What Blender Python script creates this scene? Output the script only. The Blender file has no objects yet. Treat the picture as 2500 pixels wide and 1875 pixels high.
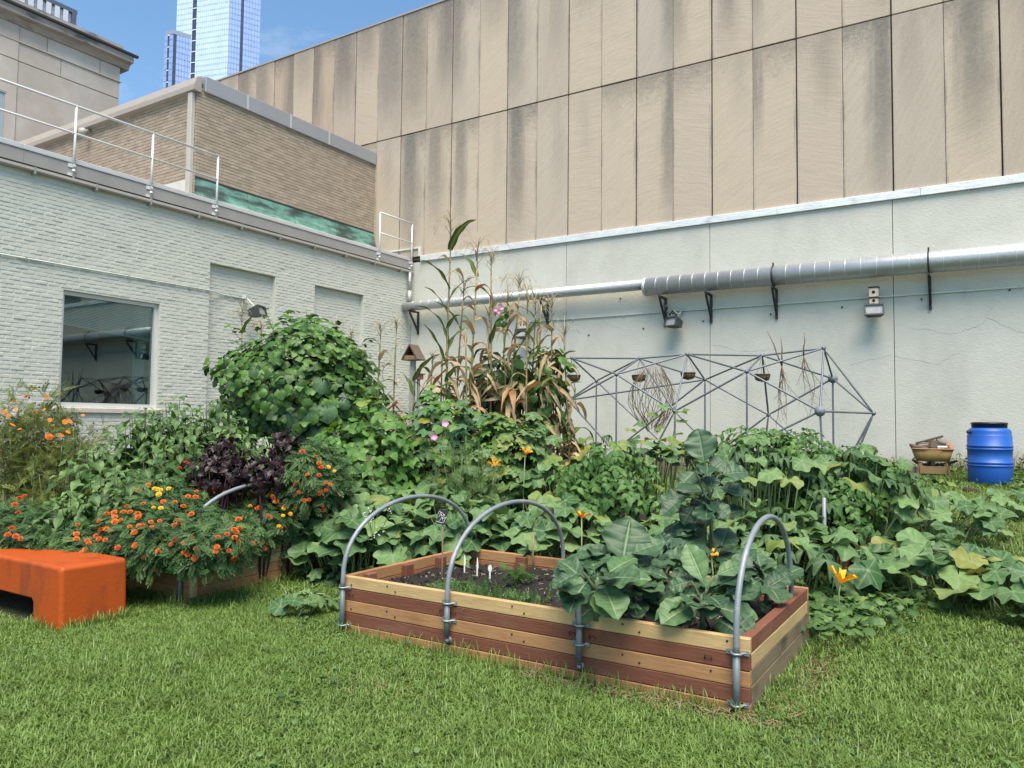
import bpy, math, random
import numpy as np
from mathutils import Vector, Matrix, Euler
random.seed(11); RNG = np.random.default_rng(11)
scene = bpy.context.scene
COL = scene.collection
R = math.radians
# ------------------------------------------------------------------ camera
EYE = np.array([0.0, 0.0, 1.5]); FPX = 1861.0          # photo pixels (2500 wide)
YAW, PITCH, ROLL = R(32.0), R(2.95), R(0.628)
fw = np.array([-math.sin(YAW)*math.cos(PITCH), math.cos(YAW)*math.cos(PITCH), math.sin(PITCH)])
rt = np.array([math.cos(YAW), math.sin(YAW), 0.0]); up = np.cross(rt, fw)
rt, up = rt*math.cos(ROLL)+up*math.sin(ROLL), -rt*math.sin(ROLL)+up*math.cos(ROLL)
cam = bpy.data.cameras.new("camera"); cam.sensor_width = 36.0; cam.lens = 36.0*FPX/2500.0
cam.clip_start = 0.05; cam.clip_end = 3000
co = bpy.data.objects.new("camera", cam); COL.objects.link(co)
co.matrix_world = Matrix(((rt[0], up[0], -fw[0], EYE[0]), (rt[1], up[1], -fw[1], EYE[1]), (rt[2], up[2], -fw[2], EYE[2]), (0, 0, 0, 1)))
scene.camera = co
# ------------------------------------------------------------------ sky, sun, exposure
SUN_EL, SUN_AZ = R(64), R(143)      # azimuth clockwise from +Y
w = bpy.data.worlds.new("World"); scene.world = w; w.use_nodes = True
nt = w.node_tree; nt.nodes.clear()
def N(t, kind, **k):
    n = t.nodes.new(kind)
    for a, b in k.items():
        if a.startswith('i_'):
            n.inputs[int(a[2:]) if a[2:].isdigit() else a[2:].replace('_', ' ')].default_value = b
        else: setattr(n, a, b)
    return n
sky = N(nt, 'ShaderNodeTexSky', sky_type='NISHITA', sun_disc=False, sun_elevation=SUN_EL, sun_rotation=SUN_AZ, altitude=50.0, air_density=1.0, dust_density=0.6, ozone_density=1.4)
tc = N(nt, 'ShaderNodeTexCoord'); mp = N(nt, 'ShaderNodeMapping'); mp.inputs['Scale'].default_value = (1.3, 1.3, 3.2)
nz = N(nt, 'ShaderNodeTexNoise', i_Scale=2.9, i_Detail=9.0, i_Roughness=0.58)
cr = N(nt, 'ShaderNodeValToRGB'); cr.color_ramp.elements[0].position = 0.56; cr.color_ramp.elements[1].position = 0.95
mx = N(nt, 'ShaderNodeMixRGB'); mx.inputs[2].default_value = (5.6, 5.7, 5.8, 1)
bg = N(nt, 'ShaderNodeBackground'); bg.inputs[1].default_value = 0.09
wo = N(nt, 'ShaderNodeOutputWorld')
L = nt.links.new
L(tc.outputs['Generated'], mp.inputs[0]); L(mp.outputs[0], nz.inputs['Vector']); L(nz.outputs[0], cr.inputs[0])
tn_ = N(nt, 'ShaderNodeMixRGB', blend_type='MULTIPLY'); tn_.inputs[0].default_value = 1.0; tn_.inputs[2].default_value = (0.97, 1.17, 1.20, 1)
L(cr.outputs[0], mx.inputs[0]); L(sky.outputs[0], tn_.inputs[1]); L(tn_.outputs[0], mx.inputs[1]); L(mx.outputs[0], bg.inputs[0]); L(bg.outputs[0], wo.inputs[0])
sun = bpy.data.lights.new("sun", 'SUN'); sun.energy = 3.5; sun.angle = R(42); sun.color = (1.0, 0.89, 0.74)
so = bpy.data.objects.new("sun", sun); COL.objects.link(so)
sd = Vector((math.sin(SUN_AZ)*math.cos(SUN_EL), math.cos(SUN_AZ)*math.cos(SUN_EL), math.sin(SUN_EL)))
so.rotation_euler = sd.to_track_quat('Z', 'Y').to_euler(); so.location = sd*40
vs = scene.view_settings; vs.view_transform = 'Standard'; vs.look = 'None'; vs.gamma = 1.0; vs.exposure = 1.06; vs.use_curve_mapping = False
scene.cycles.max_bounces = 8; scene.cycles.diffuse_bounces = 4; scene.cycles.transparent_max_bounces = 12
# ------------------------------------------------------------------ rays through photo pixels, used to measure places
def ray(x, y): return fw + rt*(x-1250)/FPX - up*(y-937.5)/FPX
def at(x, y, dep): return Vector(EYE + ray(x, y)*dep)
def onY(x, y, Y): d = ray(x, y); return Vector(EYE + d*(Y/d[1]))
def onX(x, y, X): d = ray(x, y); return Vector(EYE + d*(X/d[0]))
def hdir(a):  # horizontal direction, a degrees right of the view axis
    return Vector((math.sin(R(a)-YAW), math.cos(R(a)-YAW), 0))
def sstep(a, b, x): t = np.clip((x-a)/(b-a), 0, 1); return t*t*(3-2*t)
def ground(x, y):
    return 0.55*sstep(5.6, 12.6, np.asarray(y, float)) + 0.17*sstep(12.4, 16.0, np.asarray(y, float)) + 0.008*np.sin(np.asarray(x)*1.7+np.asarray(y)*0.9)
# ------------------------------------------------------------------ objects
def link(o): COL.objects.link(o); return o
def props(o, label=None, cat=None, group=None, kind=None):
    if label: o['label'] = label
    if cat: o['category'] = cat
    if group: o['group'] = group
    if kind: o['kind'] = kind
    return o
def thing(name, label, cat, loc=(0, 0, 0), group=None):
    o = link(bpy.data.objects.new(name, None)); o.location = loc; o.empty_display_size = .1
    return props(o, label, cat, group)
class MB:
    def __init__(s): s.v = []; s.f = []; s.mi = []; s.cur = 0; s.sm = []; s.smooth = False
    def add(s, vs, fs):
        b = len(s.v); s.v += [tuple(v) for v in vs]
        for f in fs: s.f.append(tuple(i+b for i in f)); s.mi.append(s.cur); s.sm.append(s.smooth)
        return s
    def box(s, a, b, ch=0.0, jit=0.0):
        x0, y0, z0 = a; x1, y1, z1 = b
        if ch <= 0:
            vs = [(x0,y0,z0),(x1,y0,z0),(x1,y1,z0),(x0,y1,z0),(x0,y0,z1),(x1,y0,z1),(x1,y1,z1),(x0,y1,z1)]
            return s.add(vs, [(0,3,2,1),(4,5,6,7),(0,1,5,4),(1,2,6,5),(2,3,7,6),(3,0,4,7)])
        c = (Vector(a)+Vector(b))/2; return s.obox(c, (x1-x0, y1-y0, z1-z0), None, ch)
    def obox(s, c, size, rot=None, ch=0.0):
        hx, hy, hz = size[0]/2, size[1]/2, size[2]/2; c = Vector(c)
        M = rot if rot is not None else Matrix.Identity(3)
        if ch <= 0:
            vs = [c+M@Vector((x*hx, y*hy, z*hz)) for z in (-1,1) for x, y in ((-1,-1),(1,-1),(1,1),(-1,1))]
            return s.add(vs, [(0,3,2,1),(4,5,6,7),(0,1,5,4),(1,2,6,5),(2,3,7,6),(3,0,4,7)])
        vs = []; idx = {}
        for ax in range(3):
            for sx in (-1,1):
                for sy in (-1,1):
                    for sz in (-1,1):
                        p = [sx*hx, sy*hy, sz*hz]; sg = [sx, sy, sz]
                        for k in range(3):
                            if k != ax: p[k] -= sg[k]*ch
                        idx[(ax,sx,sy,sz)] = len(vs); vs.append(c+M@Vector(p))
        F = []
        for ax in range(3):
            for sg in (-1,1):
                o = [(-1,-1),(1,-1),(1,1),(-1,1)]
                q = []
                for a, b in o:
                    t = [0,0,0]; t[ax] = sg; t[(ax+1)%3] = a; t[(ax+2)%3] = b; q.append(idx[(ax,*t)])
                F.append(q if sg > 0 else q[::-1])
        for a1 in range(3):
            a2 = (a1+1)%3; a3 = (a1+2)%3
            for s1 in (-1,1):
                for s2 in (-1,1):
                    q = []
                    for (ax, s3) in ((a1,-1),(a1,1),(a2,1),(a2,-1)):
                        t = [0,0,0]; t[a1] = s1; t[a2] = s2; t[a3] = s3; q.append(idx[(ax,*t)])
                    F.append(q if s1*s2 < 0 else q[::-1])
        for sx in (-1,1):
            for sy in (-1,1):
                for sz in (-1,1):
                    q = [idx[(0,sx,sy,sz)], idx[(1,sx,sy,sz)], idx[(2,sx,sy,sz)]]
                    F.append(q if sx*sy*sz > 0 else q[::-1])
        return s.add(vs, F)
    def tube(s, pts, r, n=8, cap=True):
        pts = [Vector(p) for p in pts]; m = len(pts)
        rs = r if isinstance(r, (list, tuple)) else [r]*m
        vs = []; prev = None
        for i, p in enumerate(pts):
            d = (pts[min(i+1, m-1)]-pts[max(i-1, 0)])
            if d.length < 1e-9: d = Vector((0,0,1))
            d.normalize()
            if prev is None: a = d.orthogonal().normalized()
            else:
                a = prev-d*prev.dot(d)
                a = a.normalized() if a.length > 1e-6 else d.orthogonal().normalized()
            prev = a; b = d.cross(a)
            for k in range(n):
                t = 2*math.pi*k/n; vs.append(p+(a*math.cos(t)+b*math.sin(t))*rs[i])
        F = [(i*n+k, i*n+(k+1)%n, (i+1)*n+(k+1)%n, (i+1)*n+k) for i in range(m-1) for k in range(n)]
        if cap: F += [tuple(range(n))[::-1], tuple((m-1)*n+k for k in range(n))]
        sm = s.smooth; s.smooth = True; s.add(vs, F); s.smooth = sm; return s
    def lathe(s, prof, c, n=24, axis=None):
        c = Vector(c); q = Vector(axis).to_track_quat('Z', 'Y').to_matrix() if axis is not None else Matrix.Identity(3)
        vs = [c+q@Vector((r*math.cos(2*math.pi*k/n), r*math.sin(2*math.pi*k/n), z)) for r, z in prof for k in range(n)]
        m = len(prof)
        F = [(i*n+k, i*n+(k+1)%n, (i+1)*n+(k+1)%n, (i+1)*n+k) for i in range(m-1) for k in range(n)]
        sm = s.smooth; s.smooth = True; s.add(vs, F); s.smooth = sm; return s
    def prism(s, poly, p0, ax_u, ax_v, ax_w, depth):
        p0, u, v, w_ = Vector(p0), Vector(ax_u), Vector(ax_v), Vector(ax_w)
        n = len(poly); vs = [p0+u*a+v*b for a, b in poly]+[p0+u*a+v*b+w_*depth for a, b in poly]
        F = [tuple(range(n))[::-1], tuple(range(n, 2*n))]+[(i, (i+1)%n, n+(i+1)%n, n+i) for i in range(n)]
        return s.add(vs, F)
    def mesh(s, name, mats):
        me = bpy.data.meshes.new(name); me.from_pydata(s.v, [], s.f)
        for m in (mats if isinstance(mats, (list, tuple)) else [mats]): me.materials.append(m)
        me.polygons.foreach_set('use_smooth', s.sm)
        if any(s.mi): me.polygons.foreach_set('material_index', s.mi)
        me.update(); return me
    def build(s, name, mats, parent=None, **kw):
        return put(s.mesh(name, mats), name, parent, **kw)
def world_loc(o):
    v = Vector((0,0,0))
    while o is not None: v += o.location; o = o.parent
    return v
def put(me, name, parent=None, M=None, label=None, cat=None, group=None, kind=None):
    """link a mesh; vertices (or M) are in world coordinates even when parented"""
    o = link(bpy.data.objects.new(name, me)); o.parent = parent
    off = -world_loc(parent) if parent is not None else Vector((0,0,0))
    if M is None: o.location = off
    else: o.matrix_basis = Matrix.Translation(off) @ M
    return props(o, label, cat, group, kind)
# ------------------------------------------------------------------ materials
def mat(name, base, rough=0.7, metal=0.0, var=0.0, vscale=3.0, var2=None, v2=(0.45, 0.6), v2scale=1.0, v2stretch=(1,1,1), bump=0.0, bscale=40.0, bstretch=(1,1,1), spec=0.4, objvar=0.0, coat=0.0):
    m = bpy.data.materials.new(name); m.use_nodes = True; t = m.node_tree; b = t.nodes['Principled BSDF']; l = t.links.new
    b.inputs['Roughness'].default_value = rough; b.inputs['Metallic'].default_value = metal; b.inputs['Specular IOR Level'].default_value = spec
    if coat: b.inputs['Coat Weight'].default_value = coat
    c4 = (*base, 1); tcn = N(t, 'ShaderNodeTexCoord'); src = None
    rgb = N(t, 'ShaderNodeRGB'); rgb.outputs[0].default_value = c4; src = rgb.outputs[0]
    if var2 is not None:
        mpn = N(t, 'ShaderNodeMapping'); mpn.inputs['Scale'].default_value = v2stretch
        n2 = N(t, 'ShaderNodeTexNoise', i_Scale=v2scale, i_Detail=7.0, i_Roughness=0.62); r2 = N(t, 'ShaderNodeMapRange'); r2.interpolation_type = 'SMOOTHSTEP'
        r2.inputs[1].default_value, r2.inputs[2].default_value = v2; mxn = N(t, 'ShaderNodeMixRGB'); mxn.inputs[2].default_value = (*var2, 1)
        l(tcn.outputs['Object'], mpn.inputs[0]); l(mpn.outputs[0], n2.inputs['Vector']); l(n2.outputs[0], r2.inputs[0]); l(r2.outputs[0], mxn.inputs[0]); l(src, mxn.inputs[1]); src = mxn.outputs[0]
    if var or objvar:
        hs = N(t, 'ShaderNodeHueSaturation'); l(src, hs.inputs['Color']); val = None
        if var:
            n1 = N(t, 'ShaderNodeTexNoise', i_Scale=vscale, i_Detail=8.0, i_Roughness=0.65); mr = N(t, 'ShaderNodeMapRange')
            mr.inputs[1].default_value, mr.inputs[2].default_value, mr.inputs[3].default_value, mr.inputs[4].default_value = 0.25, 0.75, 1-var, 1+var
            l(tcn.outputs['Object'], n1.inputs['Vector']); l(n1.outputs[0], mr.inputs[0]); val = mr.outputs[0]
        if objvar:
            oi = N(t, 'ShaderNodeObjectInfo'); mr2 = N(t, 'ShaderNodeMapRange'); mr2.inputs[3].default_value, mr2.inputs[4].default_value = 1-objvar, 1+objvar
            l(oi.outputs['Random'], mr2.inputs[0])
            if val is not None:
                mu = N(t, 'ShaderNodeMath', operation='MULTIPLY'); l(val, mu.inputs[0]); l(mr2.outputs[0], mu.inputs[1]); val = mu.outputs[0]
            else: val = mr2.outputs[0]
        l(val, hs.inputs['Value']); src = hs.outputs[0]
    l(src, b.inputs['Base Color'])
    if bump:
        mpn = N(t, 'ShaderNodeMapping'); mpn.inputs['Scale'].default_value = bstretch
        nb = N(t, 'ShaderNodeTexNoise', i_Scale=bscale, i_Detail=6.0, i_Roughness=0.6); bp = N(t, 'ShaderNodeBump'); bp.inputs['Strength'].default_value = bump; bp.inputs['Distance'].default_value = 0.02
        l(tcn.outputs['Object'], mpn.inputs[0]); l(mpn.outputs[0], nb.inputs['Vector']); l(nb.outputs[0], bp.inputs['Height']); l(bp.outputs[0], b.inputs['Normal'])
    return m
def leafmat(name, dark, light, vein, rough=0.55, trans=0.22, dry=None, spot=0.0, objrand=True):
    m = bpy.data.materials.new(name); m.use_nodes = True; t = m.node_tree; l = t.links.new; b = t.nodes['Principled BSDF']; out = t.nodes['Material Output']
    b.inputs['Roughness'].default_value = rough; b.inputs['Specular IOR Level'].default_value = 0.35
    a = N(t, 'ShaderNodeAttribute', attribute_name='tint'); oi = N(t, 'ShaderNodeObjectInfo'); ad = N(t, 'ShaderNodeMath', operation='ADD'); fr = N(t, 'ShaderNodeMath', operation='FRACT')
    l(a.outputs['Fac'], ad.inputs[0]); ad.inputs[1].default_value = 0.0
    if objrand: l(oi.outputs['Random'], ad.inputs[1]); l(ad.outputs[0], fr.inputs[0])
    rp = N(t, 'ShaderNodeValToRGB'); e = rp.color_ramp.elements; e[0].color = (*dark, 1); e[1].color = (*light, 1); e[1].position = 0.88 if dry else 1.0
    if dry: x = e.new(0.97); x.color = (*dry, 1)
    l(fr.outputs[0], rp.inputs[0])
    tcn = N(t, 'ShaderNodeTexCoord'); nn = N(t, 'ShaderNodeTexNoise', i_Scale=7.0, i_Detail=5.0); mr = N(t, 'ShaderNodeMapRange'); mr.inputs[1].default_value, mr.inputs[2].default_value, mr.inputs[3].default_value, mr.inputs[4].default_value = 0.25, 0.75, 0.78, 1.22
    l(tcn.outputs['Object'], nn.inputs['Vector']); l(nn.outputs[0], mr.inputs[0]); hs = N(t, 'ShaderNodeHueSaturation'); l(mr.outputs[0], hs.inputs['Value']); l(rp.outputs[0], hs.inputs['Color'])
    av = N(t, 'ShaderNodeAttribute', attribute_name='vein'); mv = N(t, 'ShaderNodeMixRGB'); mv.inputs[2].default_value = (*vein, 1)
    l(av.outputs['Fac'], mv.inputs[0]); l(hs.outputs[0], mv.inputs[1]); src = mv.outputs[0]
    if spot:
        n3 = N(t, 'ShaderNodeTexNoise', i_Scale=11.0, i_Detail=7.0, i_Roughness=0.7); m3 = N(t, 'ShaderNodeMapRange'); m3.interpolation_type = 'SMOOTHSTEP'; m3.inputs[1].default_value, m3.inputs[2].default_value, m3.inputs[4].default_value = 0.52, 0.72, spot
        av3 = N(t, 'ShaderNodeVectorMath', operation='ADD'); l(tcn.outputs['Object'], av3.inputs[0]); l(oi.outputs['Random'], av3.inputs[1]); l(av3.outputs[0], n3.inputs['Vector']); mx3 = N(t, 'ShaderNodeMixRGB'); mx3.inputs[2].default_value = (.26, .32, .22, 1)
        l(n3.outputs[0], m3.inputs[0]); l(m3.outputs[0], mx3.inputs[0]); l(src, mx3.inputs[1]); src = mx3.outputs[0]
    l(src, b.inputs['Base Color'])
    if trans:
        tr = N(t, 'ShaderNodeBsdfTranslucent'); ms = N(t, 'ShaderNodeMixShader'); ms.inputs[0].default_value = trans
        h2 = N(t, 'ShaderNodeHueSaturation'); h2.inputs['Hue'].default_value = 0.475; h2.inputs['Saturation'].default_value = 1.15; h2.inputs['Value'].default_value = 1.3
        l(src, h2.inputs['Color']); l(h2.outputs[0], tr.inputs['Color']); l(b.outputs[0], ms.inputs[1]); l(tr.outputs[0], ms.inputs[2]); l(ms.outputs[0], out.inputs[0])
    return m
# ================================================================== SETTING
M_ground = mat('ground_soil', (0.045, 0.052, 0.022), 0.95, var=0.4, vscale=6, var2=(0.075, 0.056, 0.034), v2=(0.5, 0.62), v2scale=1.6, bump=0.6, bscale=30)
gx = np.concatenate([np.linspace(-60, -10, 12), np.arange(-9.5, 6.1, 0.4), np.linspace(8, 60, 10)]); gy = np.concatenate([np.linspace(-40, 0, 8), np.arange(0.5, 16.3, 0.4), np.linspace(17, 60, 6)])
XX, YY = np.meshgrid(gx, gy); ZZ = ground(XX, YY); ng, mg = XX.shape
g = MB(); g.smooth = True
g.add(np.stack([XX, YY, ZZ], -1).reshape(-1, 3), [(i*mg+j, i*mg+j+1, (i+1)*mg+j+1, (i+1)*mg+j) for i in range(ng-1) for j in range(mg-1)])
g.build('ground', M_ground, kind='structure')

# ---------------------------------------------------------------- limestone building and its painted base, face on Y = 16
WY = 16.0
M_lime = bpy.data.materials.new('limestone_panel'); M_lime.use_nodes = True
def build_lime(m):
    t = m.node_tree; l = t.links.new; b = t.nodes['Principled BSDF']; b.inputs['Roughness'].default_value = 0.9; b.inputs['Specular IOR Level'].default_value = 0.2
    tcn = N(t, 'ShaderNodeTexCoord'); oi = N(t, 'ShaderNodeObjectInfo'); sep = N(t, 'ShaderNodeSeparateColor'); l(oi.outputs['Color'], sep.inputs[0])
    rp = N(t, 'ShaderNodeValToRGB'); e = rp.color_ramp.elements
    e[0].color = (0.48, 0.40, 0.32, 1); e[1].color = (0.435, 0.35, 0.27, 1); x = e.new(0.5); x.color = (0.50, 0.42, 0.325, 1); x = e.new(0.75); x.color = (0.45, 0.39, 0.325, 1)
    l(oi.outputs['Random'], rp.inputs[0])
    # bedding veins, at an angle that differs from slab to slab
    comb = N(t, 'ShaderNodeCombineXYZ'); ma = N(t, 'ShaderNodeMath', operation='MULTIPLY_ADD'); ma.inputs[1].default_value = 1.9; ma.inputs[2].default_value = -0.4
    l(oi.outputs['Random'], ma.inputs[0]); l(ma.outputs[0], comb.inputs[1])
    vr = N(t, 'ShaderNodeMapping'); vr.inputs['Scale'].default_value = (1, 1, 1); l(tcn.outputs['Object'], vr.inputs[0]); l(comb.outputs[0], vr.inputs['Rotation'])
    st = N(t, 'ShaderNodeMapping'); st.inputs['Scale'].default_value = (1.2, 1.0, 12.0); l(vr.outputs[0], st.inputs[0])
    nv = N(t, 'ShaderNodeTexNoise', i_Scale=1.3, i_Detail=9.0, i_Roughness=0.68, i_Distortion=0.9); l(st.outputs[0], nv.inputs['Vector'])
    m1 = N(t, 'ShaderNodeMapRange'); m1.inputs[1].default_value, m1.inputs[2].default_value, m1.inputs[3].default_value, m1.inputs[4].default_value = 0.3, 0.7, 0.93, 1.08; l(nv.outputs[0], m1.inputs[0])
    nf = N(t, 'ShaderNodeTexNoise', i_Scale=34.0, i_Detail=6.0, i_Roughness=0.7); l(tcn.outputs['Object'], nf.inputs['Vector'])
    m2 = N(t, 'ShaderNodeMapRange'); m2.inputs[1].default_value, m2.inputs[2].default_value, m2.inputs[3].default_value, m2.inputs[4].default_value = 0.3, 0.7, 0.90, 1.1; l(nf.outputs[0], m2.inputs[0])
    mm = N(t, 'ShaderNodeMath', operation='MULTIPLY'); l(m1.outputs[0], mm.inputs[0]); l(m2.outputs[0], mm.inputs[1])
    hs = N(t, 'ShaderNodeHueSaturation'); l(rp.outputs[0], hs.inputs['Color']); l(mm.outputs[0], hs.inputs['Value'])
    # run-off stains: strength R, place across G, width B (custom per slab), fading downwards over A
    sg = N(t, 'ShaderNodeSeparateXYZ'); l(tcn.outputs['Generated'], sg.inputs[0])
    sm = N(t, 'ShaderNodeMapping'); sm.inputs['Scale'].default_value = (5.0, 1, 0.9); l(tcn.outputs['Object'], sm.inputs[0])
    ns = N(t, 'ShaderNodeTexNoise', i_Scale=1.0, i_Detail=8.0, i_Roughness=0.66); l(sm.outputs[0], ns.inputs['Vector'])
    def MT(op, a, bb, c=None):
        n = N(t, 'ShaderNodeMath', operation=op)
        for i, q in enumerate((a, bb, c)):
            if q is None: continue
            if isinstance(q, (int, float)): n.inputs[i].default_value = q
            else: l(q, n.inputs[i])
        return n.outputs[0]
    d = MT('ABSOLUTE', MT('SUBTRACT', sg.outputs['X'], sep.outputs['Green']), 0)
    d = MT('ADD', d, MT('MULTIPLY', MT('SUBTRACT', ns.outputs[0], 0.5), 0.75))
    mr = N(t, 'ShaderNodeMapRange'); mr.interpolation_type = 'SMOOTHSTEP'; mr.inputs[3].default_value, mr.inputs[4].default_value = 1, 0
    l(d, mr.inputs[0]); l(MT('MULTIPLY', sep.outputs['Blue'], 0.12), mr.inputs[1]); l(MT('MULTIPLY_ADD', sep.outputs['Blue'], 1.15, 0.12), mr.inputs[2])
    fall = N(t, 'ShaderNodeMapRange'); fall.interpolation_type = 'SMOOTHSTEP'; inv = MT('SUBTRACT', 1.0, oi.outputs['Alpha'])
    l(MT('ADD', sg.outputs['Z'], MT('MULTIPLY', MT('SUBTRACT', ns.outputs[0], 0.5), 0.5)), fall.inputs[0]); l(MT('SUBTRACT', inv, 0.25), fall.inputs[1]); l(MT('ADD', inv, 0.3), fall.inputs[2])
    nn2 = N(t, 'ShaderNodeTexNoise', i_Scale=7.0, i_Detail=8.0, i_Roughness=0.75, i_Distortion=1.5); l(vr.outputs[0], nn2.inputs['Vector'])
    m3 = N(t, 'ShaderNodeMapRange'); m3.inputs[1].default_value, m3.inputs[2].default_value, m3.inputs[3].default_value, m3.inputs[4].default_value = 0.3, 0.66, 0.62, 1.0; l(nn2.outputs[0], m3.inputs[0])
    msk = MT('MULTIPLY', MT('MULTIPLY', MT('MULTIPLY', mr.outputs[0], fall.outputs[0]), sep.outputs['Red']), m3.outputs[0])
    edg = MT('SUBTRACT', 0.5, MT('ABSOLUTE', MT('SUBTRACT', sg.outputs['X'], 0.5), 0)); em = N(t, 'ShaderNodeMapRange'); em.interpolation_type = 'SMOOTHSTEP'; l(MT('ADD', edg, MT('MULTIPLY', MT('SUBTRACT', ns.outputs[0], 0.42), 0.5)), em.inputs[0]); em.inputs[1].default_value = 0.0; em.inputs[2].default_value = 0.11; em.inputs[3].default_value = 1.0; em.inputs[4].default_value = 0.0
    msk = MT('MAXIMUM', MT('MULTIPLY', msk, MT('MULTIPLY_ADD', sg.outputs['Z'], 0.55, 0.5)), MT('MULTIPLY', em.outputs[0], MT('MULTIPLY', sep.outputs['Red'], 0.6)))
    wash = N(t, 'ShaderNodeMapRange'); wash.interpolation_type = 'SMOOTHSTEP'; l(MT('ADD', sg.outputs['Z'], MT('MULTIPLY', MT('SUBTRACT', nn2.outputs[0], 0.5), 0.55)), wash.inputs[0]); wash.inputs[1].default_value = 0.74; wash.inputs[2].default_value = 1.08
    msk = MT('MAXIMUM', MT('MULTIPLY', msk, 0.9), MT('MULTIPLY', wash.outputs[0], MT('MULTIPLY', sep.outputs['Red'], 0.72)))
    mxs = N(t, 'ShaderNodeMixRGB'); mxs.inputs[2].default_value = (0.125, 0.122, 0.115, 1); l(msk, mxs.inputs[0]); l(hs.outputs[0], mxs.inputs[1])
    l(mxs.outputs[0], b.inputs['Base Color'])
    bp = N(t, 'ShaderNodeBump'); bp.inputs['Strength'].default_value = 0.25; bp.inputs['Distance'].default_value = 0.02; l(nv.outputs[0], bp.inputs['Height']); l(bp.outputs[0], b.inputs['Normal'])
build_lime(M_lime)
M_joint = mat('joint_dark', (0.07, 0.06, 0.05), 0.95)
M_paint_r = mat('sage_painted_plaster', (0.535, 0.535, 0.475), 0.62, var=0.07, vscale=1.6, var2=(0.475, 0.475, 0.425), v2=(0.46, 0.72), v2scale=1.1, v2stretch=(1, 1, 0.45), bump=0.3, bscale=22, bstretch=(1, 1, 1.8), spec=0.3)
M_flash = mat('flashing_metal', (0.78, 0.78, 0.77), 0.42, metal=0.35, var=0.16, vscale=2.2, var2=(0.5, 0.5, 0.5), v2=(0.55, 0.7), v2scale=1.5, bump=0.5, bscale=5, bstretch=(1, 1, 3))
LB = thing('limestone_building', 'tall tan limestone slab building with dark run-off stains above a pale green painted base', 'building', (-6, WY, 0.6))
b = MB(); b.box((-34, WY+0.03, 5.9), (14, WY+9, 12.86)); b.box((-34, WY+0.09, -0.3), (14, WY+9, 5.9)); b.build('wall', M_joint, LB)
P0, PW = -10.21, 0.8755
stU = {0: (.9, .15, .55, .95), -1: (.55, .5, .8, .35), -2: (.9, .1, .4, .8), -3: (.95, .8, .5, .7), -4: (.95, .45, .9, .95), -5: (.9, .5, .9, .85), -6: (.75, .4, .7, .35), -7: (.95, .45, .8, .6), -8: (.95, .08, .4, .8), -9: (.6, .5, .8, .35), -10: (.95, .9, .45, .85), -11: (.8, .3, .7, .6), -12: (.9, .3, .7, .7),
       1: (.45, .6, .3, .7), 2: (.55, .5, .6, .42), 3: (.3, .2, .5, .5), 4: (1, .95, .28, .95), 5: (.9, .1, .25, .9), 6: (1, .4, .28, .88), 7: (.8, .05, .16, .95), 8: (.3, .6, .4, .5), 9: (.95, .85, .5, .9), 10: (.3, .5, .3, .6), 11: (.9, .5, .6, .9), 12: (.4, .4, .4, .6)}
stL = {0: (1, .3, .36, .9), -1: (.25, .7, .2, .5), -2: (.85, .35, .25, .8), -3: (.8, .4, .4, .75), -4: (1, .4, .45, .95), -5: (.3, .5, .3, .5), 1: (.3, .7, .2, .7), 2: (.2, .5, .2, .5), 3: (.8, .35, .3, .13), 4: (.95, .93, .25, .98), 5: (.8, .15, .3, .13), 6: (.35, .7, .25, .3), 7: (.8, .05, .15, .55), 8: (.5, .65, .35, .4), 9: (1, .82, .32, 1.0), 10: (.3, .4, .3, .5), 11: (.95, .55, .42, .75), 12: (.4, .6, .3, .7)}
def slab(x0, x1, z0, z1, st, name='stone_panel'):
    m = MB(); pr = random.uniform(-.006, .006); cx = (x0+x1)/2
    m.box((x0-cx, -0.03+pr, z0-z0), (x1-cx, 0.028, z1-z0), ch=0.006)
    o = m.build(name, M_lime, None); o.parent = LB; o.location = Vector((cx, WY, z0))-LB.location; o.color = st; return o
for k in range(-14, 15):
    x0 = P0+PW*k; g0 = 0.014 if k % 2 == 0 else 0.004; g1 = 0.014 if k % 2 else 0.004
    dv = lambda d: d.get(k, (random.uniform(.3, .8), random.random(), random.uniform(.2, .5), random.uniform(.3, .8)))
    slab(x0+g0, x0+PW-g1, 9.455, 12.88+random.uniform(-.01, .01), dv(stU))
    if k >= -6: slab(x0+g0, x0+PW-g1, 5.99, 9.425, dv(stL))
b = MB(); b.box((-34, WY-0.05, 12.882), (14, WY+0.6, 12.93)); b.build('parapet_cap', mat('cap_lead', (0.33, 0.32, 0.30), 0.6), LB)
fl = [-12.92, -9.6, -6.55, -3.6, -1.0, 1.4, 5, 14]
for i in range(len(fl)-1):
    b = MB(); b.box((fl[i], WY-0.075, 5.835), (fl[i+1]-0.004, WY+0.02, 5.985), ch=0.006); b.build('flashing', M_flash, LB)
b = MB(); b.box((-13.0, WY-0.06, 5.985), (-12.93, WY+0.01, 6.2)); b.box((-14.6, WY-0.06, 6.2), (-12.93, WY+0.01, 6.235)); b.build('stepped_flashing', M_flash, LB)
pj = [-13.25, -11.96, -8.49, -5.01, -1.48, 2.03, 5.5, 14]
for i in range(len(pj)-1):
    b = MB(); b.box((pj[i]+0.006, WY-0.02, -0.2), (pj[i+1]-0.006, WY+0.08, 5.83)); b.build('painted_panel', M_paint_r, LB)
b = MB()     # anchor stubs left in the wall
for x, y in ((1515, 729), (1438, 818), (1571, 802), (1717, 784), (1882, 767), (2056, 750), (2250, 731), (2465, 708), (1880, 665)):
    p = onY(x, y, WY-0.02); b.lathe([(0.0, -0.0), (0.018, 0.0), (0.018, 0.02), (0, 0.02)], p, 8, (0, -1, 0))
b.build('anchor_bolts', M_joint, LB)
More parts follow.
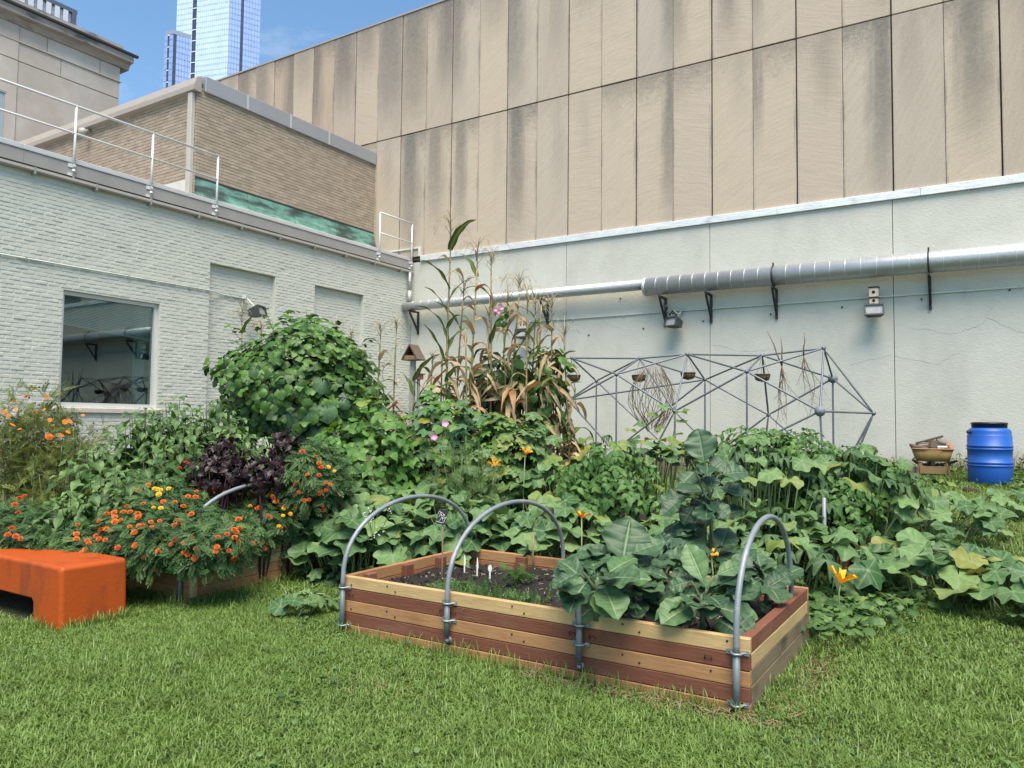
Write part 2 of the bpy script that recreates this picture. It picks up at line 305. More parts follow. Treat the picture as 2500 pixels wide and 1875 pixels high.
# hairline cracks in the painted plaster, as thin raised paint ridges
M_crack = mat('paint_crack', (0.45, 0.455, 0.415), 0.8)
b = MB()
for (xa, ya, xb, yb) in ((1740, 840, 1810, 858), (1810, 858, 1900, 852), (2230, 800, 2330, 815), (2330, 815, 2400, 790), (2400, 790, 2430, 735), (2410, 775, 2500, 815), (2180, 870, 2290, 888), (2290, 888, 2340, 860), (1480, 790, 1520, 805), (1960, 760, 2030, 766), (2080, 890, 2175, 865)):
    pts = []; 
    for i in range(9):
        s = i/8; pts.append(onY(xa+(xb-xa)*s+random.uniform(-2, 2), ya+(yb-ya)*s+random.uniform(-2.5, 2.5), WY-0.0215))
    b.tube(pts, 0.0022, 4)
b.build('crack_lines', M_crack, LB)

# ---------------------------------------------------------------- painted brick building, face on X = -13.25
WX = -13.25
M_paint_l = mat('sage_painted_brick', (0.535, 0.545, 0.485), 0.55, var=0.06, vscale=3.0, var2=(0.38, 0.39, 0.355), v2=(0.64, 0.84), v2scale=2.2, v2stretch=(1, 1.0, 1.4), bump=0.22, bscale=13, bstretch=(1, .8, 2.2), spec=0.35)
BB = thing('painted_brick_building', 'low pale green painted brick building with one window and bricked up openings', 'building', (WX, 10, 0.4))
openings = [(6.84, 8.61, 1.72, 3.68, 'win'), (9.68, 11.34, -1, 4.67, 'rec'), (12.5, 14.13, -1, 4.68, 'rec'), (2.0, 5.86, 1.6, 3.67, 'rec')]
def in_open(y, z, e=0.0): return any(a-e < y < c+e and d-e < z < f+e for a, c, d, f, k in openings)
ys = sorted({-4.0, 16.0, *[o[0] for o in openings], *[o[1] for o in openings]}); zs = sorted({-0.5, 5.6, *[max(o[2], -0.5) for o in openings], *[o[3] for o in openings]})
b = MB()
for i in range(len(ys)-1):
    for j in range(len(zs)-1):
        if not in_open((ys[i]+ys[i+1])/2, (zs[j]+zs[j+1])/2): b.box((WX-0.42, ys[i], zs[j]), (WX-0.006, ys[i+1], zs[j+1]))
for a, c, d, f, k in openings:
    if k == 'rec': b.box((WX-0.4, a, max(d, -.5)), (WX-0.121, c, f))
b.box((-30, -4, -0.5), (WX-0.421, 6.6, 5.6)); b.box((-30, 8.9, -0.5), (WX-0.421, 15.99, 5.6)); b.box((-30, 6.6, -0.5), (-16, 8.9, 5.6))
b.build('wall', M_paint_l, BB)
BW, BH = 0.205, 0.0685
bricks = []
for r in range(int(5.55/BH)):
    z0 = 0.35+r*BH
    if z0+BH > 5.56: break
    y = 3.4+(BW/2 if r % 2 else 0)
    while y < 15.98:
        y1 = min(y+BW, 15.985); hd = random.random() < 0.08
        segs = [(y, y1)]
        for a, c, d, f, k in openings:
            ns_ = []
            for (p, q) in segs:
                if z0+BH*0.6 > d and z0+BH*0.4 < f and q > a and p < c:
                    if p < a: ns_.append((p, a))
                    if q > c: ns_.append((c, q))
                else: ns_.append((p, q))
            segs = ns_
        for p, q in segs:
            if q-p > 0.05: bricks.append((p, q, z0, WX))
        y += BW
    for a, c, d, f, k in openings:
        if k != 'rec' or z0 < max(d, .5) or z0+BH > f: continue
        yy = a+(0.1 if r % 2 else 0.0)
        while yy < c-0.03:
            bricks.append((yy, min(yy+BW, c), z0, WX-0.115)); yy += BW
def brick_box(m, p, q, z, x, jo=0.002, pr=None):
    pr = random.uniform(-0.002, 0.002)+(random.uniform(.002, .005) if random.random() < .12 else 0) if pr is None else pr
    t0, t1 = random.uniform(-.003, .003), random.uniform(-.003, .003)
    xf = x+pr; a = random.uniform(.006, .014)
    vs = [(x-0.02, p+jo*.4+.001, z+jo*.4), (x-0.02, q-jo*.4, z+jo*.4), (x-0.02, q-jo*.4, z+BH-jo*.4), (x-0.02, p+jo*.4, z+BH-jo*.4),
          (xf+t0, p+jo+a+.002, z+jo+a), (xf+t1, q-jo-a-.002, z+jo+a), (xf+t1, q-jo-a-.002, z+BH-jo-a+t0), (xf+t0, p+jo+a+.002, z+BH-jo-a+t1)]
    m.add(vs, [(4, 5, 6, 7), (0, 1, 5, 4), (1, 2, 6, 5), (2, 3, 7, 6), (3, 0, 4, 7)])
seen = lambda bk: (bk[0] < 5.7) or bk[2] < 1.5
order = sorted(range(len(bricks)), key=lambda i: (seen(bricks[i]), bricks[i][0]))
rest = MB()
for n_, i in enumerate(order):
    p, q, z, x = bricks[i]
    if n_ < 300:
        m = MB(); brick_box(m, p, q, z, x); m.build('brick', M_paint_l, BB)
    else: brick_box(rest, p, q, z, x)
rest.build('brickwork', M_paint_l, BB, kind='stuff')
# window
M_alu = mat('window_aluminium', (0.62, 0.63, 0.62), 0.4, metal=0.3, var=0.05)
M_sill = mat('sill_stone', (0.50, 0.47, 0.42), 0.85, var=0.12, vscale=8, bump=0.2)
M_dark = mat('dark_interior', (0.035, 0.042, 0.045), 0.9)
y0, y1, z0, z1 = 6.84, 8.61, 1.72, 3.68
b = MB(); fx0, fx1 = WX-0.17, WX-0.075
b.box((fx0, y0, z0), (fx1, y0+.055, z1)); b.box((fx0, y1-.06, z0), (fx1, y1, z1)); b.box((fx0, y0+.055, z1-.07), (fx1, y1-.06, z1)); b.box((fx0, y0+.055, z0), (fx1, y1-.06, z0+.055))
win = b.build('window', M_alu, BB)
M_glass = bpy.data.materials.new('window_glass'); M_glass.use_nodes = True
t = M_glass.node_tree; out = t.nodes['Material Output']; t.nodes.remove(t.nodes['Principled BSDF'])
gl = N(t, 'ShaderNodeBsdfGlossy'); gl.inputs['Roughness'].default_value = 0.0; gl.inputs['Color'].default_value = (.95, 1, .99, 1); tp = N(t, 'ShaderNodeBsdfTransparent'); tp.inputs['Color'].default_value = (.72, .82, .80, 1)
fr = N(t, 'ShaderNodeFresnel', i_IOR=1.75); ms = N(t, 'ShaderNodeMixShader'); t.links.new(fr.outputs[0], ms.inputs[0]); t.links.new(tp.outputs[0], ms.inputs[1]); t.links.new(gl.outputs[0], ms.inputs[2]); t.links.new(ms.outputs[0], out.inputs[0])
b = MB(); b.box((WX-.13, y0+.05, z0+.05), (WX-.124, y1-.055, z1-.065)); b.build('pane', M_glass, win)
b = MB(); b.box((WX-.24, y0-.12, z0-.12), (WX+.045, y1+.1, z0-.03), ch=.01); b.build('sill', M_sill, BB)
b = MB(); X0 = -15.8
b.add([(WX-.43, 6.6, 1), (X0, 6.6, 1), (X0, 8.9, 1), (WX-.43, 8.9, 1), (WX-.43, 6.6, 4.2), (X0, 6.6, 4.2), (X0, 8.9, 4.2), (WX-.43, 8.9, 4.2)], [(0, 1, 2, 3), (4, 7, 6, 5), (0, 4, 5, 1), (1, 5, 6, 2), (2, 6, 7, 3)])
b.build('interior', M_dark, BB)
b = MB(); b.box((WX-.36, y1-.30, z0), (WX-.32, y1-.06, z1-.1)); b.build('inner_jamb', mat('pale_jamb', (.30, .40, .38), .9, var=.15), BB)  # pale board added in place of the inner side jamb
b = MB(); b.box((WX-.225, y0+.06, z1-.072), (WX-.185, y1-.065, z1-.035)); bl = b.build('blind', mat('blind_head', (.6, .62, .62), .5), BB)
M_blind = mat('blind_slat', (.85, .88, .88), .5)
za, zb = onX(157, 787, WX-.2).z, onX(366, 829, WX-.2).z
n = 19
for i in range(n):
    s = i/(n-1); ya, yb = y0+.07, y1-.08
    la = z1-.08-(z1-.08-za)*s; lb = z1-.08-(z1-.08-zb)*s*1.0
    q = [(-.012, -.006), (.012, .006)]
    vs = [(WX-.2-.006, ya, la+.009), (WX-.2+.006, ya, la-.006), (WX-.2+.006, yb, lb-.006), (WX-.2-.006, yb, lb+.009)]
    vs += [(x, y, z-.0015) for x, y, z in vs]
    b = MB(); b.add(vs, [(0, 1, 2, 3), (7, 6, 5, 4), (0, 4, 5, 1), (1, 5, 6, 2), (2, 6, 7, 3), (3, 7, 4, 0)]); b.build('slat', M_blind, bl)
b = MB(); b.obox(((WX-.2), (y0+y1)/2, (za+zb)/2-.018), (.03, y1-y0-.15, .032), Matrix.Rotation(math.atan2(zb-za, y1-y0-.15), 3, 'X')); b.build('bottom_rail', mat('blind_rail', (.6, .63, .62), .5), bl)
# eaves: roof edge, fascia, gutter
M_fas = mat('fascia_metal', (0.30, 0.29, 0.275), 0.55, var=0.12, vscale=2, var2=(0.24, 0.19, 0.15), v2=(0.66, 0.78), v2scale=1.2, v2stretch=(1, 1, .3), spec=.4)
M_gut = mat('gutter_metal', (0.40, 0.37, 0.34), 0.55, var=0.10, vscale=3, var2=(0.22, 0.16, 0.11), v2=(0.70, 0.80), v2scale=1.6)
M_cap = mat('roof_edge_metal', (0.50, 0.50, 0.50), 0.42, metal=.2, var=.08)
b = MB(); b.box((-30, -4, 5.66), (WX+.02, WY-.03, 5.86)); b.build('roof', mat('roof_gravel', (.30, .29, .27), .95, var=.2, vscale=20), BB)
ys_ = [-4, 3.2, 6.1, 9.05, 12.0, 14.2, 15.95]
for i in range(len(ys_)-1):
    b = MB(); b.box((WX-.32, ys_[i], 5.862), (WX+.03, ys_[i+1]-.004, 5.955), ch=.012); b.box((WX+.0305, ys_[i], 5.858), (WX+.066, ys_[i+1]-.004, 5.885)); b.build('roof_edge', M_cap, BB)
    b = MB(); b.box((WX+.022, ys_[i], 5.635), (WX+.052, ys_[i+1]-.004, 5.856)); b.build('fascia', M_fas, BB)
    b = MB(); x0, x1 = WX+.004, WX+.105; zz = 5.525
    prof = [(x0, zz+.10), (x0, zz), (x1-.02, zz), (x1, zz+.02), (x1, zz+.062), (x1-.008, zz+.062), (x1-.008, zz+.035), (x1-.025, zz+.008), (x0+.008, zz+.008), (x0+.008, zz+.10)]
    b.prism(prof, (0, ys_[i], 0), (1, 0, 0), (0, 0, 1), (0, 1, 0), ys_[i+1]-.004-ys_[i]); b.build('gutter', M_gut, BB)
y = 4.2
while y < 15.9:
    b = MB(); b.box((WX, y, 5.485), (WX+.112, y+.03, 5.52)); b.box((WX+.106, y, 5.485), (WX+.114, y+.03, 5.60)); b.build('gutter_hanger', M_fas, BB); y += 1.02
b = MB(); px_ = WX+.09; b.tube([(px_, 15.8, 5.53), (px_, 15.8, 5.02)], .045, 12); b.tube([(px_, 15.8, 5.03), (px_, 15.8, 4.86), (px_+.02, 15.76, 4.74)], [.062, .062, .05], 12); b.tube([(px_, 15.8, 5.30), (px_, 15.8, 5.27)], .052, 12)
b.build('downpipe', mat('downpipe_zinc', (.40, .41, .41), .45, metal=.4, var=.15), BB)
# ---------------------------------------------------------------- conduits
M_cond = mat('conduit_painted', (0.50, 0.55, 0.51), 0.5)
c1 = thing('electrical_conduit', 'thin painted conduit along the brick wall above the window ending at a floodlight', 'conduit', (WX, 7, 4.08))
b = MB(); pts = [(WX+.022, 2, 4.08), (WX+.022, 9.62, 4.10), (WX-.0, 9.80, 4.10), (WX-.09, 10.0, 4.085), (WX-.095, 10.62, 4.07)]; b.tube(pts, .014, 8); b.build('pipe', M_cond, c1)
for y in (4.3, 6.2, 7.95, 9.2):
    b = MB(); b.box((WX+.006, y, 4.055), (WX+.042, y+.02, 4.122)); b.build('clip', M_fas, c1)
c2 = thing('electrical_conduit', 'thin painted conduit running the length of the plaster wall below the silver duct', 'conduit', (-4, WY, 3.98))
b = MB(); b.tube([(-9.75, WY-.042, 3.98), (-6.0, WY-.042, 3.985), (-5.75, WY-.07, 4.0), (-5.4, WY-.045, 3.985), (6, WY-.042, 3.98)], .015, 8); b.build('pipe', M_cond, c2)
for x in (-8.3, -7.0, -4.4, -3.0, -.3, .5):
    b = MB(); b.box((x, WY-.062, 3.955), (x+.025, WY-.022, 4.01)); b.build('clip', M_cond, c2)
# ---------------------------------------------------------------- roof railings
M_rail = mat('railing_paint', (0.66, 0.67, 0.67), 0.4, metal=0.15, var=.06)
def railing(label, posts, ya, yb, zt, zm, enddrop):
    c = WX+.075; t_ = thing('roof_railing', label, 'railing', (c, (ya+yb)/2, 5.6), 'railings along the roof edge')
    b = MB(); b.tube([(c, ya, zt), (c, yb, zt)], .023, 10); b.build('top_rail', M_rail, t_)
    b = MB(); b.tube([(c, ya, zm), (c, yb, zm)], .02, 10); b.build('mid_rail', M_rail, t_)
    for y in posts:
        b = MB(); b.tube([(c, y, 5.60), (c, y, zt)], .022, 10); p = b.build('post', M_rail, t_)
        b = MB(); b.box((WX+.0525, y-.02, 5.79), (c+.03, y+.02, 5.825)); b.box((WX+.0525, y-.09, 5.775), (WX+.066, y+.02, 5.84)); b.tube([(c, y, 5.70), (c, y, 5.74)], .030, 10); b.box((WX+.0525, y-.09, 5.63), (WX+.066, y+.02, 5.68)); b.build('clamp', M_rail, p)
railing('long white pipe railing on the roof edge above the window', (3.9, 5.4, 6.885, 8.305, 9.725), 3.0, 9.725, 6.85, 6.37, 1)
railing('short white pipe railing by the corner where the roof meets the limestone wall', (14.6, 16-.12), 14.6, 15.88, 6.88, 6.35, 1)
# ---------------------------------------------------------------- brick penthouse on the roof
PX, PY = -14.64, 10.23
PH = thing('brick_penthouse', 'tan brick rooftop block with grey metal roof edge and green copper skirt', 'building', (PX, PY, 5.86))
M_mort = mat('penthouse_mortar', (0.12, 0.095, 0.075), 0.95)
M_brick = mat('tan_brick', (0.345, 0.285, 0.22), 0.9, var=0.10, vscale=5, objvar=0.0, bump=.2)
tn = M_brick.node_tree; at_ = N(tn, 'ShaderNodeAttribute', attribute_name='tint'); mr_ = N(tn, 'ShaderNodeMapRange'); mr_.inputs[3].default_value, mr_.inputs[4].default_value = .86, 1.12
hs_ = N(tn, 'ShaderNodeHueSaturation'); bs_ = tn.nodes['Principled BSDF']; sl = bs_.inputs['Base Color'].links[0].from_socket
tn.links.new(at_.outputs['Fac'], mr_.inputs[0]); tn.links.new(mr_.outputs[0], hs_.inputs['Value']); tn.links.new(sl, hs_.inputs['Color']); tn.links.new(hs_.outputs[0], bs_.inputs['Base Color'])
b = MB(); b.box((-23, PY+.02, 5.9), (PX-.02, WY-.02, 8.95)); b.build('wall', M_mort, PH)
m = MB(); tints = []
bw, bh = .205, .0745
for r in range(38):
    z = 6.32+r*bh
    if z+bh > 8.9: break
    y = PY-(bw/2 if r % 2 else 0)
    while y < WY-.03:
        a, c = max(y, PY), min(y+bw, WY-.03)
        if c-a > .03:
            pr = random.uniform(-.002, .004); m.box((PX-.021, a+.0015, z+.0045), (PX+pr, c-.0015, z+bh-.0045)); tints += [random.random()]*8
        y += bw
    x = PX+(bw/2 if r % 2 else 0)
    while x > -22.9:
        pr = random.uniform(-.002, .004); m.box((x-bw+.0015, PY-pr, z+.0045), (min(x-.0015, PX-.0215), PY+.021, z+bh-.0045)); tints += [random.random()]*8
        x -= bw
nb_ = len(m.v)//8; cen = np.array(m.v).reshape(nb_, 8, 3).mean(1); vis_ = (cen[:, 0] > -18) & (cen[:, 2] > 6.8); d_ = np.linalg.norm(cen-EYE, axis=1)+np.where(vis_, 0, 100)
near = np.argsort(d_)[:300]; ns_ = set(near.tolist()); rest_ = MB(); tr_ = []
for i in range(nb_):
    tgt = MB() if i in ns_ else rest_; v8 = m.v[i*8:i*8+8]; tgt.add(v8, [(0, 3, 2, 1), (4, 5, 6, 7), (0, 1, 5, 4), (1, 2, 6, 5), (2, 3, 7, 6), (3, 0, 4, 7)])
    if i in ns_:
        o = tgt.build('brick', M_brick, PH); at_ = o.data.attributes.new('tint', 'FLOAT', 'POINT'); at_.data.foreach_set('value', tints[i*8:i*8+8])
    else: tr_ += tints[i*8:i*8+8]
o = rest_.build('brickwork', M_brick, PH, kind='stuff'); at_ = o.data.attributes.new('tint', 'FLOAT', 'POINT'); at_.data.foreach_set('value', tr_)
b = MB(); b.box((PX-.2, PY+.16, 8.765), (PX+.06, WY-.055, 9.12), ch=.012); b.build('roof_edge', mat('penthouse_roof_metal', (.33, .345, .37), .38, metal=.25, var=.06, vscale=.8), PH)
for y in (11.5, 12.8, 14.1):
    b = MB(); b.box((PX+.058, y, 8.77), (PX+.068, y+.05, 9.115)); b.build('seam', M_cap, PH)
b = MB(); prof = [(0, 8.70), (-.13, 8.72), (-.13, 8.83), (-.06, 9.02), (0.05, 9.06), (.05, 8.72)]
b.prism([(v, z) for v, z in prof], (-23, PY, 0), (0, 1, 0), (0, 0, 1), (1, 0, 0), 23+PX+.07); b.build('eave_gutter', mat('eave_metal', (.34, .31, .28), .5, var=.08), PH)
b = MB(); b.box((PX-.20, PY-.10, 6.35), (PX-.05, PY-.004, 8.70), ch=.008); b.box((PX-.2, PY-.10, 6.30), (PX-.05, PY-.004, 6.36)); b.obox((PX-.2, PY-.14, 6.28), (.1, .12, .1), Euler((R(30), 0, 0)).to_matrix()); b.build('corner_downpipe', mat('downpipe_tan', (.46, .43, .39), .5, var=.08), PH)
b = MB(); b.box((-17.2, PY-.05, 6.02), (PX-.21, PY-.004, 6.78)); b.build('base_trim', mat('base_trim_white', (.60, .59, .55), .7, var=.12, vscale=3), PH)
M_cop = mat('copper_patina', (0.13, 0.29, 0.235), 0.7, metal=.05, var=.28, vscale=4, var2=(0.04, 0.065, 0.06), v2=(0.40, 0.60), v2scale=1.5, v2stretch=(1, .7, 3.2), bump=.3, bscale=12)
cs = [PY+.0, 11.6, 13.0, 14.45, 15.95]
for i in range(4):
    b = MB(); prof = [(.0, 6.80), (.03, 6.78), (.055, 6.6), (.12, 6.42), (.30, 6.2), (.5, 5.97), (.48, 5.95), (0.0, 5.95)]
    b.prism(prof, (PX+.006, cs[i], 0), (1, 0, 0), (0, 0, 1), (0, 1, 0), cs[i+1]-cs[i]-.012); b.build('copper_panel', M_cop, PH)
    b = MB(); b.box((PX+.006, cs[i]+.0, 6.79), (PX+.035, cs[i+1]-.012, 6.83)); b.build('copper_lip', M_dark, PH)
b = MB(); p = onY(222, 323, PY); b.lathe([(0, -.02), (.08, 0), (.11, .07), (.06, .16), (0, .17)], (p.x, PY-.16, p.z), 12, (0, -.6, -.8)); b.tube([(p.x, PY, p.z+.05), (p.x, PY-.12, p.z)], .03, 8); b.build('wall_lamp', mat('lamp_glass_dusty', (.38, .36, .33), .35), PH)
# ---------------------------------------------------------------- rooftop box at the left edge
p = onX(13, 222, -16.0)
U = thing('rooftop_unit', 'blue grey metal equipment box on the roof behind the railing', 'equipment', (-16.5, p.y-.6, 5.86))
M_unit = mat('unit_metal', (.33, .39, .41), .45, metal=.2, var=.1)
b = MB(); b.box((-17, p.y-1.4, 6.25), (-16, p.y, p.z-.05), ch=.01); b.build('body', M_unit, U)
b = MB(); b.box((-17.02, p.y-1.42, p.z-.048), (-15.98, p.y+.02, p.z), ch=.005); b.build('top_panel', mat('unit_top', (.26, .29, .31), .5), U)
b = MB(); b.box((-16.9, p.y-1.3, 5.87), (-16.05, p.y+.1, 6.05)); b.build('base', mat('unit_base', (.28, .25, .19), .8, var=.2), U)
b = MB(); b.box((-16.3, p.y-.3, 6.05), (-16.02, p.y+.16, 6.18)); b.build('pipe_box', mat('unit_brown', (.10, .06, .045), .7), U)
# ---------------------------------------------------------------- stone building with cornice
SX = -26.0
SB = thing('stone_building', 'pale stone classical building with a heavy weathered cornice', 'building', (SX, 8, 0))
M_sblk = mat('pale_stone', (0.47, 0.41, 0.355), 0.9, var=0.10, vscale=1.2, var2=(0.52, 0.48, 0.43), v2=(0.5, 0.7), v2scale=.7, bump=.25, bscale=25, objvar=.07)
M_corn = mat('weathered_cornice', (0.34, 0.31, 0.285), 0.9, var=0.2, vscale=1.5, var2=(0.10, 0.095, 0.09), v2=(0.5, 0.66), v2scale=1.4, v2stretch=(1, .5, 1.5), bump=.3, bscale=15)
yc = onX(291, 240, SX).y
b = MB(); b.box((SX-16, -8, 0), (SX-.04, yc-.03, 14.0)); b.build('wall', M_joint, SB)
zg = onX(291, 200, SX).z; zm = onX(287, 241, SX).z
yj = onX(42, 200, SX).y
top = [(-6, yj-3.2), (yj-3.2, yj), (yj, onX(116, 110, SX).y), (onX(116, 110, SX).y, onX(245, 150, SX).y), (onX(245, 150, SX).y, yc)]
mid = [(-6, yj-3.2), (yj-3.2, yj), (yj, onX(149, 165, SX).y), (onX(149, 165, SX).y, yc)]
low = [(-6, yj-3.2), (yj-3.2, yj), (yj, yc)]
for rows, za_, zb_ in ((top, zg+.02, 13.98), (mid, zm+.012, zg-.02), (low, 5.0, zm-.012)):
    for a, c in rows:
        b = MB(); pr = random.uniform(0, .012)+(.02 if c <= yj else 0); b.box((SX-.05, a+.008, za_), (SX+pr, c-.008, zb_), ch=.01); b.build('stone_block', M_sblk, SB)
b = MB(); b.box((SX-.045, -6, zg-.016), (SX+.05, yc+.04, zg+.016)); b.build('string_course', M_sblk, SB)
zw_, zs_0, zs_1, zf_ = 13.98, onX(326, 154, SX+.36).z, onX(327, 142, SX+.36).z, onX(335, 138, SX+.45).z; yo_ = onX(327, 148, SX+.36).y
b = MB(); prof = [(0, zw_), (.07, zw_+.005), (.07, zw_+.06), (.16, zs_0-.03), (.36, zs_0), (.36, zs_1), (.41, zs_1+.04), (.44, zf_-.02), (.42, zf_+.02), (.1, zf_+.14), (-.5, zf_+.2), (-.5, zw_)]
b.prism(prof, (SX, -6, 0), (1, 0, 0), (0, 0, 1), (0, 1, 0), yo_+6); b.build('cornice', M_corn, SB)
b = MB(); yp_ = onX(301, 114, SX+.2).y; zpt = onX(301, 113, SX+.2).z
prof = [(-.5, zf_+.0), (.14, zf_+.0), (.14, zpt-.17), (.2, zpt-.16), (.2, zpt), (-.5, zpt+.03)]
b.prism(prof, (SX, -6, 0), (1, 0, 0), (0, 0, 1), (0, 1, 0), yp_+6); b.build('parapet_stone', M_corn, SB)
b = MB(); prof = [(.365, zs_1+.012), (.46, zf_-.03), (.46, zf_+.035), (.15, zf_+.165), (.15, zf_+.13)]
b.prism(prof, (SX, -6, 0), (1, 0, 0), (0, 0, 1), (0, 1, 0), yo_+6.12); b.build('cornice_flashing', mat('black_flashing', (.03, .03, .035), .6), SB)
# ---------------------------------------------------------------- gridded glass building beyond it
GX = -75.0
pe = onX(188, 27, GX); GB = thing('glazed_roof_building', 'distant steel framed building with white gridded windows peeping over the cornice', 'building', (GX, pe.y, 0))
M_steel = mat('dark_steel', (.10, .11, .16), .5); M_mul = mat('white_mullion', (.62, .64, .70), .5); M_wp = mat('bright_pane', (.62, .68, .80), .15, spec=.8)
zt = pe.z; b = MB(); b.box((GX-20, -10, 0), (GX-.1, pe.y-.2, zt-.3)); b.build('wall', M_steel, GB)
b = MB(); b.box((GX-.3, -10, zt-.42), (GX+.1, pe.y, zt)); b.build('roof_edge', M_steel, GB)
bay = (pe.y-onX(168, 18, GX).y)
for k in range(9):
    yb_ = pe.y-.3-k*bay
    b = MB(); b.box((GX-.05, yb_-.22, zt-7), (GX+.12, yb_+.22, zt-.43)); b.build('post', M_mul if k else M_steel, GB)
    for lv in range(3):
        for s_ in range(3):
            w3 = (bay-.5)/3; ya_ = yb_-.25-(s_+1)*w3; z_ = zt-.5-lv*1.45
            if (k, lv) == (0, 1): continue
            b = MB(); b.box((GX-.08, ya_+.03, z_-.92), (GX-.02, ya_+w3-.03, z_-.48)); b.box((GX-.08, ya_+.03, z_-.44), (GX-.02, ya_+w3-.03, z_)); b.build('pane', M_wp, GB)
# ---------------------------------------------------------------- towers
M_tg = mat('tower_glass_lit', (.74, .86, .92), .3, metal=.25, var=.10, vscale=.15, spec=.9); M_tg2 = mat('tower_glass_blue_shade', (.46, .58, .86), .2, metal=.35, var=.12, vscale=.15, spec=.9)
M_tm = mat('tower_frame', (.42, .52, .62), .5); M_tm2 = mat('tower_frame_shade', (.20, .27, .45), .5); M_tb = mat('tower_white', (.72, .76, .80), .6); M_tdk = mat('tower_loggia', (.05, .07, .12), .4, var=.4, vscale=.4)  # tall tower: lit face paler, shaded face bluer and darker, put into the colour
def tower(label, dep, pe, pl, pr, ytop, ybot, al, ar, cols_l, cols_r, loggia_l, loggia_r, mats, topz=None):
    E = at(pe, 200, dep); E.z = 0
    def reach(px, yy, ang):   # length along direction until pixel column px
        d = hdir(ang); lo, hi = 0, dep*1.2
        for _ in range(50):
            mdl = (lo+hi)/2; q = Vector((E.x, E.y, 100))+d*mdl-Vector(EYE); xx = 1250+FPX*q.dot(Vector(rt))/q.dot(Vector(fw))
            if (xx > px) == (px < pe): lo = mdl
            else: hi = mdl
        return (lo+hi)/2
    dl, dr = hdir(al), hdir(ar); ll, lr = reach(pl, 190, al), reach(pr, 190, ar)
    zt = at(pe, ytop, dep).z if topz is None else topz; zb = at(pe, ybot, dep).z
    T = thing('glass_tower', label, 'building', (E.x, E.y, 0), 'glass towers beyond the roofs')
    A, B, C = E, E+dl*ll, E+dr*lr; D = B+dr*lr
    b = MB(); b.add([(q.x, q.y, z) for z in (0, zt) for q in (A, B, D, C)], [(0, 1, 2, 3), (7, 6, 5, 4), (0, 4, 5, 1), (1, 5, 6, 2), (2, 6, 7, 3), (3, 7, 4, 0)]); b.build('frame', mats[0], T)
    fh = 3.35
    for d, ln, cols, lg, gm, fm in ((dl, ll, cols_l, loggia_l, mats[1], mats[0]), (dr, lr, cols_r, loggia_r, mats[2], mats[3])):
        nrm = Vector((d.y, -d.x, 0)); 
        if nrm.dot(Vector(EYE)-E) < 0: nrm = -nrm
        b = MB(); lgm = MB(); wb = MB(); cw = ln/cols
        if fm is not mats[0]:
            q = MB(); q.add([E+nrm*.05, E+nrm*.05+d*ln, E+nrm*.05+d*ln+Vector((0, 0, zt)), E+nrm*.05+Vector((0, 0, zt))], [(0, 1, 2, 3)]); q.build('shaded_side_frame', fm, T)
        nf = int((zt-zb)/fh)
        for f_ in range(nf):
            z = zt-1.0-(f_+1)*fh
            for c_ in range(cols):
                u0, u1 = c_*cw, (c_+1)*cw; fr_ = (c_+.5)/cols
                isl = lg and any(a <= fr_ <= e for a, e in lg)
                def quad(mb, a0, a1, h0, h1, off, th):
                    p = [E+d*a0+nrm*off, E+d*a1+nrm*off]; vs = [p[0]+Vector((0, 0, h0)), p[1]+Vector((0, 0, h0)), p[1]+Vector((0, 0, h1)), p[0]+Vector((0, 0, h1))]
                    vs2 = [v-nrm*th for v in vs]; mb.add(vs+vs2, [(0, 1, 2, 3), (0, 4, 5, 1), (1, 5, 6, 2), (2, 6, 7, 3), (3, 7, 4, 0)])
                if isl:
                    if lg is loggia_l and f_ % 2 == 0: quad(wb, u0, u1, z+fh-.55, z+fh, .35, .3)
                    quad(lgm, u0, u1, z+.02, z+fh-.02, .12, .1)
                else:
                    quad(b, u0+.07, u1-.07, z+.62, z+fh-.08, .22+random.uniform(0, .05), .15); quad(b, u0+.07, u1-.07, z+.08, z+.5, .22, .15)
        b.build('window_panes', gm, T, kind='stuff')
        if lgm.v: lgm.build('loggia', M_tdk, T)
        if wb.v: wb.build('balcony_fronts', M_tb, T, kind='stuff')
    return T, zt, A, B, C
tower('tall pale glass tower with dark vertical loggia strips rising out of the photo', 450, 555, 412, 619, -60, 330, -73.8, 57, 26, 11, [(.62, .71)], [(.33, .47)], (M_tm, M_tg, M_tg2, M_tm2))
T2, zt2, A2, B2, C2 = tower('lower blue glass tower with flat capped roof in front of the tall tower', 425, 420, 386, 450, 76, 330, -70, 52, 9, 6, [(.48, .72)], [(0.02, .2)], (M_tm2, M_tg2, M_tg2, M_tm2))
b = MB(); D2 = B2+(C2-A2); b.add([(q.x, q.y, z) for z in (zt2-.9, zt2+1.6) for q in (A2+Vector((.2, -.4, 0)), B2, D2, C2)], [(0, 1, 2, 3), (7, 6, 5, 4), (0, 4, 5, 1), (1, 5, 6, 2), (2, 6, 7, 3), (3, 7, 4, 0)]); b.build('roof_cap', mat('tower_cap', (.28, .34, .46), .5), T2)
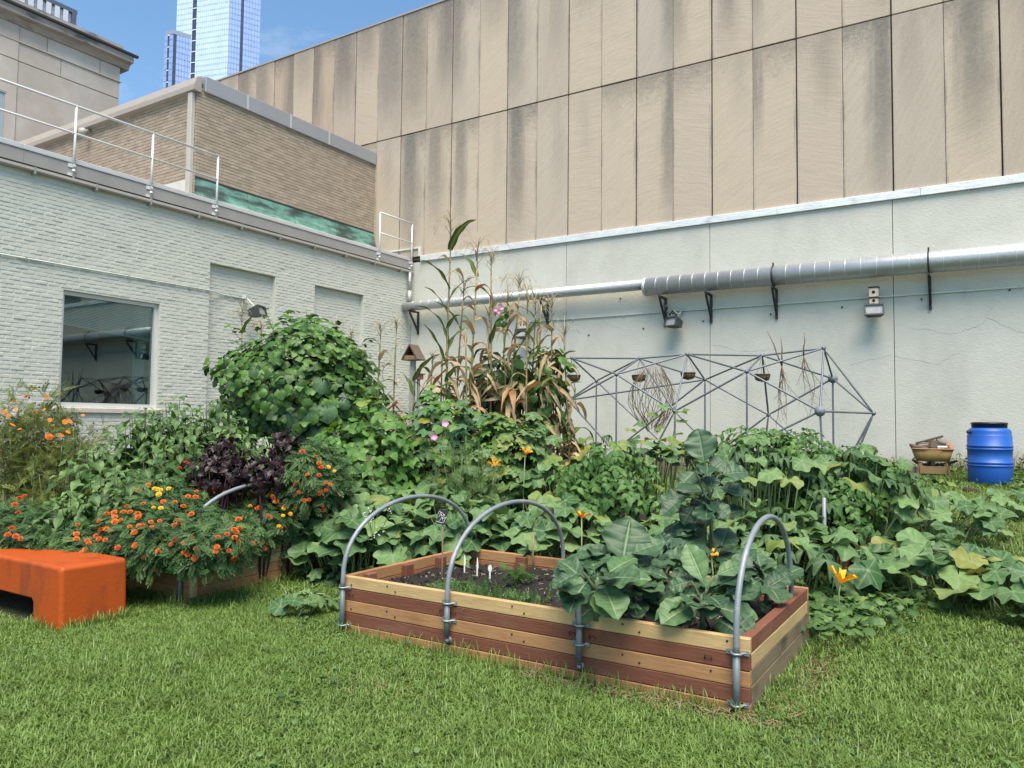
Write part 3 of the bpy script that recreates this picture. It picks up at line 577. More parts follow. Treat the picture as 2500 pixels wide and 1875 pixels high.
# ================================================================== DUCT
M_galv = mat('galvanised_duct', (0.46, 0.475, 0.485), 0.42, metal=0.6, var=0.08, vscale=9, bump=.25, bscale=12, bstretch=(8, 1, 1))
M_seam = mat('duct_seam', (0.56, 0.57, 0.58), 0.45, metal=.5)
M_iron = mat('black_iron', (0.022, 0.026, 0.028), 0.5)
DY = WY-.29; zs_, zb_ = onY(1200, 729, DY).z, onY(2300, 640, DY).z
xj = onY(1575, 680, DY).x
DU = thing('ventilation_duct', 'long silver spiral duct on black brackets stepping up in width along the plaster wall', 'duct', (-5, DY, zb_))
b = MB(); b.tube([(WX+.02, DY-.02, zs_-.02), (-12.4, DY, zs_), (xj+.05, DY, zs_+.0)], .122, 28); b.build('narrow_duct', M_galv, DU)
b = MB(); b.tube([(xj, DY, zb_+.035), (6, DY, zb_)], .198, 32); b.build('wide_duct', M_galv, DU)
b = MB(); b.lathe([(.12, -.03), (.202, -.01), (.205, .0), (.205, .05), (.199, .055)], (xj, DY, zb_+.035), 28, (1, 0, 0)); b.build('reducer_collar', M_seam, DU)
def seam_mesh(r):
    m = MB(); m.lathe([(r-.002, -.007), (r+.005, -.003), (r+.005, .003), (r-.002, .007)], (0, 0, 0), 24, (1, 0.02, 0)); return m.mesh('seam', M_seam)
s1, s2 = seam_mesh(.122), seam_mesh(.198)
x = -12.9
while x < xj-.1: put(s1, 'seam', DU, Matrix.Translation((x, DY, zs_+.0))); x += .272
x = xj+.3
while x < 3: put(s2, 'seam', DU, Matrix.Translation((x, DY, zb_+.035*(6-x)/(6-xj)))); x += .272
for pxx, r, zc, strap in ((1025, .122, zs_, 0), (1340, .122, zs_, 0), (1627, .198, zb_, 0), (1738, .198, zb_, 0), (1897, .198, zb_, 1), (2271, .198, zb_, 1), (2700, .198, zb_, 1)):
    X = onY(pxx, 700, WY).x; zt = zc-r-.0
    b = MB(); b.box((X-.022, WY-.07, zt-.62), (X+.022, WY-.021, zt+.0)); b.box((X-.02, DY-.17, zt-.05), (X+.02, WY-.071, zt-.002))
    d0, d1 = Vector((X, DY-.12, zt-.06)), Vector((X, WY-.06, zt-.52)); dd = d1-d0
    b.obox((d0+d1)/2, (.05, .035, dd.length), dd.to_track_quat('Z', 'X').to_matrix()); b.build('bracket', M_iron, DU)
    if strap:
        b = MB(); b.lathe([(r+.003, -.014), (r+.016, -.014), (r+.016, .014), (r+.003, .014)], (X, DY, zc+.02), 28, (1, 0, 0)); b.box((X-.015, DY-.05, zc+r), (X+.015, DY-.03, zc+r+.09)); b.build('strap', M_iron, DU)
b = MB(); p = onY(1625, 748, WY-.3); b.obox(p, (.06, .42, .07), Euler((R(20), 0, R(25))).to_matrix()); b.build('loose_bracket_arm', M_iron, DU)
# ================================================================== FLOODLIGHTS and BIRDHOUSES
M_lampb = mat('floodlight_housing', (.045, .052, .052), .55, var=.2, vscale=9); M_lens = mat('dusty_lens', (.30, .31, .31), .25, var=.25, vscale=14, spec=.6)
def floodlight(label, c, rotz, tilt=-14):
    T = thing('floodlight', label, 'floodlight', c, 'floodlights on the walls'); c = Vector(c)
    Mx = Matrix.Rotation(rotz, 3, 'Z') @ Matrix.Rotation(R(tilt), 3, 'X')      # local -Y is the lamp's front
    P = lambda x, y, z: c+Mx@Vector((x, y, z))
    b = MB(); f, k = .165, .12
    vs = [P(-f, -.13, -.105), P(f, -.13, -.105), P(f, -.13, .105), P(-f, -.13, .105), P(-k, .09, -.07), P(k, .09, -.07), P(k, .09, .085), P(-k, .09, .085)]
    b.add(vs, [(0, 1, 5, 4), (1, 2, 6, 5), (2, 3, 7, 6), (3, 0, 4, 7), (4, 5, 6, 7)])
    for k_ in range(5): b.obox(P(0, .115, -.05+.03*k_), (.2, .05, .008), Mx)
    b.build('housing', M_lampb, T)
    b = MB()
    for x0, x1, z0_, z1_ in ((-.17, .17, .085, .112), (-.17, .17, -.112, -.085), (-.17, -.145, -.0849, .0849), (.145, .17, -.0849, .0849)):
        b.obox(P((x0+x1)/2, -.14, (z0_+z1_)/2), (x1-x0, .035, z1_-z0_), Mx)
    b.build('door_frame', M_lampb, T)
    b = MB(); b.obox(P(0, -.125, 0), (.29, .006, .17), Mx); b.build('lens', M_lens, T)
    b = MB(); bk = c+Matrix.Rotation(rotz, 3, 'Z')@Vector((0, .25, .33))
    b.tube([c+Mx@Vector((0, .0, .10)), c+Mx@Vector((0, .03, .17)), bk+Matrix.Rotation(rotz, 3, 'Z')@Vector((0, -.03, -.02))], .016, 8); b.obox(bk, (.11, .10, .075), Matrix.Rotation(rotz, 3, 'Z')); b.build('mounting_arm', M_cond, T)
    return T
FY = WY-.27
lA = onY(1648, 790, FY); floodlight('black floodlight under a small green birdhouse, turned towards the dried vine ball', lA, R(-24))
lB = onY(2134, 762, FY); floodlight('black floodlight under a two holed wooden bird box, nearest the blue barrel', lB, R(8))
lC = onY(1278, 818, FY); floodlight('black floodlight half hidden behind the tall dry corn', lC, R(0))
lD = onX(625, 763, WX+.22); floodlight('grey floodlight in the bricked up opening of the brick wall', lD, R(90+22))
M_bh1 = mat('raw_bird_box', (.52, .45, .36), .8, var=.15, vscale=12); M_bhd = mat('bird_box_dark', (.02, .016, .012), .9); M_bhg = mat('green_bird_box', (.16, .21, .18), .75, var=.2, vscale=10)
def holes(T, lst):
    for (p, r) in lst:
        b = MB(); b.lathe([(0, 0), (r, 0), (r, .004), (0, .004)], p, 12, (0, -1, 0)); b.build('entrance_hole', M_bhd, T)
c = lB+Vector((0, .02, .115)); T = thing('birdhouse', 'pale wooden two storey bird box standing on the floodlight near the barrel', 'birdhouse', c, 'birdhouses on the floodlights')
b = MB(); b.box((c.x-.075, c.y-.06, c.z), (c.x+.075, c.y+.08, c.z+.15), ch=.004); b.build('lower_box', M_bh1, T)
b = MB(); b.box((c.x-.085, c.y-.075, c.z+.151), (c.x+.085, c.y+.09, c.z+.168)); b.box((c.x-.09, c.y-.085, c.z+.343), (c.x+.09, c.y+.09, c.z+.362)); b.build('roof', M_bhd, T)
b = MB(); b.box((c.x-.08, c.y-.07, c.z+.17), (c.x+.08, c.y+.08, c.z+.342), ch=.004); b.build('upper_box', M_bh1, T)
holes(T, [((c.x, c.y-.0605, c.z+.10), .028), ((c.x, c.y-.0605, c.z+.035), .018), ((c.x, c.y-.0705, c.z+.26), .03)])
c = lA+Vector((-.02, -.02, .115)); T = thing('birdhouse', 'small dark green gabled birdhouse standing on a floodlight under the wide duct', 'birdhouse', c, 'birdhouses on the floodlights')
b = MB(); b.prism([(-.045, 0), (.045, 0), (.055, .10), (0, .155), (-.055, .10)], (c.x, c.y-.05, c.z), (1, 0, 0), (0, 0, 1), (0, 1, 0), .1); b.build('body', M_bhg, T)
for s in (-1, 1):
    b = MB(); b.obox((c.x+s*.05, c.y-.01, c.z+.127), (.15, .16, .012), Matrix.Rotation(s*R(45), 3, 'Y')); b.build('roof_board', M_bhg, T)
holes(T, [((c.x, c.y-.051, c.z+.09), .015)])
c = lC+Vector((0, 0, .115)); T = thing('birdhouse', 'tan wooden bird box seen between the dry corn leaves', 'birdhouse', c, 'birdhouses on the floodlights')
b = MB(); b.box((c.x-.1, c.y-.06, c.z), (c.x+.1, c.y+.08, c.z+.20), ch=.004); b.build('box', M_bh1, T)
b = MB(); b.box((c.x-.09, c.y-.08, c.z+.201), (c.x-.02, c.y+.09, c.z+.27)); b.box((c.x+.03, c.y-.08, c.z+.201), (c.x+.1, c.y+.09, c.z+.25)); b.build('top_block', M_bh1, T)
holes(T, [((c.x-.045, c.y-.061, c.z+.13), .02), ((c.x+.045, c.y-.061, c.z+.13), .02)])
# ================================================================== TUBE SPACE FRAME
M_tube = mat('galvanised_tube', (0.15, 0.17, 0.20), 0.5, metal=.35, var=.15, vscale=5); M_hub = mat('hub_tape', (.17, .19, .21), .6, var=.4, vscale=20)
YF, YM, YB = 12.5, 13.3, 14.1
ND = {'T0': onY(1396, 874, YM), 'T1': onY(1562, 875, YM), 'T2': onY(1678, 865, YM), 'T3': onY(1861, 868, YM), 'T4': onY(2011, 850, YM), 'M0': onY(1456, 930, YB), 'M1': onY(1505, 914, YF), 'M2': onY(1721, 927, YB), 'M3': onY(1823, 907, YF), 'M4': onY(2033, 924, YB),
      'L0': onY(1387, 977, YB), 'L1': onY(1647, 1004, YF), 'L2': onY(1876, 1013, YB), 'L3': onY(2002, 1004, YF), 'L4': onY(2133, 1009, YM), 'Tm': onY(1290, 885, YM), 'Mm': onY(1330, 925, YF), 'Lm': onY(1392, 976, YF)}
def gnd(n, x, y): ND[n] = Vector((x, y, float(ground(x, y))))
for k in ('M0', 'M1', 'M2', 'M3', 'M4'): gnd('G'+k, ND[k].x, ND[k].y)
for k, (px_, py_, Y) in {'Ga': (1830, 1105, YF), 'Gb': (1560, 1085, YF), 'Gc': (2013, 1110, YF), 'Gd': (2050, 1110, YB), 'Ge': (1860, 1095, YB+.1), 'Gf': (2040, 1110, YM), 'Gg': (2060, 1110, YM), 'Gh': (1450, 1090, YB), 'Gi': (1650, 1100, YF-.1), 'Gj': (1690, 1095, YB)}.items():
    q = onY(px_, py_, Y); gnd(k, q.x, q.y)
FR = thing('tube_frame', 'grey metal tube space frame of triangles standing before the plaster wall', 'trellis frame', (-4, YM, .7))
E_ = 'Tm-T0 T0-T1 T1-T2 T2-T3 T3-T4 T0-M0 T0-M1 T1-M0 T1-M1 T1-M2 T2-M1 T2-M2 T2-M3 T2-L1 T3-M2 T3-M3 T3-M4 T3-L2 T4-M3 T4-M4 T4-L3 T4-L4 M0-L0 M1-Lm M1-L1 M0-Gj M2-L0 M3-L1 M3-L3 M2-L2 M2-Gh M4-L2 M4-L4 L3-L4 L1-Ga L1-Gb L1-Gi L3-Gi L3-Gc L2-Gj L2-Gd L2-Ge L4-Gf L4-Gg M0-GM0 M1-GM1 M2-GM2 M3-GM3 M4-GM4 T1-L1 L0-Gb'.split()
for e in E_:
    a, c = (ND[k] for k in e.split('-')); d = (c-a).normalized()
    b = MB(); b.tube([a+d*.03, a+d*.09, c-d*.09, c-d*.03], [.008, .0165, .0165, .008], 8); b.build('strut', M_tube, FR)
for k, p in ND.items():
    if k[0] == 'G': continue
    b = MB(); r = .085 if k in ('M4', 'L3') else .038
    b.lathe([(0, -r), (r*.6, -r*.8), (r, -r*.2), (r, r*.3), (r*.6, r*.8), (0, r)], p, 8 if r > .05 else 7, (random.uniform(-.4, .4), -.4, 1)); b.build('hub', M_hub if r > .05 else M_tube, FR)
# hanging baskets
M_coco = mat('coco_liner', (.16, .105, .06), .95, var=.4, vscale=40, bump=.8, bscale=60); M_wire = mat('basket_wire', (.07, .06, .05), .6)
for k, px_, py_, Y, lab in (('T0', 1401, 917, YM, 'half round coconut fibre basket hanging beside the dry corn'), ('T1', 1560, 917, YM, 'half round coconut fibre basket hanging just above the dried vine ball'), ('T2', 1680, 911, YM, 'half round coconut fibre basket hanging right of the dried vine ball'), ('T3', 1861, 915, YM, 'half round coconut fibre basket hanging near the bare root bunches')):
    c = onY(px_, py_, Y); T = thing('hanging_basket', lab, 'hanging basket', c, 'baskets hanging from the tube frame')
    r = .125; b = MB(); b.lathe([(.0, -.115), (r*.55, -.11), (r*.88, -.08), (r, -.03), (r, 0), (r*.9, .0), (r*.8, -.04), (0, -.06)], c, 18); b.build('liner', M_coco, T)
    b = MB(); b.lathe([(r+.002, -.008), (r+.01, -.008), (r+.01, .012), (r+.002, .012)], c, 18)
    for j in range(9):
        t_ = 2*math.pi*j/9; u = Vector((math.cos(t_), math.sin(t_), 0)); b.tube([c+u*(r+.005), c+u*(r*1.02)+Vector((0, 0, -.04)), c+u*r*.88+Vector((0, 0, -.09)), c+Vector((0, 0, -.122))], .004, 4)
    b.build('wire_frame', M_wire, T)
    for j in range(3):
        t_ = 2*math.pi*(j+.3)/3; b = MB(); b.tube([c+Vector((math.cos(t_)*r, math.sin(t_)*r, 0)), ND[k]+Vector((0, 0, -.02))], .003, 4); b.build('hanger_wire', M_wire, T)
# dried vine ball and root bunches
M_twig = mat('dry_twig', (.17, .125, .085), .9, var=.3, vscale=8)
c = onY(1592, 975, 12.9); T = thing('dried_vine_ball', 'hollow egg of dried bare vines caught inside the tube frame', 'dried vines', c)
for grp in range(5):
    b = MB()
    for i in range(9):
        a = random.uniform(0, 6.28); h0, h1 = random.uniform(.45, .62), random.uniform(-.62, -.4); rr = random.uniform(.33, .46); tw = random.uniform(-1.6, 1.6); pts = []
        for s in range(9):
            t_ = s/8; z = h0+(h1-h0)*t_; w_ = rr*math.sin(math.pi*min(max((t_*.86+.1), 0), 1))**.75; aa = a+tw*t_
            pts.append(c+Vector((math.cos(aa)*w_+random.uniform(-.02, .02), math.sin(aa)*w_*.9, z+random.uniform(-.02, .02))))
        b.tube(pts, random.uniform(.003, .006), 4)
    b.build('vine_strand', M_twig, T)
def rootbunch(lab, tops, base, n, ln):
    T = thing('root_bunch', lab, 'dried roots', base, 'dried roots hung on the tube frame')
    for tp in tops:
        b = MB(); mid_ = (tp*.35+base*.65)+Vector((random.uniform(-.03, .03), 0, 0)); b.tube([tp, tp*.6+base*.4+Vector((.015, 0, 0)), mid_, base], [.007, .011, .013, .014], 6); b.build('stem', M_twig, T)
    for i in range(n):
        b = MB(); p = base.copy(); a = random.uniform(-.35, .35); d = Vector((math.sin(a), random.uniform(-.25, .25), -1)); pts = [p.copy()]; L_ = ln*random.uniform(.5, 1)
        for s in range(9):
            d += Vector((random.uniform(-.32, .32), random.uniform(-.25, .25), -.12)); d.normalize(); p = p+d*L_/9; pts.append(p.copy())
            if random.random() < .55:
                q = p+Vector((random.uniform(-.12, .12), random.uniform(-.08, .08), -random.uniform(.03, .12))); b.tube([p, (p+q)/2+Vector((0, .01, .01)), q], [.003, .0025, .0015], 3)
        b.tube(pts, [.009-.0008*s for s in range(10)], 4); b.build('root', M_twig, T)
rootbunch('longest dark bare roots hung upside down from the frame, two sticks poking above', [onY(1873, 808, 12.9), onY(1906, 823, 12.9)], onY(1909, 893, 12.9), 7, 1.05)
rootbunch('shorter bare root bunch hung close by the topmost frame corner', [onY(1963, 812, 12.9)], onY(1962, 868, 12.9), 6, .95)
# ================================================================== BARREL
bx, by = 0.01, 14.2; bz = float(ground(bx, by))-.005
T = thing('barrel', 'blue plastic barrel with black screw lid standing on the grass', 'barrel', (bx, by, bz))
M_blue = mat('blue_plastic', (0.010, 0.088, 0.40), 0.45, var=.10, vscale=3, var2=(.03, .12, .38), v2=(.5, .8), v2scale=2.5, v2stretch=(1, 1, .6), spec=.5)
b = MB(); b.lathe([(0, 0), (.285, 0), (.30, .02), (.305, .26), (.305, .272), (.318, .28), (.318, .30), (.305, .308), (.305, .318), (.318, .326), (.318, .345), (.305, .352), (.307, .53), (.32, .54), (.32, .555), (.308, .562), (.308, .58), (.32, .587), (.32, .60), (.307, .61), (.306, .755), (.300, .765), (.296, .77), (.298, .82), (.285, .85), (.25, .873), (.235, .88), (.235, .90), (0, .90)], (bx, by, bz), 48); b.build('body', M_blue, T)
b = MB(); b.lathe([(.238, .882), (.245, .884), (.245, .93), (.252, .932), (.252, .955), (.235, .965), (.21, .968), (.205, .958), (0, .956)], (bx, by, bz), 48); b.build('lid', mat('black_plastic', (.012, .013, .015), .4), T)
b = MB(); p = Vector((bx-.245, by-.16, bz+.81)); b.lathe([(0, 0), (.022, 0), (.022, .03), (.03, .032), (.03, .055), (0, .055)], p, 10, (-.85, -.4, 0)); b.build('spigot', M_iron, T)
# ================================================================== WHEELBARROW with scrap
c = at(2279, 1161, 12.85); gx_, gy_ = c.x, c.y; gz_ = float(ground(gx_, gy_))
WR = Matrix.Rotation(R(6), 3, 'Z')
P = lambda x, y, z: Vector((gx_, gy_, gz_))+WR@Vector((x, y, z))
T = thing('wheelbarrow', 'rusty yellow wheelbarrow with wooden legs, its tub heaped with scrap', 'wheelbarrow', (gx_, gy_, gz_))
M_yel = mat('rusty_yellow_paint', (.30, .20, .07), .7, var=.25, vscale=5, var2=(.20, .10, .05), v2=(.45, .7), v2scale=4, v2stretch=(1, 1, .5), bump=.2); M_rust = mat('rust_rim', (.34, .20, .13), .85, var=.3, vscale=14); M_legw = mat('weathered_leg_wood', (.24, .16, .08), .85, var=.2, vscale=6, bump=.3, bstretch=(1, 1, .2))
def rrect(hx, hy, r, n=5):
    out = []
    for cx_, cy_, a0 in ((hx-r, hy-r, 0), (-hx+r, hy-r, 90), (-hx+r, -hy+r, 180), (hx-r, -hy+r, 270)):
        for k in range(n): a = R(a0+90*k/(n-1)); out.append((cx_+r*math.cos(a), cy_+r*math.sin(a)))
    return out
b = MB(); b.smooth = True; rings = [(rrect(.0, .0, .0), .265, .35), (rrect(.235, .30, .1), .265, .35), (rrect(.262, .34, .11), .31, .36), (rrect(.312, .42, .12), .475, .38), (rrect(.297, .40, .11), .47, .38), (rrect(.23, .30, .1), .30, .36), (rrect(0, 0, 0), .30, .36)]
vs = []; n = len(rings[1][0])
for rr, z, oy in rings: vs += [P(x, y+oy, z+.03*(y > .3)) for x, y in rr]
b.add(vs, [(i*n+k, i*n+(k+1)%n, (i+1)*n+(k+1)%n, (i+1)*n+k) for i in range(len(rings)-1) for k in range(n)]); b.build('tub', M_yel, T)
b = MB(); rr = rrect(.314, .422, .12); b.tube([P(x, y+.38, .477+.03*(y > .3)) for x, y in rr+rr[:1]], .012, 6, cap=False); b.build('rim', M_rust, T)
for s in (-1, 1):
    b = MB(); b.tube([P(s*.31, -.35, .30), P(s*.24, .1, .24), P(s*.06, 1.0, .16)], .024, 8); b.build('handle', M_iron, T)
    b = MB(); q0, q1 = P(s*.235, .02, 0), P(s*.19, .06, .235); b.obox((q0+q1)/2, (.045, .05, (q1-q0).length), (q1-q0).to_track_quat('Z', 'Y').to_matrix() @ Matrix.Rotation(0, 3, 'Z')); b.build('leg', M_legw, T)
b = MB(); b.obox(P(0, -.0, .125), (.40, .022, .125), WR); b.build('cross_board', M_legw, T)
b = MB(); b.obox(P(0, .06, .23), (.06, .06, .06), WR); b.obox(P(0, .15, .215), (.36, .05, .03), WR); b.build('brace', M_iron, T)
b = MB(); b.lathe([(.06, -.03), (.16, -.04), (.19, -.025), (.19, .025), (.16, .04), (.06, .03), (.06, -.03)], P(0, 1.0, .19), 20, WR@Vector((1, 0, 0))); b.build('wheel', M_iron, T)
M_scr = mat('scrap_wood', (.10, .072, .052), .9, var=.35, vscale=10, bump=.4); M_scr2 = mat('scrap_grey', (.17, .15, .13), .9, var=.3, vscale=9, bump=.4); M_whp = mat('white_plastic', (.72, .72, .70), .45)
for lab, x, y, z, sz, rot, mm in (('broad dark slab of scrap lying on the left of the wheelbarrow tub', -.20, .16, .50, (.27, .22, .05), (8, 10, 12), M_scr), ('long thin stick sloping across the top of the scrap heap', -.04, .25, .63, (.44, .04, .035), (0, -17, 8), M_scr), ('grey squarish block on top of the scrap heap', .15, .26, .57, (.19, .16, .12), (22, 14, 25), M_scr2),
    ('upright dark chunk in the middle of the scrap heap', .01, .12, .53, (.13, .12, .17), (-15, 24, 30), M_scr), ('reddish plank end leaning on the right rim of the tub', .26, .2, .53, (.05, .3, .12), (12, -30, -14), M_rust), ('dark rubbish piece at the back of the scrap heap', .06, .45, .56, (.3, .2, .1), (0, 12, -20), M_scr), ('small white plate lying at the front of the scrap heap', .14, .05, .515, (.15, .05, .03), (6, 0, 4), M_whp), ('brown off-cut lying low under the thin stick', -.1, .3, .52, (.3, .18, .1), (5, -8, 18), M_scr2)):
    b = MB(); b.obox(P(x, y, z), sz, WR@Euler([R(q) for q in rot]).to_matrix(), ch=min(sz)*.2); q = b.build('scrap_piece', mm); props(q, lab, 'scrap', 'scrap heaped in the wheelbarrow')
# log, stump, clod
p0, p1 = at(2148, 1141, 13.6), at(2242, 1147, 13.2); p0.z = float(ground(p0.x, p0.y))+.06; p1.z = float(ground(p1.x, p1.y))+.07
b = MB(); d = p1-p0; b.tube([p0+d*s+Vector((0, 0, random.uniform(-.01, .01))) for s in (0, .1, .25, .4, .55, .7, .85, 1)], [.05, .065, .06, .07, .068, .075, .08, .06], 12)
for s in (.35, .62, .8): b.lathe([(0, 0), (.02, 0), (.018, .02), (0, .02)], p0+d*s+Vector((0, -.068, 0)), 8, (0, -1, .2))
q = b.build('log', mat('peeled_log', (.50, .40, .28), .8, var=.2, vscale=5, var2=(.30, .2, .12), v2=(.6, .75), v2scale=6)); props(q, 'pale peeled log lying in the grass behind the wheelbarrow', 'log')
c = at(2127, 1101, 13.2); b = MB(); b.lathe([(0, -.12), (.07, -.11), (.085, -.02), (.075, .06), (.05, .09), (0, .085)], c, 9, (.35, 0, 1)); q = b.build('driftwood', M_scr); props(q, 'rounded dark wood stump showing between leaves and plaster wall', 'stump')
zc_ = float(ground(c.x, c.y)); b = MB(); b.tube([(c.x, c.y, zc_), (c.x-.03, c.y, c.z-.1)], .05, 8); b.build('stem', M_scr, q)
c = at(2371, 1206, 11.0); c.z = float(ground(c.x, c.y))+.03; b = MB(); b.obox(c, (.22, .12, .11), Euler((.1, .2, .3)).to_matrix(), ch=.03); q = b.build('broken_brick', mat('mossy_clod', (.045, .03, .02), .95, var=.4, vscale=20, bump=.6)); props(q, 'dark mossy lump lying on the grass in front of the barrel', 'brick')
# ================================================================== BIRD FEEDER on a post
c = onY(1009, 880, 15.0); c2 = Vector((c.x, c.y, float(ground(c.x, c.y))))
T = thing('bird_feeder', 'open triangular wooden bird feeder on a grey post in the wall corner', 'bird feeder', c2)
M_bf = mat('feeder_wood', (.11, .085, .065), .85, var=.2, vscale=8); M_bf2 = mat('feeder_front', (.23, .145, .085), .85, var=.15, vscale=8); M_post = mat('grey_post', (.27, .27, .27), .85, var=.15, vscale=6)
b = MB(); b.box((c.x-.055, c.y-.05, c2.z-.1), (c.x+.055, c.y+.05, c.z-.005)); b.build('post', M_post, T)
b = MB(); b.box((c.x-.24, c.y-.16, c.z), (c.x+.24, c.y+.16, c.z+.025)); b.build('floor', M_bf, T)
for s in (-1, 1):
    a_, e_ = Vector((c.x+s*.235, c.y, c.z+.01)), Vector((c.x, c.y, c.z+.37)); d = e_-a_
    b = MB(); b.obox((a_+e_)/2+Vector((s*.012, 0, .01)), (.03, .34, d.length+.03), Matrix.Rotation(math.atan2(d.x, d.z), 3, 'Y')); b.build('roof_board', M_bf, T)
b = MB(); b.prism([(-.20, 0), (.20, 0), (.145, .085), (-.15, .10)], (c.x, c.y-.15, c.z+.026), (1, 0, 0), (0, 0, 1), (0, 1, 0), .02); b.build('front_board', M_bf2, T)
b = MB(); b.prism([(-.21, 0), (.21, 0), (0, .32)], (c.x, c.y+.13, c.z+.026), (1, 0, 0), (0, 0, 1), (0, 1, 0), .02); b.build('back_board', M_bhd, T)
c = onY(1022, 915, 15.2); T = thing('birdhouse', 'low reddish birdhouse half hidden behind corn leaves by the feeder post', 'birdhouse', (c.x, c.y, c.z))
b = MB(); b.box((c.x-.1, c.y-.08, c.z-.12), (c.x+.1, c.y+.08, c.z), ch=.005); b.build('box', mat('red_bird_box', (.26, .13, .085), .85, var=.15), T)
b = MB(); b.box((c.x-.15, c.y-.12, c.z+.001), (c.x+.14, c.y+.1, c.z+.03)); b.build('roof', M_bf, T)
b = MB(); b.box((c.x-.03, c.y-.03, float(ground(c.x, c.y))-.05), (c.x+.03, c.y+.03, c.z-.121)); b.build('post', M_post, T)
# ================================================================== RAISED BEDS
def wood(name, c, v2c): return mat(name, c, .62, var=.10, vscale=7, var2=v2c, v2=(.48, .72), v2scale=3.4, v2stretch=(.5, .5, 1.6), bump=.2, bscale=60, bstretch=(.15, .15, 1), spec=.35, objvar=.05)
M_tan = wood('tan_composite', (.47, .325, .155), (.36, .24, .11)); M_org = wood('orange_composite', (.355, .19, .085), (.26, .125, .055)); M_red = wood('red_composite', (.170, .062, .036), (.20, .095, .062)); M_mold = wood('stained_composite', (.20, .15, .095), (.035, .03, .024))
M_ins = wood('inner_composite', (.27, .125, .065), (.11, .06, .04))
M_soil = mat('potting_soil', (.018, .014, .011), .95, var=.5, vscale=30, bump=1.0, bscale=60)
M_scrw = mat('screw_hole', (.03, .02, .012), .7)
M_emt = mat('galvanised_conduit', (.22, .25, .275), .55, metal=.3, var=.14, vscale=6, var2=(.30, .32, .33), v2=(.5, .7), v2scale=9); M_slv = mat('grey_sleeve', (.15, .18, .19), .55, metal=.3, var=.15, vscale=12); M_zinc = mat('zinc_strap', (.25, .29, .30), .45, metal=.5)
BHT = .085
def bed(label, x0, x1, y0, y1, nb, front, side, group, inner, soilz, zoff=0.0, back=None):
    T = thing('raised_bed', label, 'raised bed', ((x0+x1)/2, (y0+y1)/2, zoff), group); th = .042
    zt = zoff+nb*BHT-.035
    for i in range(nb):
        z1_ = zt-i*BHT; z0_ = z1_-BHT+.003; jx = random.uniform(-.002, .002)
        b = MB(); b.obox(((x0+x1)/2, y0+th/2+jx, (z0_+z1_)/2), (x1-x0, th, z1_-z0_), Euler((0, random.uniform(-.0008, .0008), random.uniform(-.001, .001))).to_matrix(), ch=.004); b.build('plank', front[i], T)
        b = MB(); b.box((x1-th-.018+jx, y0+th+.002, z0_), (x1-.002+jx, y1-th-.002, z1_), ch=.004); b.build('plank', side[i], T)
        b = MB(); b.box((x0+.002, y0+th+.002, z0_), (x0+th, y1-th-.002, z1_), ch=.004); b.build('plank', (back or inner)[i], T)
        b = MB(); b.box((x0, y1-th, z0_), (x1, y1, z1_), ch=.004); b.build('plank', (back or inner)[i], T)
    zp = zt-.012
    pl = [(x0+th+.002, y0+f*(y1-y0), 0) for f in (.12, .40, .68)]+[(x0+th+.002, y1-th-.102, 0)]+[(x0+f*(x1-x0), y1-th-.052, 1) for f in (.2, .41, .62, .83)]+[(x0+f*(x1-x0), y0+th+.002, 1) for f in (.04, .30, .56, .8)]+[(x1-th-.07, y1-th-.125, 0), (x1-th-.07, y0+.62*(y1-y0), 0)]
    for px_, py_, k in pl:
        b = MB()
        if k: b.box((px_, py_, zoff), (px_+.095, py_+.05, zp-(.0 if py_ > (y0+y1)/2 else .0)), ch=.004)
        else: b.box((px_, py_, zoff), (px_+.05, py_+.095, zp), ch=.004)
        b.build('corner_post', M_red, T)
    b = MB(); n1, n2 = 40, 24; b.smooth = True
    xs_, yy_ = np.linspace(x0+th, x1-th-.02, n1), np.linspace(y0+th, y1-th, n2); vs = []
    for y in yy_:
        for x in xs_: vs.append((x, y, soilz+.018*math.sin(x*5+y*3)+.012*math.sin(x*11-y*7)+random.uniform(-.008, .008)))
    b.add(vs, [(j*n1+i, j*n1+i+1, (j+1)*n1+i+1, (j+1)*n1+i) for j in range(n2-1) for i in range(n1-1)]); b.build('soil', M_soil, T)
    return T, zt
B1X0, B1X1, B1Y0, B1Y1 = -3.985, -1.075, 4.08, 5.62
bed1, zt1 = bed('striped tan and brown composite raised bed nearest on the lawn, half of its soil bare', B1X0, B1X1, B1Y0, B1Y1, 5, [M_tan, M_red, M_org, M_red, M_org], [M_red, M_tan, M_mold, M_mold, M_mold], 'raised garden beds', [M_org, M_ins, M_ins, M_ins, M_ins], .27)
b = MB()      # screw holes in the front boards
for i, fx in ((0, (.035, .15, .175, .50, .53, .755, .79, .96)), (2, (.035, .15, .175, .50, .53, .755, .79, .93))):
    for k, f in enumerate(fx):
        x = B1X0+f*(B1X1-B1X0); z = zt1-i*BHT-(.025 if k % 2 else .055); b.lathe([(0, 0), (.006, 0), (.006, .0035), (0, .0035)], (x, B1Y0-.0005, z), 8, (0, -1, 0))
b.build('screw_holes', M_scrw, bed1)
M_stple = mat('rusty_staple', (.05, .02, .015), .6)
for f in (.035, .315, .345, .645, .69, .925):
    b = MB(); x = B1X0+f*(B1X1-B1X0); z = zt1-1.45*BHT; b.tube([(x-.02, B1Y0-.006, z-.015), (x-.014, B1Y0-.009, z+.008), (x, B1Y0-.012, z+.0), (x+.016, B1Y0-.009, z+.006), (x+.02, B1Y0-.004, z-.012)], .003, 5); b.build('staple', M_stple, bed1)
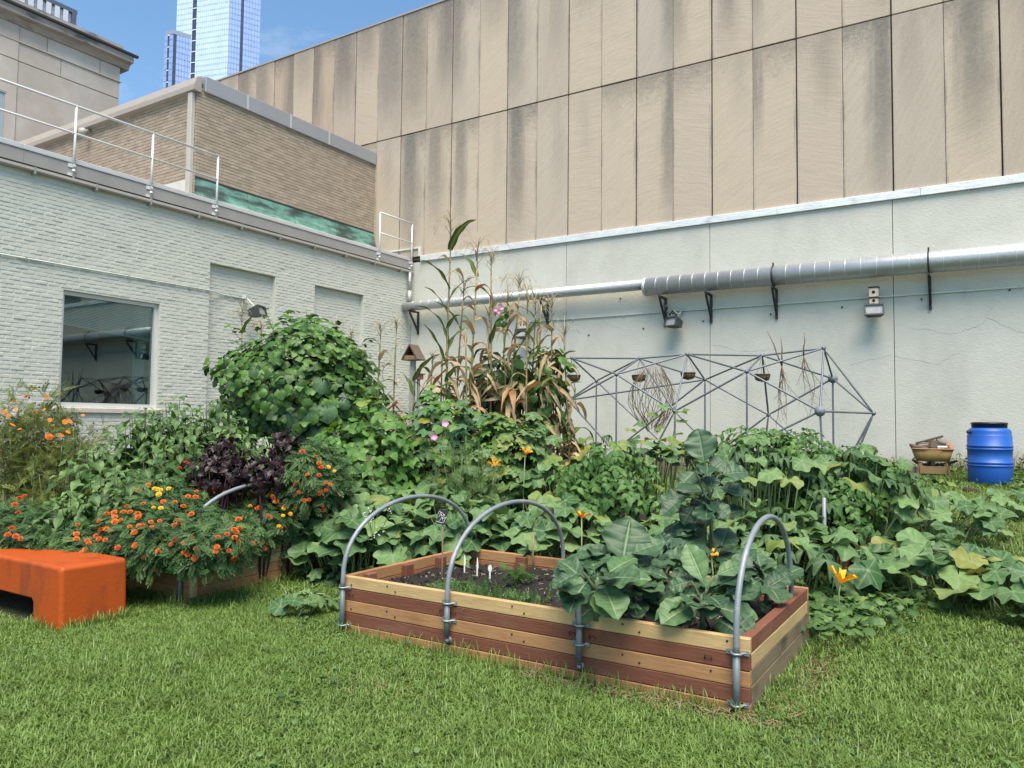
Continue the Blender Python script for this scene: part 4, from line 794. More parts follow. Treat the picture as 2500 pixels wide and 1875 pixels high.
def hoop(label, x, yf, yb_, zap, zfoot, full=True, knob=False, long=False, straps=2, frac=1.0, group='hoops over the raised beds', bend=0.0, parts=True, sz=None):
    T = thing('bed_hoop', label, 'hoop', (x, yf, 0), group); y0_ = yf-.030
    zs0 = .0 if long else .115; ztop = .375 if sz is None else sz
    b = MB(); b.tube([(x, y0_, zs0+zfoot), (x, y0_, ztop+zfoot-.06)], .0195, 12); b.build('sleeve', M_slv, T)
    pts = [(x, y0_, ztop+zfoot-.06+.0)]; n = 26
    yb2 = yb_+.03; ym, hw = (y0_+yb2)/2, (yb2-y0_)/2; zb0 = ztop+zfoot-.02; hh = zap-zb0
    for i in range(n+1):
        a = math.pi*(1-i/n*frac); yy_ = ym+hw*math.cos(a)*(1.0); zz_ = zb0+hh*(math.sin(a)**.82 if math.sin(a) > 0 else 0); pts.append((x+bend*math.sin(a), yy_, zz_))
    if frac == 1.0: pts.append((x, yb2, zfoot+.1))
    b = MB(); b.tube(pts, .0165, 14); b.build('hoop_tube', M_emt, T)
    if parts:
        for z in ((.325, .215) if not long else (.315, .05))[:straps]:
            b = MB(); b.tube([(x-.05, y0_+.027, z), (x-.03, y0_+.024, z), (x-.023, y0_-.012, z), (x, y0_-.026, z), (x+.023, y0_-.012, z), (x+.03, y0_+.024, z), (x+.05, y0_+.027, z)], .007, 6)
            b.box((x-.058, y0_+.022, z-.012), (x-.028, y0_+.028, z+.012)); b.box((x+.028, y0_+.022, z-.012), (x+.058, y0_+.028, z+.012)); b.build('strap', M_zinc, T)
        if knob:
            b = MB(); b.lathe([(0, .004), (.024, .004), (.026, .012), (.012, .016), (.012, .024), (.016, .024), (.014, .04), (0, .042)], (x, yf+.004, .085), 14, (0, -1, 0)); b.build('bolt', M_slv, T)
    return T
hoop('bent grey conduit hoop at the empty left end of the striped bed', -3.94, B1Y0, B1Y1, .90, 0, long=True)
hoop('bent grey conduit hoop over the bare soil of the striped bed', -3.01, B1Y0, B1Y1, .915, 0, knob=True)
hoop('broken conduit hoop leaning among the collards of the striped bed', -2.05, B1Y0, B1Y1, .90, 0, knob=True, frac=.11, bend=-.08)
hoop('tight grey conduit hoop over the collards at the right end of the striped bed', -1.135, B1Y0, 5.33, .955, 0, long=True)
B2X0, B2X1, B2Y0, B2Y1 = -8.42, -5.52, 3.93, 5.47
fr2 = [M_tan, M_red, M_org, M_red, M_org]
bed2, zt2b = bed('tan raised bed under the marigolds beside the orange bench', B2X0, B2X1, B2Y0, B2Y1, 5, [M_tan, M_red, M_org, M_org, M_org], [M_tan, M_tan, M_org, M_org, M_org], 'raised garden beds', [M_org]*5, .30)
b = MB(); b.box((B2X1-.0005, B2Y0-.001, .06), (B2X1+.03, B2Y0+.055, zt2b-.03), ch=.004); b.build('corner_post', M_tan, bed2)
hoop('grey conduit hoop arching through the marigolds', -5.60, B2Y0, B2Y1, .93, 0, long=True, straps=1)
bx4, zt4 = bed('raised bed hidden under tomatoes and squash behind the striped bed', -3.9, -1.0, 7.7, 9.2, 5, fr2, [M_red]*5, 'raised garden beds', [M_org]*5, float(ground(-2, 8.4))+.28, zoff=float(ground(-2, 8.4))-.2)
hoop('thin conduit hoop showing above the yellowing squash leaves', -3.75, 7.7, 9.2, 1.22, float(ground(-3, 8))-.0, parts=False)
# markers on the soil
sz_ = .285
for lab, px_, py_, h, spoon in (('white plastic knife plant marker closest to the conduit hoop', 1134, 1389, .115, 0), ('white plastic knife plant marker in the middle of the bare soil', 1165, 1398, .12, 0), ('white plastic spoon stuck in the bare soil as a plant marker', 1196, 1410, .095, 1)):
    q = onY(px_, py_, 5.2); dq = ray(px_, py_); tt = (sz_-1.5)/dq[2]; q = Vector(EYE+dq*tt); wv = hdir(90); b = MB()
    if spoon: pf = [(-.005, -.03), (.005, -.03), (.005, .05)]+[(.016*math.sin(a), .072-.028*math.cos(a)) for a in np.linspace(.35, 2*math.pi-.35, 11)][::1]+[(-.005, .05)]
    else: pf = [(-.005, -.03), (.005, -.03), (.005, .032), (.010, .04), (.009, .075), (.003, h), (-.003, h), (-.006, .04)]
    if spoon: pf = [(-.006, -.03), (.006, -.03), (.006, .046)]+[(.0165*math.sin(a), .072-.027*math.cos(a)) for a in np.linspace(.45, 2*math.pi-.45, 11)]+[(-.006, .046)]
    b.prism(pf, q, wv, (0, 0, 1), Vector((-wv.y, wv.x, 0)), .0025); q2 = b.build('plant_marker', M_whp); props(q2, lab, 'plant marker', 'plastic cutlery used as plant markers')
dq = ray(1301, 1390); q = Vector(EYE+dq*((sz_-1.5)/dq[2])); b = MB(); b.tube([q+Vector((0, 0, -.05)), q+Vector((0, 0, .12)), q+Vector((.003, 0, .285))], .0065, 7); q = b.build('stake', mat('bamboo_stake', (.26, .19, .12), .8, var=.2, vscale=20)); props(q, 'thin brown wooden stake standing in the bare soil', 'stake')
# chalk slate hung behind the first hoop
c = at(1079, 1262, 5.95); wv, uv = hdir(90)*.998+Vector((0, 0, -.12)), Vector((0, 0, 1))+hdir(90)*.14; nv_ = -hdir(0)
T = thing('slate_sign', 'small black slate sign with a white chalk drawing hung among squash leaves', 'sign', c)
b = MB(); b.prism([(-.036, -.058), (.036, -.058), (.040, .058), (-.034, .058)], c, wv, uv, -nv_, .006); b.build('slate', mat('slate', (.03, .032, .036), .6, var=.2, vscale=20), T)
M_chalk = mat('chalk_line', (.74, .74, .74), .9)
def stroke(pl, w_=.0016): 
    b = MB(); b.tube([c+wv*((x-925)/23.7/FPX*5.95)+uv*(-(y-960)/23.7/FPX*5.95)+nv_*.002 for x, y in pl], w_, 5); b.build('chalk_stroke', M_chalk, T)
stroke([(640, 1000), (700, 740), (750, 640), (800, 690), (850, 800), (930, 960), (990, 1110), (1050, 1240)]); stroke([(610, 1230), (760, 1265), (900, 1285), (1010, 1290), (1080, 1240), (1130, 1060), (1180, 920)])
stroke([(760, 820), (830, 750), (880, 710), (930, 760), (900, 780)]); stroke([(850, 800), (930, 870), (970, 860), (1040, 920), (1100, 1020), (1070, 1060), (1000, 1010), (940, 1000), (880, 1030), (880, 1090), (760, 1250)]); stroke([(840, 840), (740, 960), (660, 1070)], .0011); stroke([(980, 770), (1060, 850), (1090, 860)], .0024)
b = MB(); zg_ = float(ground(c.x, c.y)); b.tube([(c.x, c.y+.012, zg_-.05), c+uv*.05-nv_*.012], .006, 6); b.build('stick', M_twig, T)
# ================================================================== ORANGE BENCH
M_bench = mat('orange_paint', (0.40, 0.072, 0.013), .45, var=.08, vscale=2, var2=(.24, .055, .02), v2=(.52, .74), v2scale=4.5, v2stretch=(1, 1, .3), bump=.12, bscale=30, spec=.2)
bx0, bx1, by0, by1, bh_ = -8.2, -5.60, 2.945, 3.44, .445
b = MB()
prof = [(bx0, 0), (bx0+.32, 0), (bx0+.32, .155), (bx0+.345, .18), (bx1-.375, .18), (bx1-.35, .155), (bx1-.345, 0), (bx1+.03, 0), (bx1+.012, bh_-.02), (bx1-.012, bh_), (bx0, bh_)]
n = len(prof); sec = [(by0+.0, .016), (by0+.016, 0), (by1-.016, 0), (by1, .016)]; vs = []
cxm, czm = (bx0+bx1)/2, .25
for y, ins in sec:
    for x, z in prof:
        vs.append((x-(ins if x > bx1-.1 else 0), y, z-(ins if z > bh_-.03 else 0)))
F = [(j*n+k, (j+1)*n+k, (j+1)*n+(k+1)%n, j*n+(k+1)%n) for j in range(3) for k in range(n)]+[tuple(range(n)), tuple(range(3*n, 4*n))[::-1]]
b.add(vs, F); o = b.build('bench', M_bench); props(o, 'solid orange painted concrete bench with a cut out below, by the marigolds', 'bench')
bm_ = o.modifiers.new('bevel', 'BEVEL'); bm_.width = .012; bm_.segments = 3; bm_.limit_method = 'ANGLE'; bm_.angle_limit = R(28)
# ================================================================== PLANT KIT
class Tm:
    """one leaf or flower shape: vertices, faces, vein weight"""
    def __init__(s, v, f, vein, name, mats):
        s.v = np.asarray(v, float); s.f = f; s.vein = np.asarray(vein, float); s.name = name; s.mats = mats
        s.loops = np.array([i for q in f for i in q], np.int32); s.tot = np.array([len(q) for q in f], np.int32); s._m = {}
    def mesh(s, m):
        if m.name not in s._m:
            me = bpy.data.meshes.new(s.name); me.from_pydata(s.v.tolist(), [], s.f); me.materials.append(m)
            me.polygons.foreach_set('use_smooth', [True]*len(s.f))
            a = me.attributes.new('vein', 'FLOAT', 'POINT'); a.data.foreach_set('value', s.vein); s._m[m.name] = me
        return s._m[m.name]
def frame(pos, n, tip, size):
    n = Vector(n).normalized(); t = Vector(tip); t = t-n*t.dot(n)
    if t.length < 1e-5: t = n.orthogonal()
    t.normalize(); x = t.cross(n)
    return Matrix(((x.x*size, t.x*size, n.x*size, pos[0]), (x.y*size, t.y*size, n.y*size, pos[1]), (x.z*size, t.z*size, n.z*size, pos[2]), (0, 0, 0, 1)))
def merged(items, name, m, parent, kind='stuff'):
    """many leaves as one mesh"""
    V, LP, TT, VE, TI = [], [], [], [], []; base = 0; by = {}
    for tmx, M in items: by.setdefault(id(tmx), (tmx, []))[1].append(M)
    for tmx, Ms in by.values():
        A = np.array([[list(r) for r in M] for M in Ms]); k = len(Ms); nv = len(tmx.v)
        P = np.einsum('kij,nj->kni', A[:, :3, :3], tmx.v)+A[:, None, :3, 3]
        V.append(P.reshape(-1, 3)); LP.append((tmx.loops[None]+(np.arange(k)*nv)[:, None]).reshape(-1)+base); TT.append(np.tile(tmx.tot, k)); VE.append(np.tile(tmx.vein, k)); TI.append(np.repeat(RNG.random(k), nv)); base += k*nv
    return numpy_mesh(np.concatenate(V), np.concatenate(LP), np.concatenate(TT), name, m, parent, kind, vein=np.concatenate(VE), tint=np.concatenate(TI))
def numpy_mesh(V, LP, TT, name, m, parent, kind, smooth=True, **attrs):
    me = bpy.data.meshes.new(name); me.vertices.add(len(V)); me.vertices.foreach_set('co', V.astype(np.float32).ravel())
    me.loops.add(len(LP)); me.loops.foreach_set('vertex_index', LP.astype(np.int32)); me.polygons.add(len(TT))
    me.polygons.foreach_set('loop_start', np.concatenate([[0], np.cumsum(TT)[:-1]]).astype(np.int32))
    me.polygons.foreach_set('use_smooth', np.full(len(TT), smooth)); me.update(calc_edges=True); me.materials.append(m)
    for k, a in attrs.items():
        x = me.attributes.new(k, 'FLOAT', 'POINT'); x.data.foreach_set('value', np.asarray(a, np.float32))
    return put(me, name, parent, kind=kind)
def leaves(root, items, part, m, cap=300, rest='foliage'):
    """items in order of prominence; the first ones are parts, what is past the cap is one mass"""
    for tmx, M in items[:cap]: put(tmx.mesh(m), part, root, M)
    if len(items) > cap: merged(items[cap:], rest, m, root)
rn = random.uniform
def rv(s=1.0): return Vector((rn(-s, s), rn(-s, s), rn(-s, s)))
UP = Vector((0, 0, 1)); CAMV = Vector(EYE)
def tocam(p): return (CAMV-Vector(p)).normalized()
def grid_leaf(name, prof, n, m, slant=.25, fold=.25, bend=.3, ruff=.04, rfreq=3.0, every=2, blister=0.0, veinw=1.0, tipdroop=0.0, lobes=0.0, lf=4, lat_w=.5):
    """a leaf along +Y from its stalk, face +Z; prof(v) is the half width"""
    V, VE, F = [], [], []
    ph = rn(0, 6); ss = [math.copysign(abs(s)**1.0, s) for s in np.linspace(-1, 1, m)]; mid = m//2
    ss = list(np.concatenate([np.linspace(-1, -.2, mid-1), [-.075, -.03, 0, .03, .075], np.linspace(.2, 1, mid-1)])) if m >= 7 else list(np.linspace(-1, 1, m)); m = len(ss)
    for i in range(n):
        v = i/(n-1); wv = prof(v)
        for s in ss:
            a = abs(s); wl = wv*(1+lobes*math.sin(v*math.pi*2*lf)*(a > .9)); x = s*wl; y = v+slant*a*wl*(1-v)*1.0
            z = fold*a*wl-bend*v*v-tipdroop*v**4+ruff*math.sin(v*rfreq*6.28+ph+(1.3 if s > 0 else 0))*a*a*(wl > .05)
            lat = (i % every == 0) and a > .02; z += blister*(-.5 if lat else .5)*(a > .06)*(a < .97)*(wv > .05)-blister*.8*(a < .06)
            V.append((x, y, z)); VE.append(veinw*(1-.35*v) if a < .035 else (lat_w*veinw*(1-a) if lat and wv > .05 and a < .9 else 0.0))
    for i in range(n-1):
        for j in range(m-1): F.append((i*m+j, i*m+j+1, (i+1)*m+j+1, (i+1)*m+j))
    return Tm(V, F, VE, name, None)
def round_leaf(name, k=.6, nr=5, step=6.25, lobe=.10, ser=.03, groove=.03, wave=.06, span=172, long=.12, nv=50.0, veinw=.75):
    """a stalk-centred lobed leaf (squash, gourd); unit diameter about 1, tip along +Y; k bends it down (dome) or up (cup)"""
    V, VE, F = [(0, 0, 0)], [veinw], []
    th = np.arange(-span, span+.1, step); ph = rn(0, 6); wv2 = rn(-.6, 1) ; asym = rn(-.12, .12)
    rr = np.linspace(0, 1, nr+1)[1:]
    for i, r in enumerate(rr):
        for t in th:
            a = R(t); R0 = .5*(1-lobe+lobe*math.cos(2*math.pi*t/nv))*(1+long*math.cos(a))*(1+asym*math.sin(a)); R0 *= 1-.30*sstep(150, 178, abs(t))
            R0 *= 1+ser*math.sin(t*1.05+ph)*(1 if i == nr-1 else 0)+(rn(-ser, ser)*.8 if i == nr-1 else 0)
            q = r*R0; u = q*2; hx = .5*math.sin(k*u)/k if abs(k) > 1e-3 else q; hz = -.5*(1-math.cos(k*u))/k if abs(k) > 1e-3 else 0
            c = math.cos(2*math.pi*t/nv)
            z = hz-groove*c*r*(.4+.6*r)+wave*math.sin(3*a+ph)*r*r+wave*wv2*math.sin(5*a+2*ph)*r**3
            V.append((hx*math.sin(a), hx*math.cos(a), z)); dv = abs(((t+nv/2) % nv)-nv/2); VE.append(veinw*(1-r*.55) if dv < step*.5 and abs(t) < 165 else (0.12*veinw if i == nr-1 else 0))
    n = len(th)
    for j in range(n-1): F.append((0, 1+j+1, 1+j))
    for i in range(nr-1):
        for j in range(n-1): F.append((1+i*n+j, 1+i*n+j+1, 1+(i+1)*n+j+1, 1+(i+1)*n+j))
    return Tm(V, [q[::-1] for q in F], VE, name, None)
def combo(name, parts):
    """several small leaf shapes joined into a compound leaf: [(template, matrix)]"""
    V, F, VE = [], [], []
    for tmx, M in parts:
        b0 = len(V); A = np.array([list(r) for r in M]); V += (tmx.v@A[:3, :3].T+A[:3, 3]).tolist(); F += [tuple(i+b0 for i in q) for q in tmx.f]; VE += tmx.vein.tolist()
    return Tm(V, F, VE, name, None)
# leaf colours
L_squash = leafmat('squash_leaf', (.030, .092, .028), (.140, .245, .085), (.22, .30, .15), .55, .20, dry=(.20, .21, .04), spot=.45)
L_yellow = leafmat('yellowing_squash_leaf', (.075, .155, .035), (.19, .26, .06), (.26, .30, .10), .6, .28)
L_wilt = leafmat('wilted_squash_leaf', (.035, .085, .030), (.075, .14, .055), (.12, .19, .09), .6, .15)
L_bush = leafmat('vine_leaf', (.015, .060, .010), (.105, .215, .040), (.09, .17, .05), .45, .22)
L_bushbig = leafmat('gourd_leaf', (.034, .088, .034), (.080, .155, .065), (.12, .19, .10), .6, .15, spot=.4)
L_pale = leafmat('dried_pale_leaf', (.13, .16, .13), (.32, .34, .30), (.30, .32, .28), .8, .2)
L_perilla = leafmat('perilla_leaf', (.030, .088, .018), (.135, .235, .065), (.11, .18, .075), .48, .20)
L_marig = leafmat('marigold_frond', (.018, .062, .014), (.090, .165, .050), (.05, .10, .04), .6, .15)
L_purple = leafmat('purple_leaf', (.009, .005, .006), (.030, .012, .014), (.07, .03, .045), .4, .12)
L_sweet = leafmat('sweet_potato_leaf', (.032, .108, .016), (.145, .285, .050), (.11, .20, .07), .45, .24, dry=(.22, .20, .03))
L_bean = leafmat('bean_leaf', (.035, .11, .018), (.12, .25, .045), (.12, .22, .07), .48, .28)
L_gourd = leafmat('blue_green_leaf', (.036, .098, .038), (.095, .19, .080), (.11, .18, .11), .55, .15)
L_collard = leafmat('collard_leaf', (.022, .060, .026), (.056, .115, .050), (.17, .25, .13), .48, .10, spot=.18)
L_collard2 = leafmat('young_collard_leaf', (.075, .15, .055), (.12, .21, .085), (.25, .34, .17), .45, .18)
L_kale = leafmat('dark_kale_leaf', (.017, .050, .024), (.046, .096, .046), (.12, .19, .10), .45, .06)
L_tomato = leafmat('tomato_leaf', (.030, .095, .018), (.110, .215, .050), (.08, .15, .05), .55, .2)
L_corn = leafmat('corn_leaf', (.035, .075, .020), (.11, .15, .040), (.20, .25, .10), .5, .22)
L_corndry = leafmat('dry_corn_leaf', (.30, .21, .10), (.54, .44, .27), (.45, .36, .22), .75, .2)
L_cornbrown = leafmat('rust_corn_leaf', (.26, .13, .055), (.42, .25, .12), (.36, .2, .1), .7, .2)
L_cosmos = leafmat('cosmos_frond', (.070, .12, .028), (.22, .25, .070), (.15, .2, .06), .6, .25)
L_cover = leafmat('ground_cover_leaf', (.034, .092, .022), (.115, .21, .055), (.09, .15, .06), .55, .2)
M_stem = mat('green_stem', (.085, .15, .045), .55, var=.2, vscale=8); M_stemd = mat('dark_stem', (.05, .06, .03), .6, var=.3, vscale=8); M_stemp = mat('purple_stem', (.05, .015, .025), .55); M_stalk = mat('corn_stalk', (.16, .17, .06), .6, var=.35, vscale=6, var2=(.32, .24, .12), v2=(.45, .65), v2scale=3); M_tass = mat('corn_tassel', (.42, .33, .20), .8, var=.2, vscale=10); M_stem2 = mat('pale_vine', (.20, .26, .11), .55, var=.2, vscale=6)
def petals(name, m, lab=None): return m
M_org1 = leafmat('marigold_orange', (.40, .028, .005), (.48, .048, .006), (.60, .15, .012), .6, .12); M_red1 = leafmat('marigold_red', (.28, .014, .006), (.40, .026, .006), (.55, .10, .012), .6, .12); M_yel1 = leafmat('marigold_yellow', (.78, .50, .015), (.82, .60, .04), (.75, .38, .01), .6, .15)
M_cosf = leafmat('cosmos_orange', (.72, .20, .01), (.80, .32, .02), (.65, .12, .01), .6, .2); M_blos = leafmat('squash_blossom', (.80, .38, .01), (.85, .50, .03), (.75, .28, .01), .6, .3); M_pink = leafmat('pink_petal', (.55, .10, .32), (.70, .22, .48), (.7, .5, .6), .6, .2); M_seedh = mat('dark_seed_head', (.045, .018, .02), .8); M_cent = mat('flower_centre', (.30, .14, .02), .8)
# leaf shapes
S_sq = [round_leaf('leaf', k=rn(-.7, .75), lobe=rn(.05, .13), wave=rn(.05, .11), groove=rn(.012, .028), ser=.04, nv=rn(48, 58), veinw=.8) for _ in range(14)]
S_sqlow = [round_leaf('leaf', k=rn(-.2, .7), nr=2, step=12.5, lobe=.13, wave=.05) for _ in range(3)]
S_wilt = [round_leaf('leaf', k=rn(1.25, 1.75), lobe=.12, wave=.05, groove=.09, span=174) for _ in range(5)]
S_big = [round_leaf('leaf', k=rn(.3, .8), lobe=.05, wave=.05, groove=.012, long=.2, nv=rn(50, 62), veinw=.4) for _ in range(5)]
S_heart = [round_leaf('leaf', k=rn(.2, .9), nr=2, step=21.5, lobe=rn(.0, .05), ser=.0, groove=.02, wave=.03, long=.35, veinw=.3) for _ in range(5)]
S_ivy = [round_leaf('leaf', k=rn(.1, .9), nr=2, step=12.5, lobe=rn(.10, .2), ser=.0, groove=.02, wave=.04, long=rn(.35, .6), nv=75.0, veinw=.3) for _ in range(5)]
S_lobed = [round_leaf('leaf', k=rn(.1, .7), nr=2, step=12.5, lobe=.2, ser=.02, groove=.03, wave=.04, long=.3, veinw=.4) for _ in range(4)]
ov = lambda v: .30*math.sin(math.pi*min(v*1.0, 1)**.72)**.9*(1-.25*v) if 0 < v < 1 else .004
S_per = [grid_leaf('leaf', ov, 8, 5, slant=.5, fold=rn(.15, .45), bend=rn(.15, .5), ruff=.03, rfreq=2, every=2, veinw=.5, lobes=.05) for _ in range(5)]
S_leaflet = grid_leaf('leaflet', ov, 5, 3, slant=.3, fold=.35, bend=.25, ruff=0, veinw=.3)
S_bean = [combo('leaf', [(S_leaflet, Matrix.Translation((0, .18, 0))@Matrix.Rotation(R(rn(-8, 8)), 4, 'Y')@Matrix.Diagonal((.95, .62, .62, 1)))]+[(S_leaflet, Matrix.Translation((0, .06, 0))@Matrix.Rotation(R(s*rn(62, 80)), 4, 'Z')@Matrix.Rotation(R(s*rn(5, 30)), 4, 'Y')@Matrix.Diagonal((.9, .56, .56, 1))) for s in (-1, 1)]) for _ in range(4)]
def pinnate(pairs, size, w, term, curl, spread):
    ps = []
    for i in range(pairs):
        y = .18+.62*i/(pairs-1 if pairs > 1 else 1)
        for s in (-1, 1): ps.append((S_leaflet, Matrix.Translation((0, y, -curl*y*y))@Matrix.Rotation(R(s*(spread+rn(-10, 10))), 4, 'Z')@Matrix.Rotation(R(-14+rn(-14, 10)), 4, 'X')@Matrix.Rotation(R(s*rn(-5, 25)), 4, 'Y')@Matrix.Diagonal((w*size, size*(1-.25*abs(i/(pairs)-.45)), size, 1))))
    ps.append((S_leaflet, Matrix.Translation((0, .84, -curl*.7))@Matrix.Rotation(R(-25), 4, 'X')@Matrix.Diagonal((w*term, term, term, 1)))); return ps
S_tom = [combo('leaf', pinnate(3, .34, 1.15, .42, rn(.25, .6), 62)) for _ in range(4)]
def frond(pairs, ll, w):
    V, F = [], []
    def blade(p, d, ln, ww, dz):
        s = Vector((-d.y, d.x, 0)); b0 = len(V); q = p+d*ln*.5; e = p+d*ln
        V.extend([tuple(p), (q.x+s.x*ww, q.y+s.y*ww, q.z+dz*.3), (e.x, e.y, e.z+dz), (q.x-s.x*ww, q.y-s.y*ww, q.z+dz*.3)]); F.append((b0, b0+3, b0+2, b0+1))
    for i in range(pairs):
        y = .15+.7*i/pairs
        for s in (-1, 1): blade(Vector((0, y, -.25*y*y)), Vector((s*math.sin(R(50)), math.cos(R(50)), 0)), ll*(1-.3*abs(i/pairs-.4)), w, rn(-.12, .04))
    blade(Vector((0, .8, -.16)), Vector((0, 1, 0)), ll, w, -.1); blade(Vector((0, 0, 0)), Vector((0, 1, 0)), .85, .012, -.2)
    return Tm(V, F, np.zeros(len(V)), 'frond', None)
S_frond = [frond(6, .34, .05) for _ in range(4)]; S_fine = [frond(7, .36, .026) for _ in range(3)]
def frill():
    pr = lambda v: .34*math.sin(math.pi*v**.8)*(1+.28*math.sin(v*22)) if 0 < v < 1 else .01
    return grid_leaf('leaf', pr, 9, 5, slant=.4, fold=.2, bend=rn(.2, .6), ruff=.14, rfreq=3.2, every=2, veinw=.2)
S_frill = [frill() for _ in range(4)]
def collard(rf=.05, bend=.25, wd=.40):
    def pr(v):
        if v < .16: return .014
        u = (v-.16)/.84; w_ = wd*math.sin(math.pi*min(u, 1)**.80)**.62 if 0 < u < 1 else .006
        return max(w_, .012)
    return grid_leaf('leaf', pr, 33, 15, slant=.45, fold=rn(-.05, .25), bend=bend, ruff=rf, rfreq=rn(2.2, 3.6), every=5, blister=.011, lobes=.04, lf=5, lat_w=.36)
S_col = [collard(rn(.015, .04), rn(.05, .5)) for _ in range(7)]
def corn_leaf(th0, kk, tw, ln=1.0, w_=.06):
    V, F, VE = [], [], []; n = 15; y = z = 0.0
    for i in range(n):
        s = i/(n-1); th = th0-kk*s**1.25
        if i: y += math.cos(th)*ln/(n-1); z += math.sin(th)*ln/(n-1)
        hw = w_*(1-s**2.2)**.8*(.65+.35*min(s*5, 1)); a = tw*s*s
        nx, nz = math.cos(a), math.sin(a); ny, nn = -math.sin(th), math.cos(th)
        for j, q in enumerate((-1, -.5, 0, .5, 1)):
            rz = .35*abs(q)*hw+.25*hw*math.sin(s*17+(2 if q > 0 else 0))*abs(q); V.append((q*hw*nx, y+(rz*ny)-q*hw*nz*ny*.0, z+rz*nn+q*hw*nz)); VE.append(.8 if q == 0 else 0)
    for i in range(n-1):
        for j in range(4): F.append((i*5+j, i*5+j+1, (i+1)*5+j+1, (i+1)*5+j))
    return Tm(V, F, VE, 'leaf', None)
S_cg = [corn_leaf(R(rn(60, 80)), rn(.4, 1.6), rn(-1.8, 1.8)) for _ in range(6)]+[corn_leaf(R(rn(60, 80)), rn(2.2, 3.0), rn(-1.6, 1.6)) for _ in range(5)]
S_cd = [corn_leaf(R(rn(35, 70)), rn(2.2, 3.3), rn(-2.8, 2.8), w_=rn(.045, .065)) for _ in range(10)]
def marigold():
    V, F, VE = [], [], []
    for ring, (r0, r1, z0, z1, k) in enumerate(((.06, .50, .0, .02, 9), (.05, .40, .05, .14, 8), (.03, .27, .10, .24, 7), (.0, .13, .16, .30, 5))):
        for i in range(k):
            a = 2*math.pi*(i+.5*(ring % 2))/k+rn(-.1, .1); h = math.pi/k*1.15; rr = r1*rn(.9, 1.08); b0 = len(V)
            V += [(r0*math.cos(a), r0*math.sin(a), z0), (rr*.75*math.cos(a-h), rr*.75*math.sin(a-h), z1+.02), (rr*math.cos(a-h*.5), rr*math.sin(a-h*.5), z1-.03), (rr*math.cos(a), rr*math.sin(a), z1+.02), (rr*math.cos(a+h*.5), rr*math.sin(a+h*.5), z1-.03), (rr*.75*math.cos(a+h), rr*.75*math.sin(a+h), z1+.02)]
            VE += [0, .3, 1, .9, 1, .3]; F += [(b0, b0+1, b0+2, b0+3), (b0, b0+3, b0+4, b0+5)]
    b0 = len(V); V += [(0, 0, -.35), (.1, 0, -.3), (-.05, .087, -.3), (-.05, -.087, -.3), (.16, 0, -.0), (-.08, .14, 0), (-.08, -.14, 0)]; VE += [0]*7; F += [(b0+1, b0+2, b0+5, b0+4), (b0+2, b0+3, b0+6, b0+5), (b0+3, b0+1, b0+4, b0+6)]
    return Tm(V, F, VE, 'flower', None)
S_mar = [marigold() for _ in range(4)]
def star(k, inner, up_, tipw, name='flower'):
    V, F, VE = [(0, 0, 0)], [], [1.0]
    for i in range(k):
        a = 2*math.pi*i/k; h = math.pi/k; b0 = len(V); u = up_*rn(.7, 1.2)
        V += [(inner*math.cos(a-h), inner*math.sin(a-h), up_*.4), (.42*math.cos(a-h*tipw), .42*math.sin(a-h*tipw), u*.9), (.5*math.cos(a), .5*math.sin(a), u*.75), (.42*math.cos(a+h*tipw), .42*math.sin(a+h*tipw), u*.9), (inner*math.cos(a+h), inner*math.sin(a+h), up_*.4), (.25*math.cos(a), .25*math.sin(a), u*.45)]
        VE += [.5, 0, 0, 0, .5, .4]; F += [(0, b0, b0+5), (0, b0+5, b0+4), (b0, b0+1, b0+2, b0+5), (b0+5, b0+2, b0+3, b0+4)]
    return Tm(V, F, VE, name, None)
S_cos = [star(8, .12, .06, .8) for _ in range(2)]; S_blos = [combo('blossom', [(star(5, .15, rn(.35, .55), .45, 'blossom'), Matrix.Rotation(R(rn(-25, 25)), 4, 'X')@Matrix.Diagonal((rn(.7, 1.1), rn(.7, 1.1), 1, 1)))]) for _ in range(5)]; S_glory = star(5, .33, .2, 1.0)
# ellipsoid helper: points of a leafy mound
def shell(c, r, n, zmin=-.4, depth=.22, front=True):
    out = []; c = Vector(c)
    while len(out) < n:
        u = Vector((random.gauss(0, 1), random.gauss(0, 1), random.gauss(0, 1))).normalized()
        if u.z < zmin: continue
        k = 1-abs(random.gauss(0, depth))
        if k < .35: continue
        bump_ = 1+.13*math.sin(u.x*5+c.x*3)*math.sin(u.y*4+1)*1.0+.11*math.sin(u.z*7+c.y+u.x*3)+.06*math.sin(u.x*11+u.z*9)
        p = c+Vector((u.x*r[0], u.y*r[1], u.z*r[2]))*k*bump_; nn = Vector((u.x/r[0], u.y/r[1], u.z/r[2])).normalized(); out.append((p, nn, k))
    out.sort(key=lambda q: -(q[2]*1.2+.9*q[1].dot(tocam(q[0]))))
    return out
def ell_hit(px_, py_, ells):
    d = Vector(ray(px_, py_)); best = None
    for i, (c, r) in enumerate(ells):
        o = CAMV-Vector(c); A = sum((d[k]/r[k])**2 for k in range(3)); B = 2*sum(o[k]*d[k]/r[k]**2 for k in range(3)); C_ = sum((o[k]/r[k])**2 for k in range(3))-1; D = B*B-4*A*C_
        t_ = (-B-math.sqrt(D))/(2*A) if D > 0 else -B/(2*A); miss = 0 if D > 0 else -D/(4*A)
        key = (round(miss, 3), t_)
        if best is None or key < best[0]: best = (key, CAMV+d*t_, i)
    p, i = best[1], best[2]; c, r = ells[i]; nn = Vector([(p[k]-c[k])/r[k]**2 for k in range(3)]).normalized(); return p, nn, i
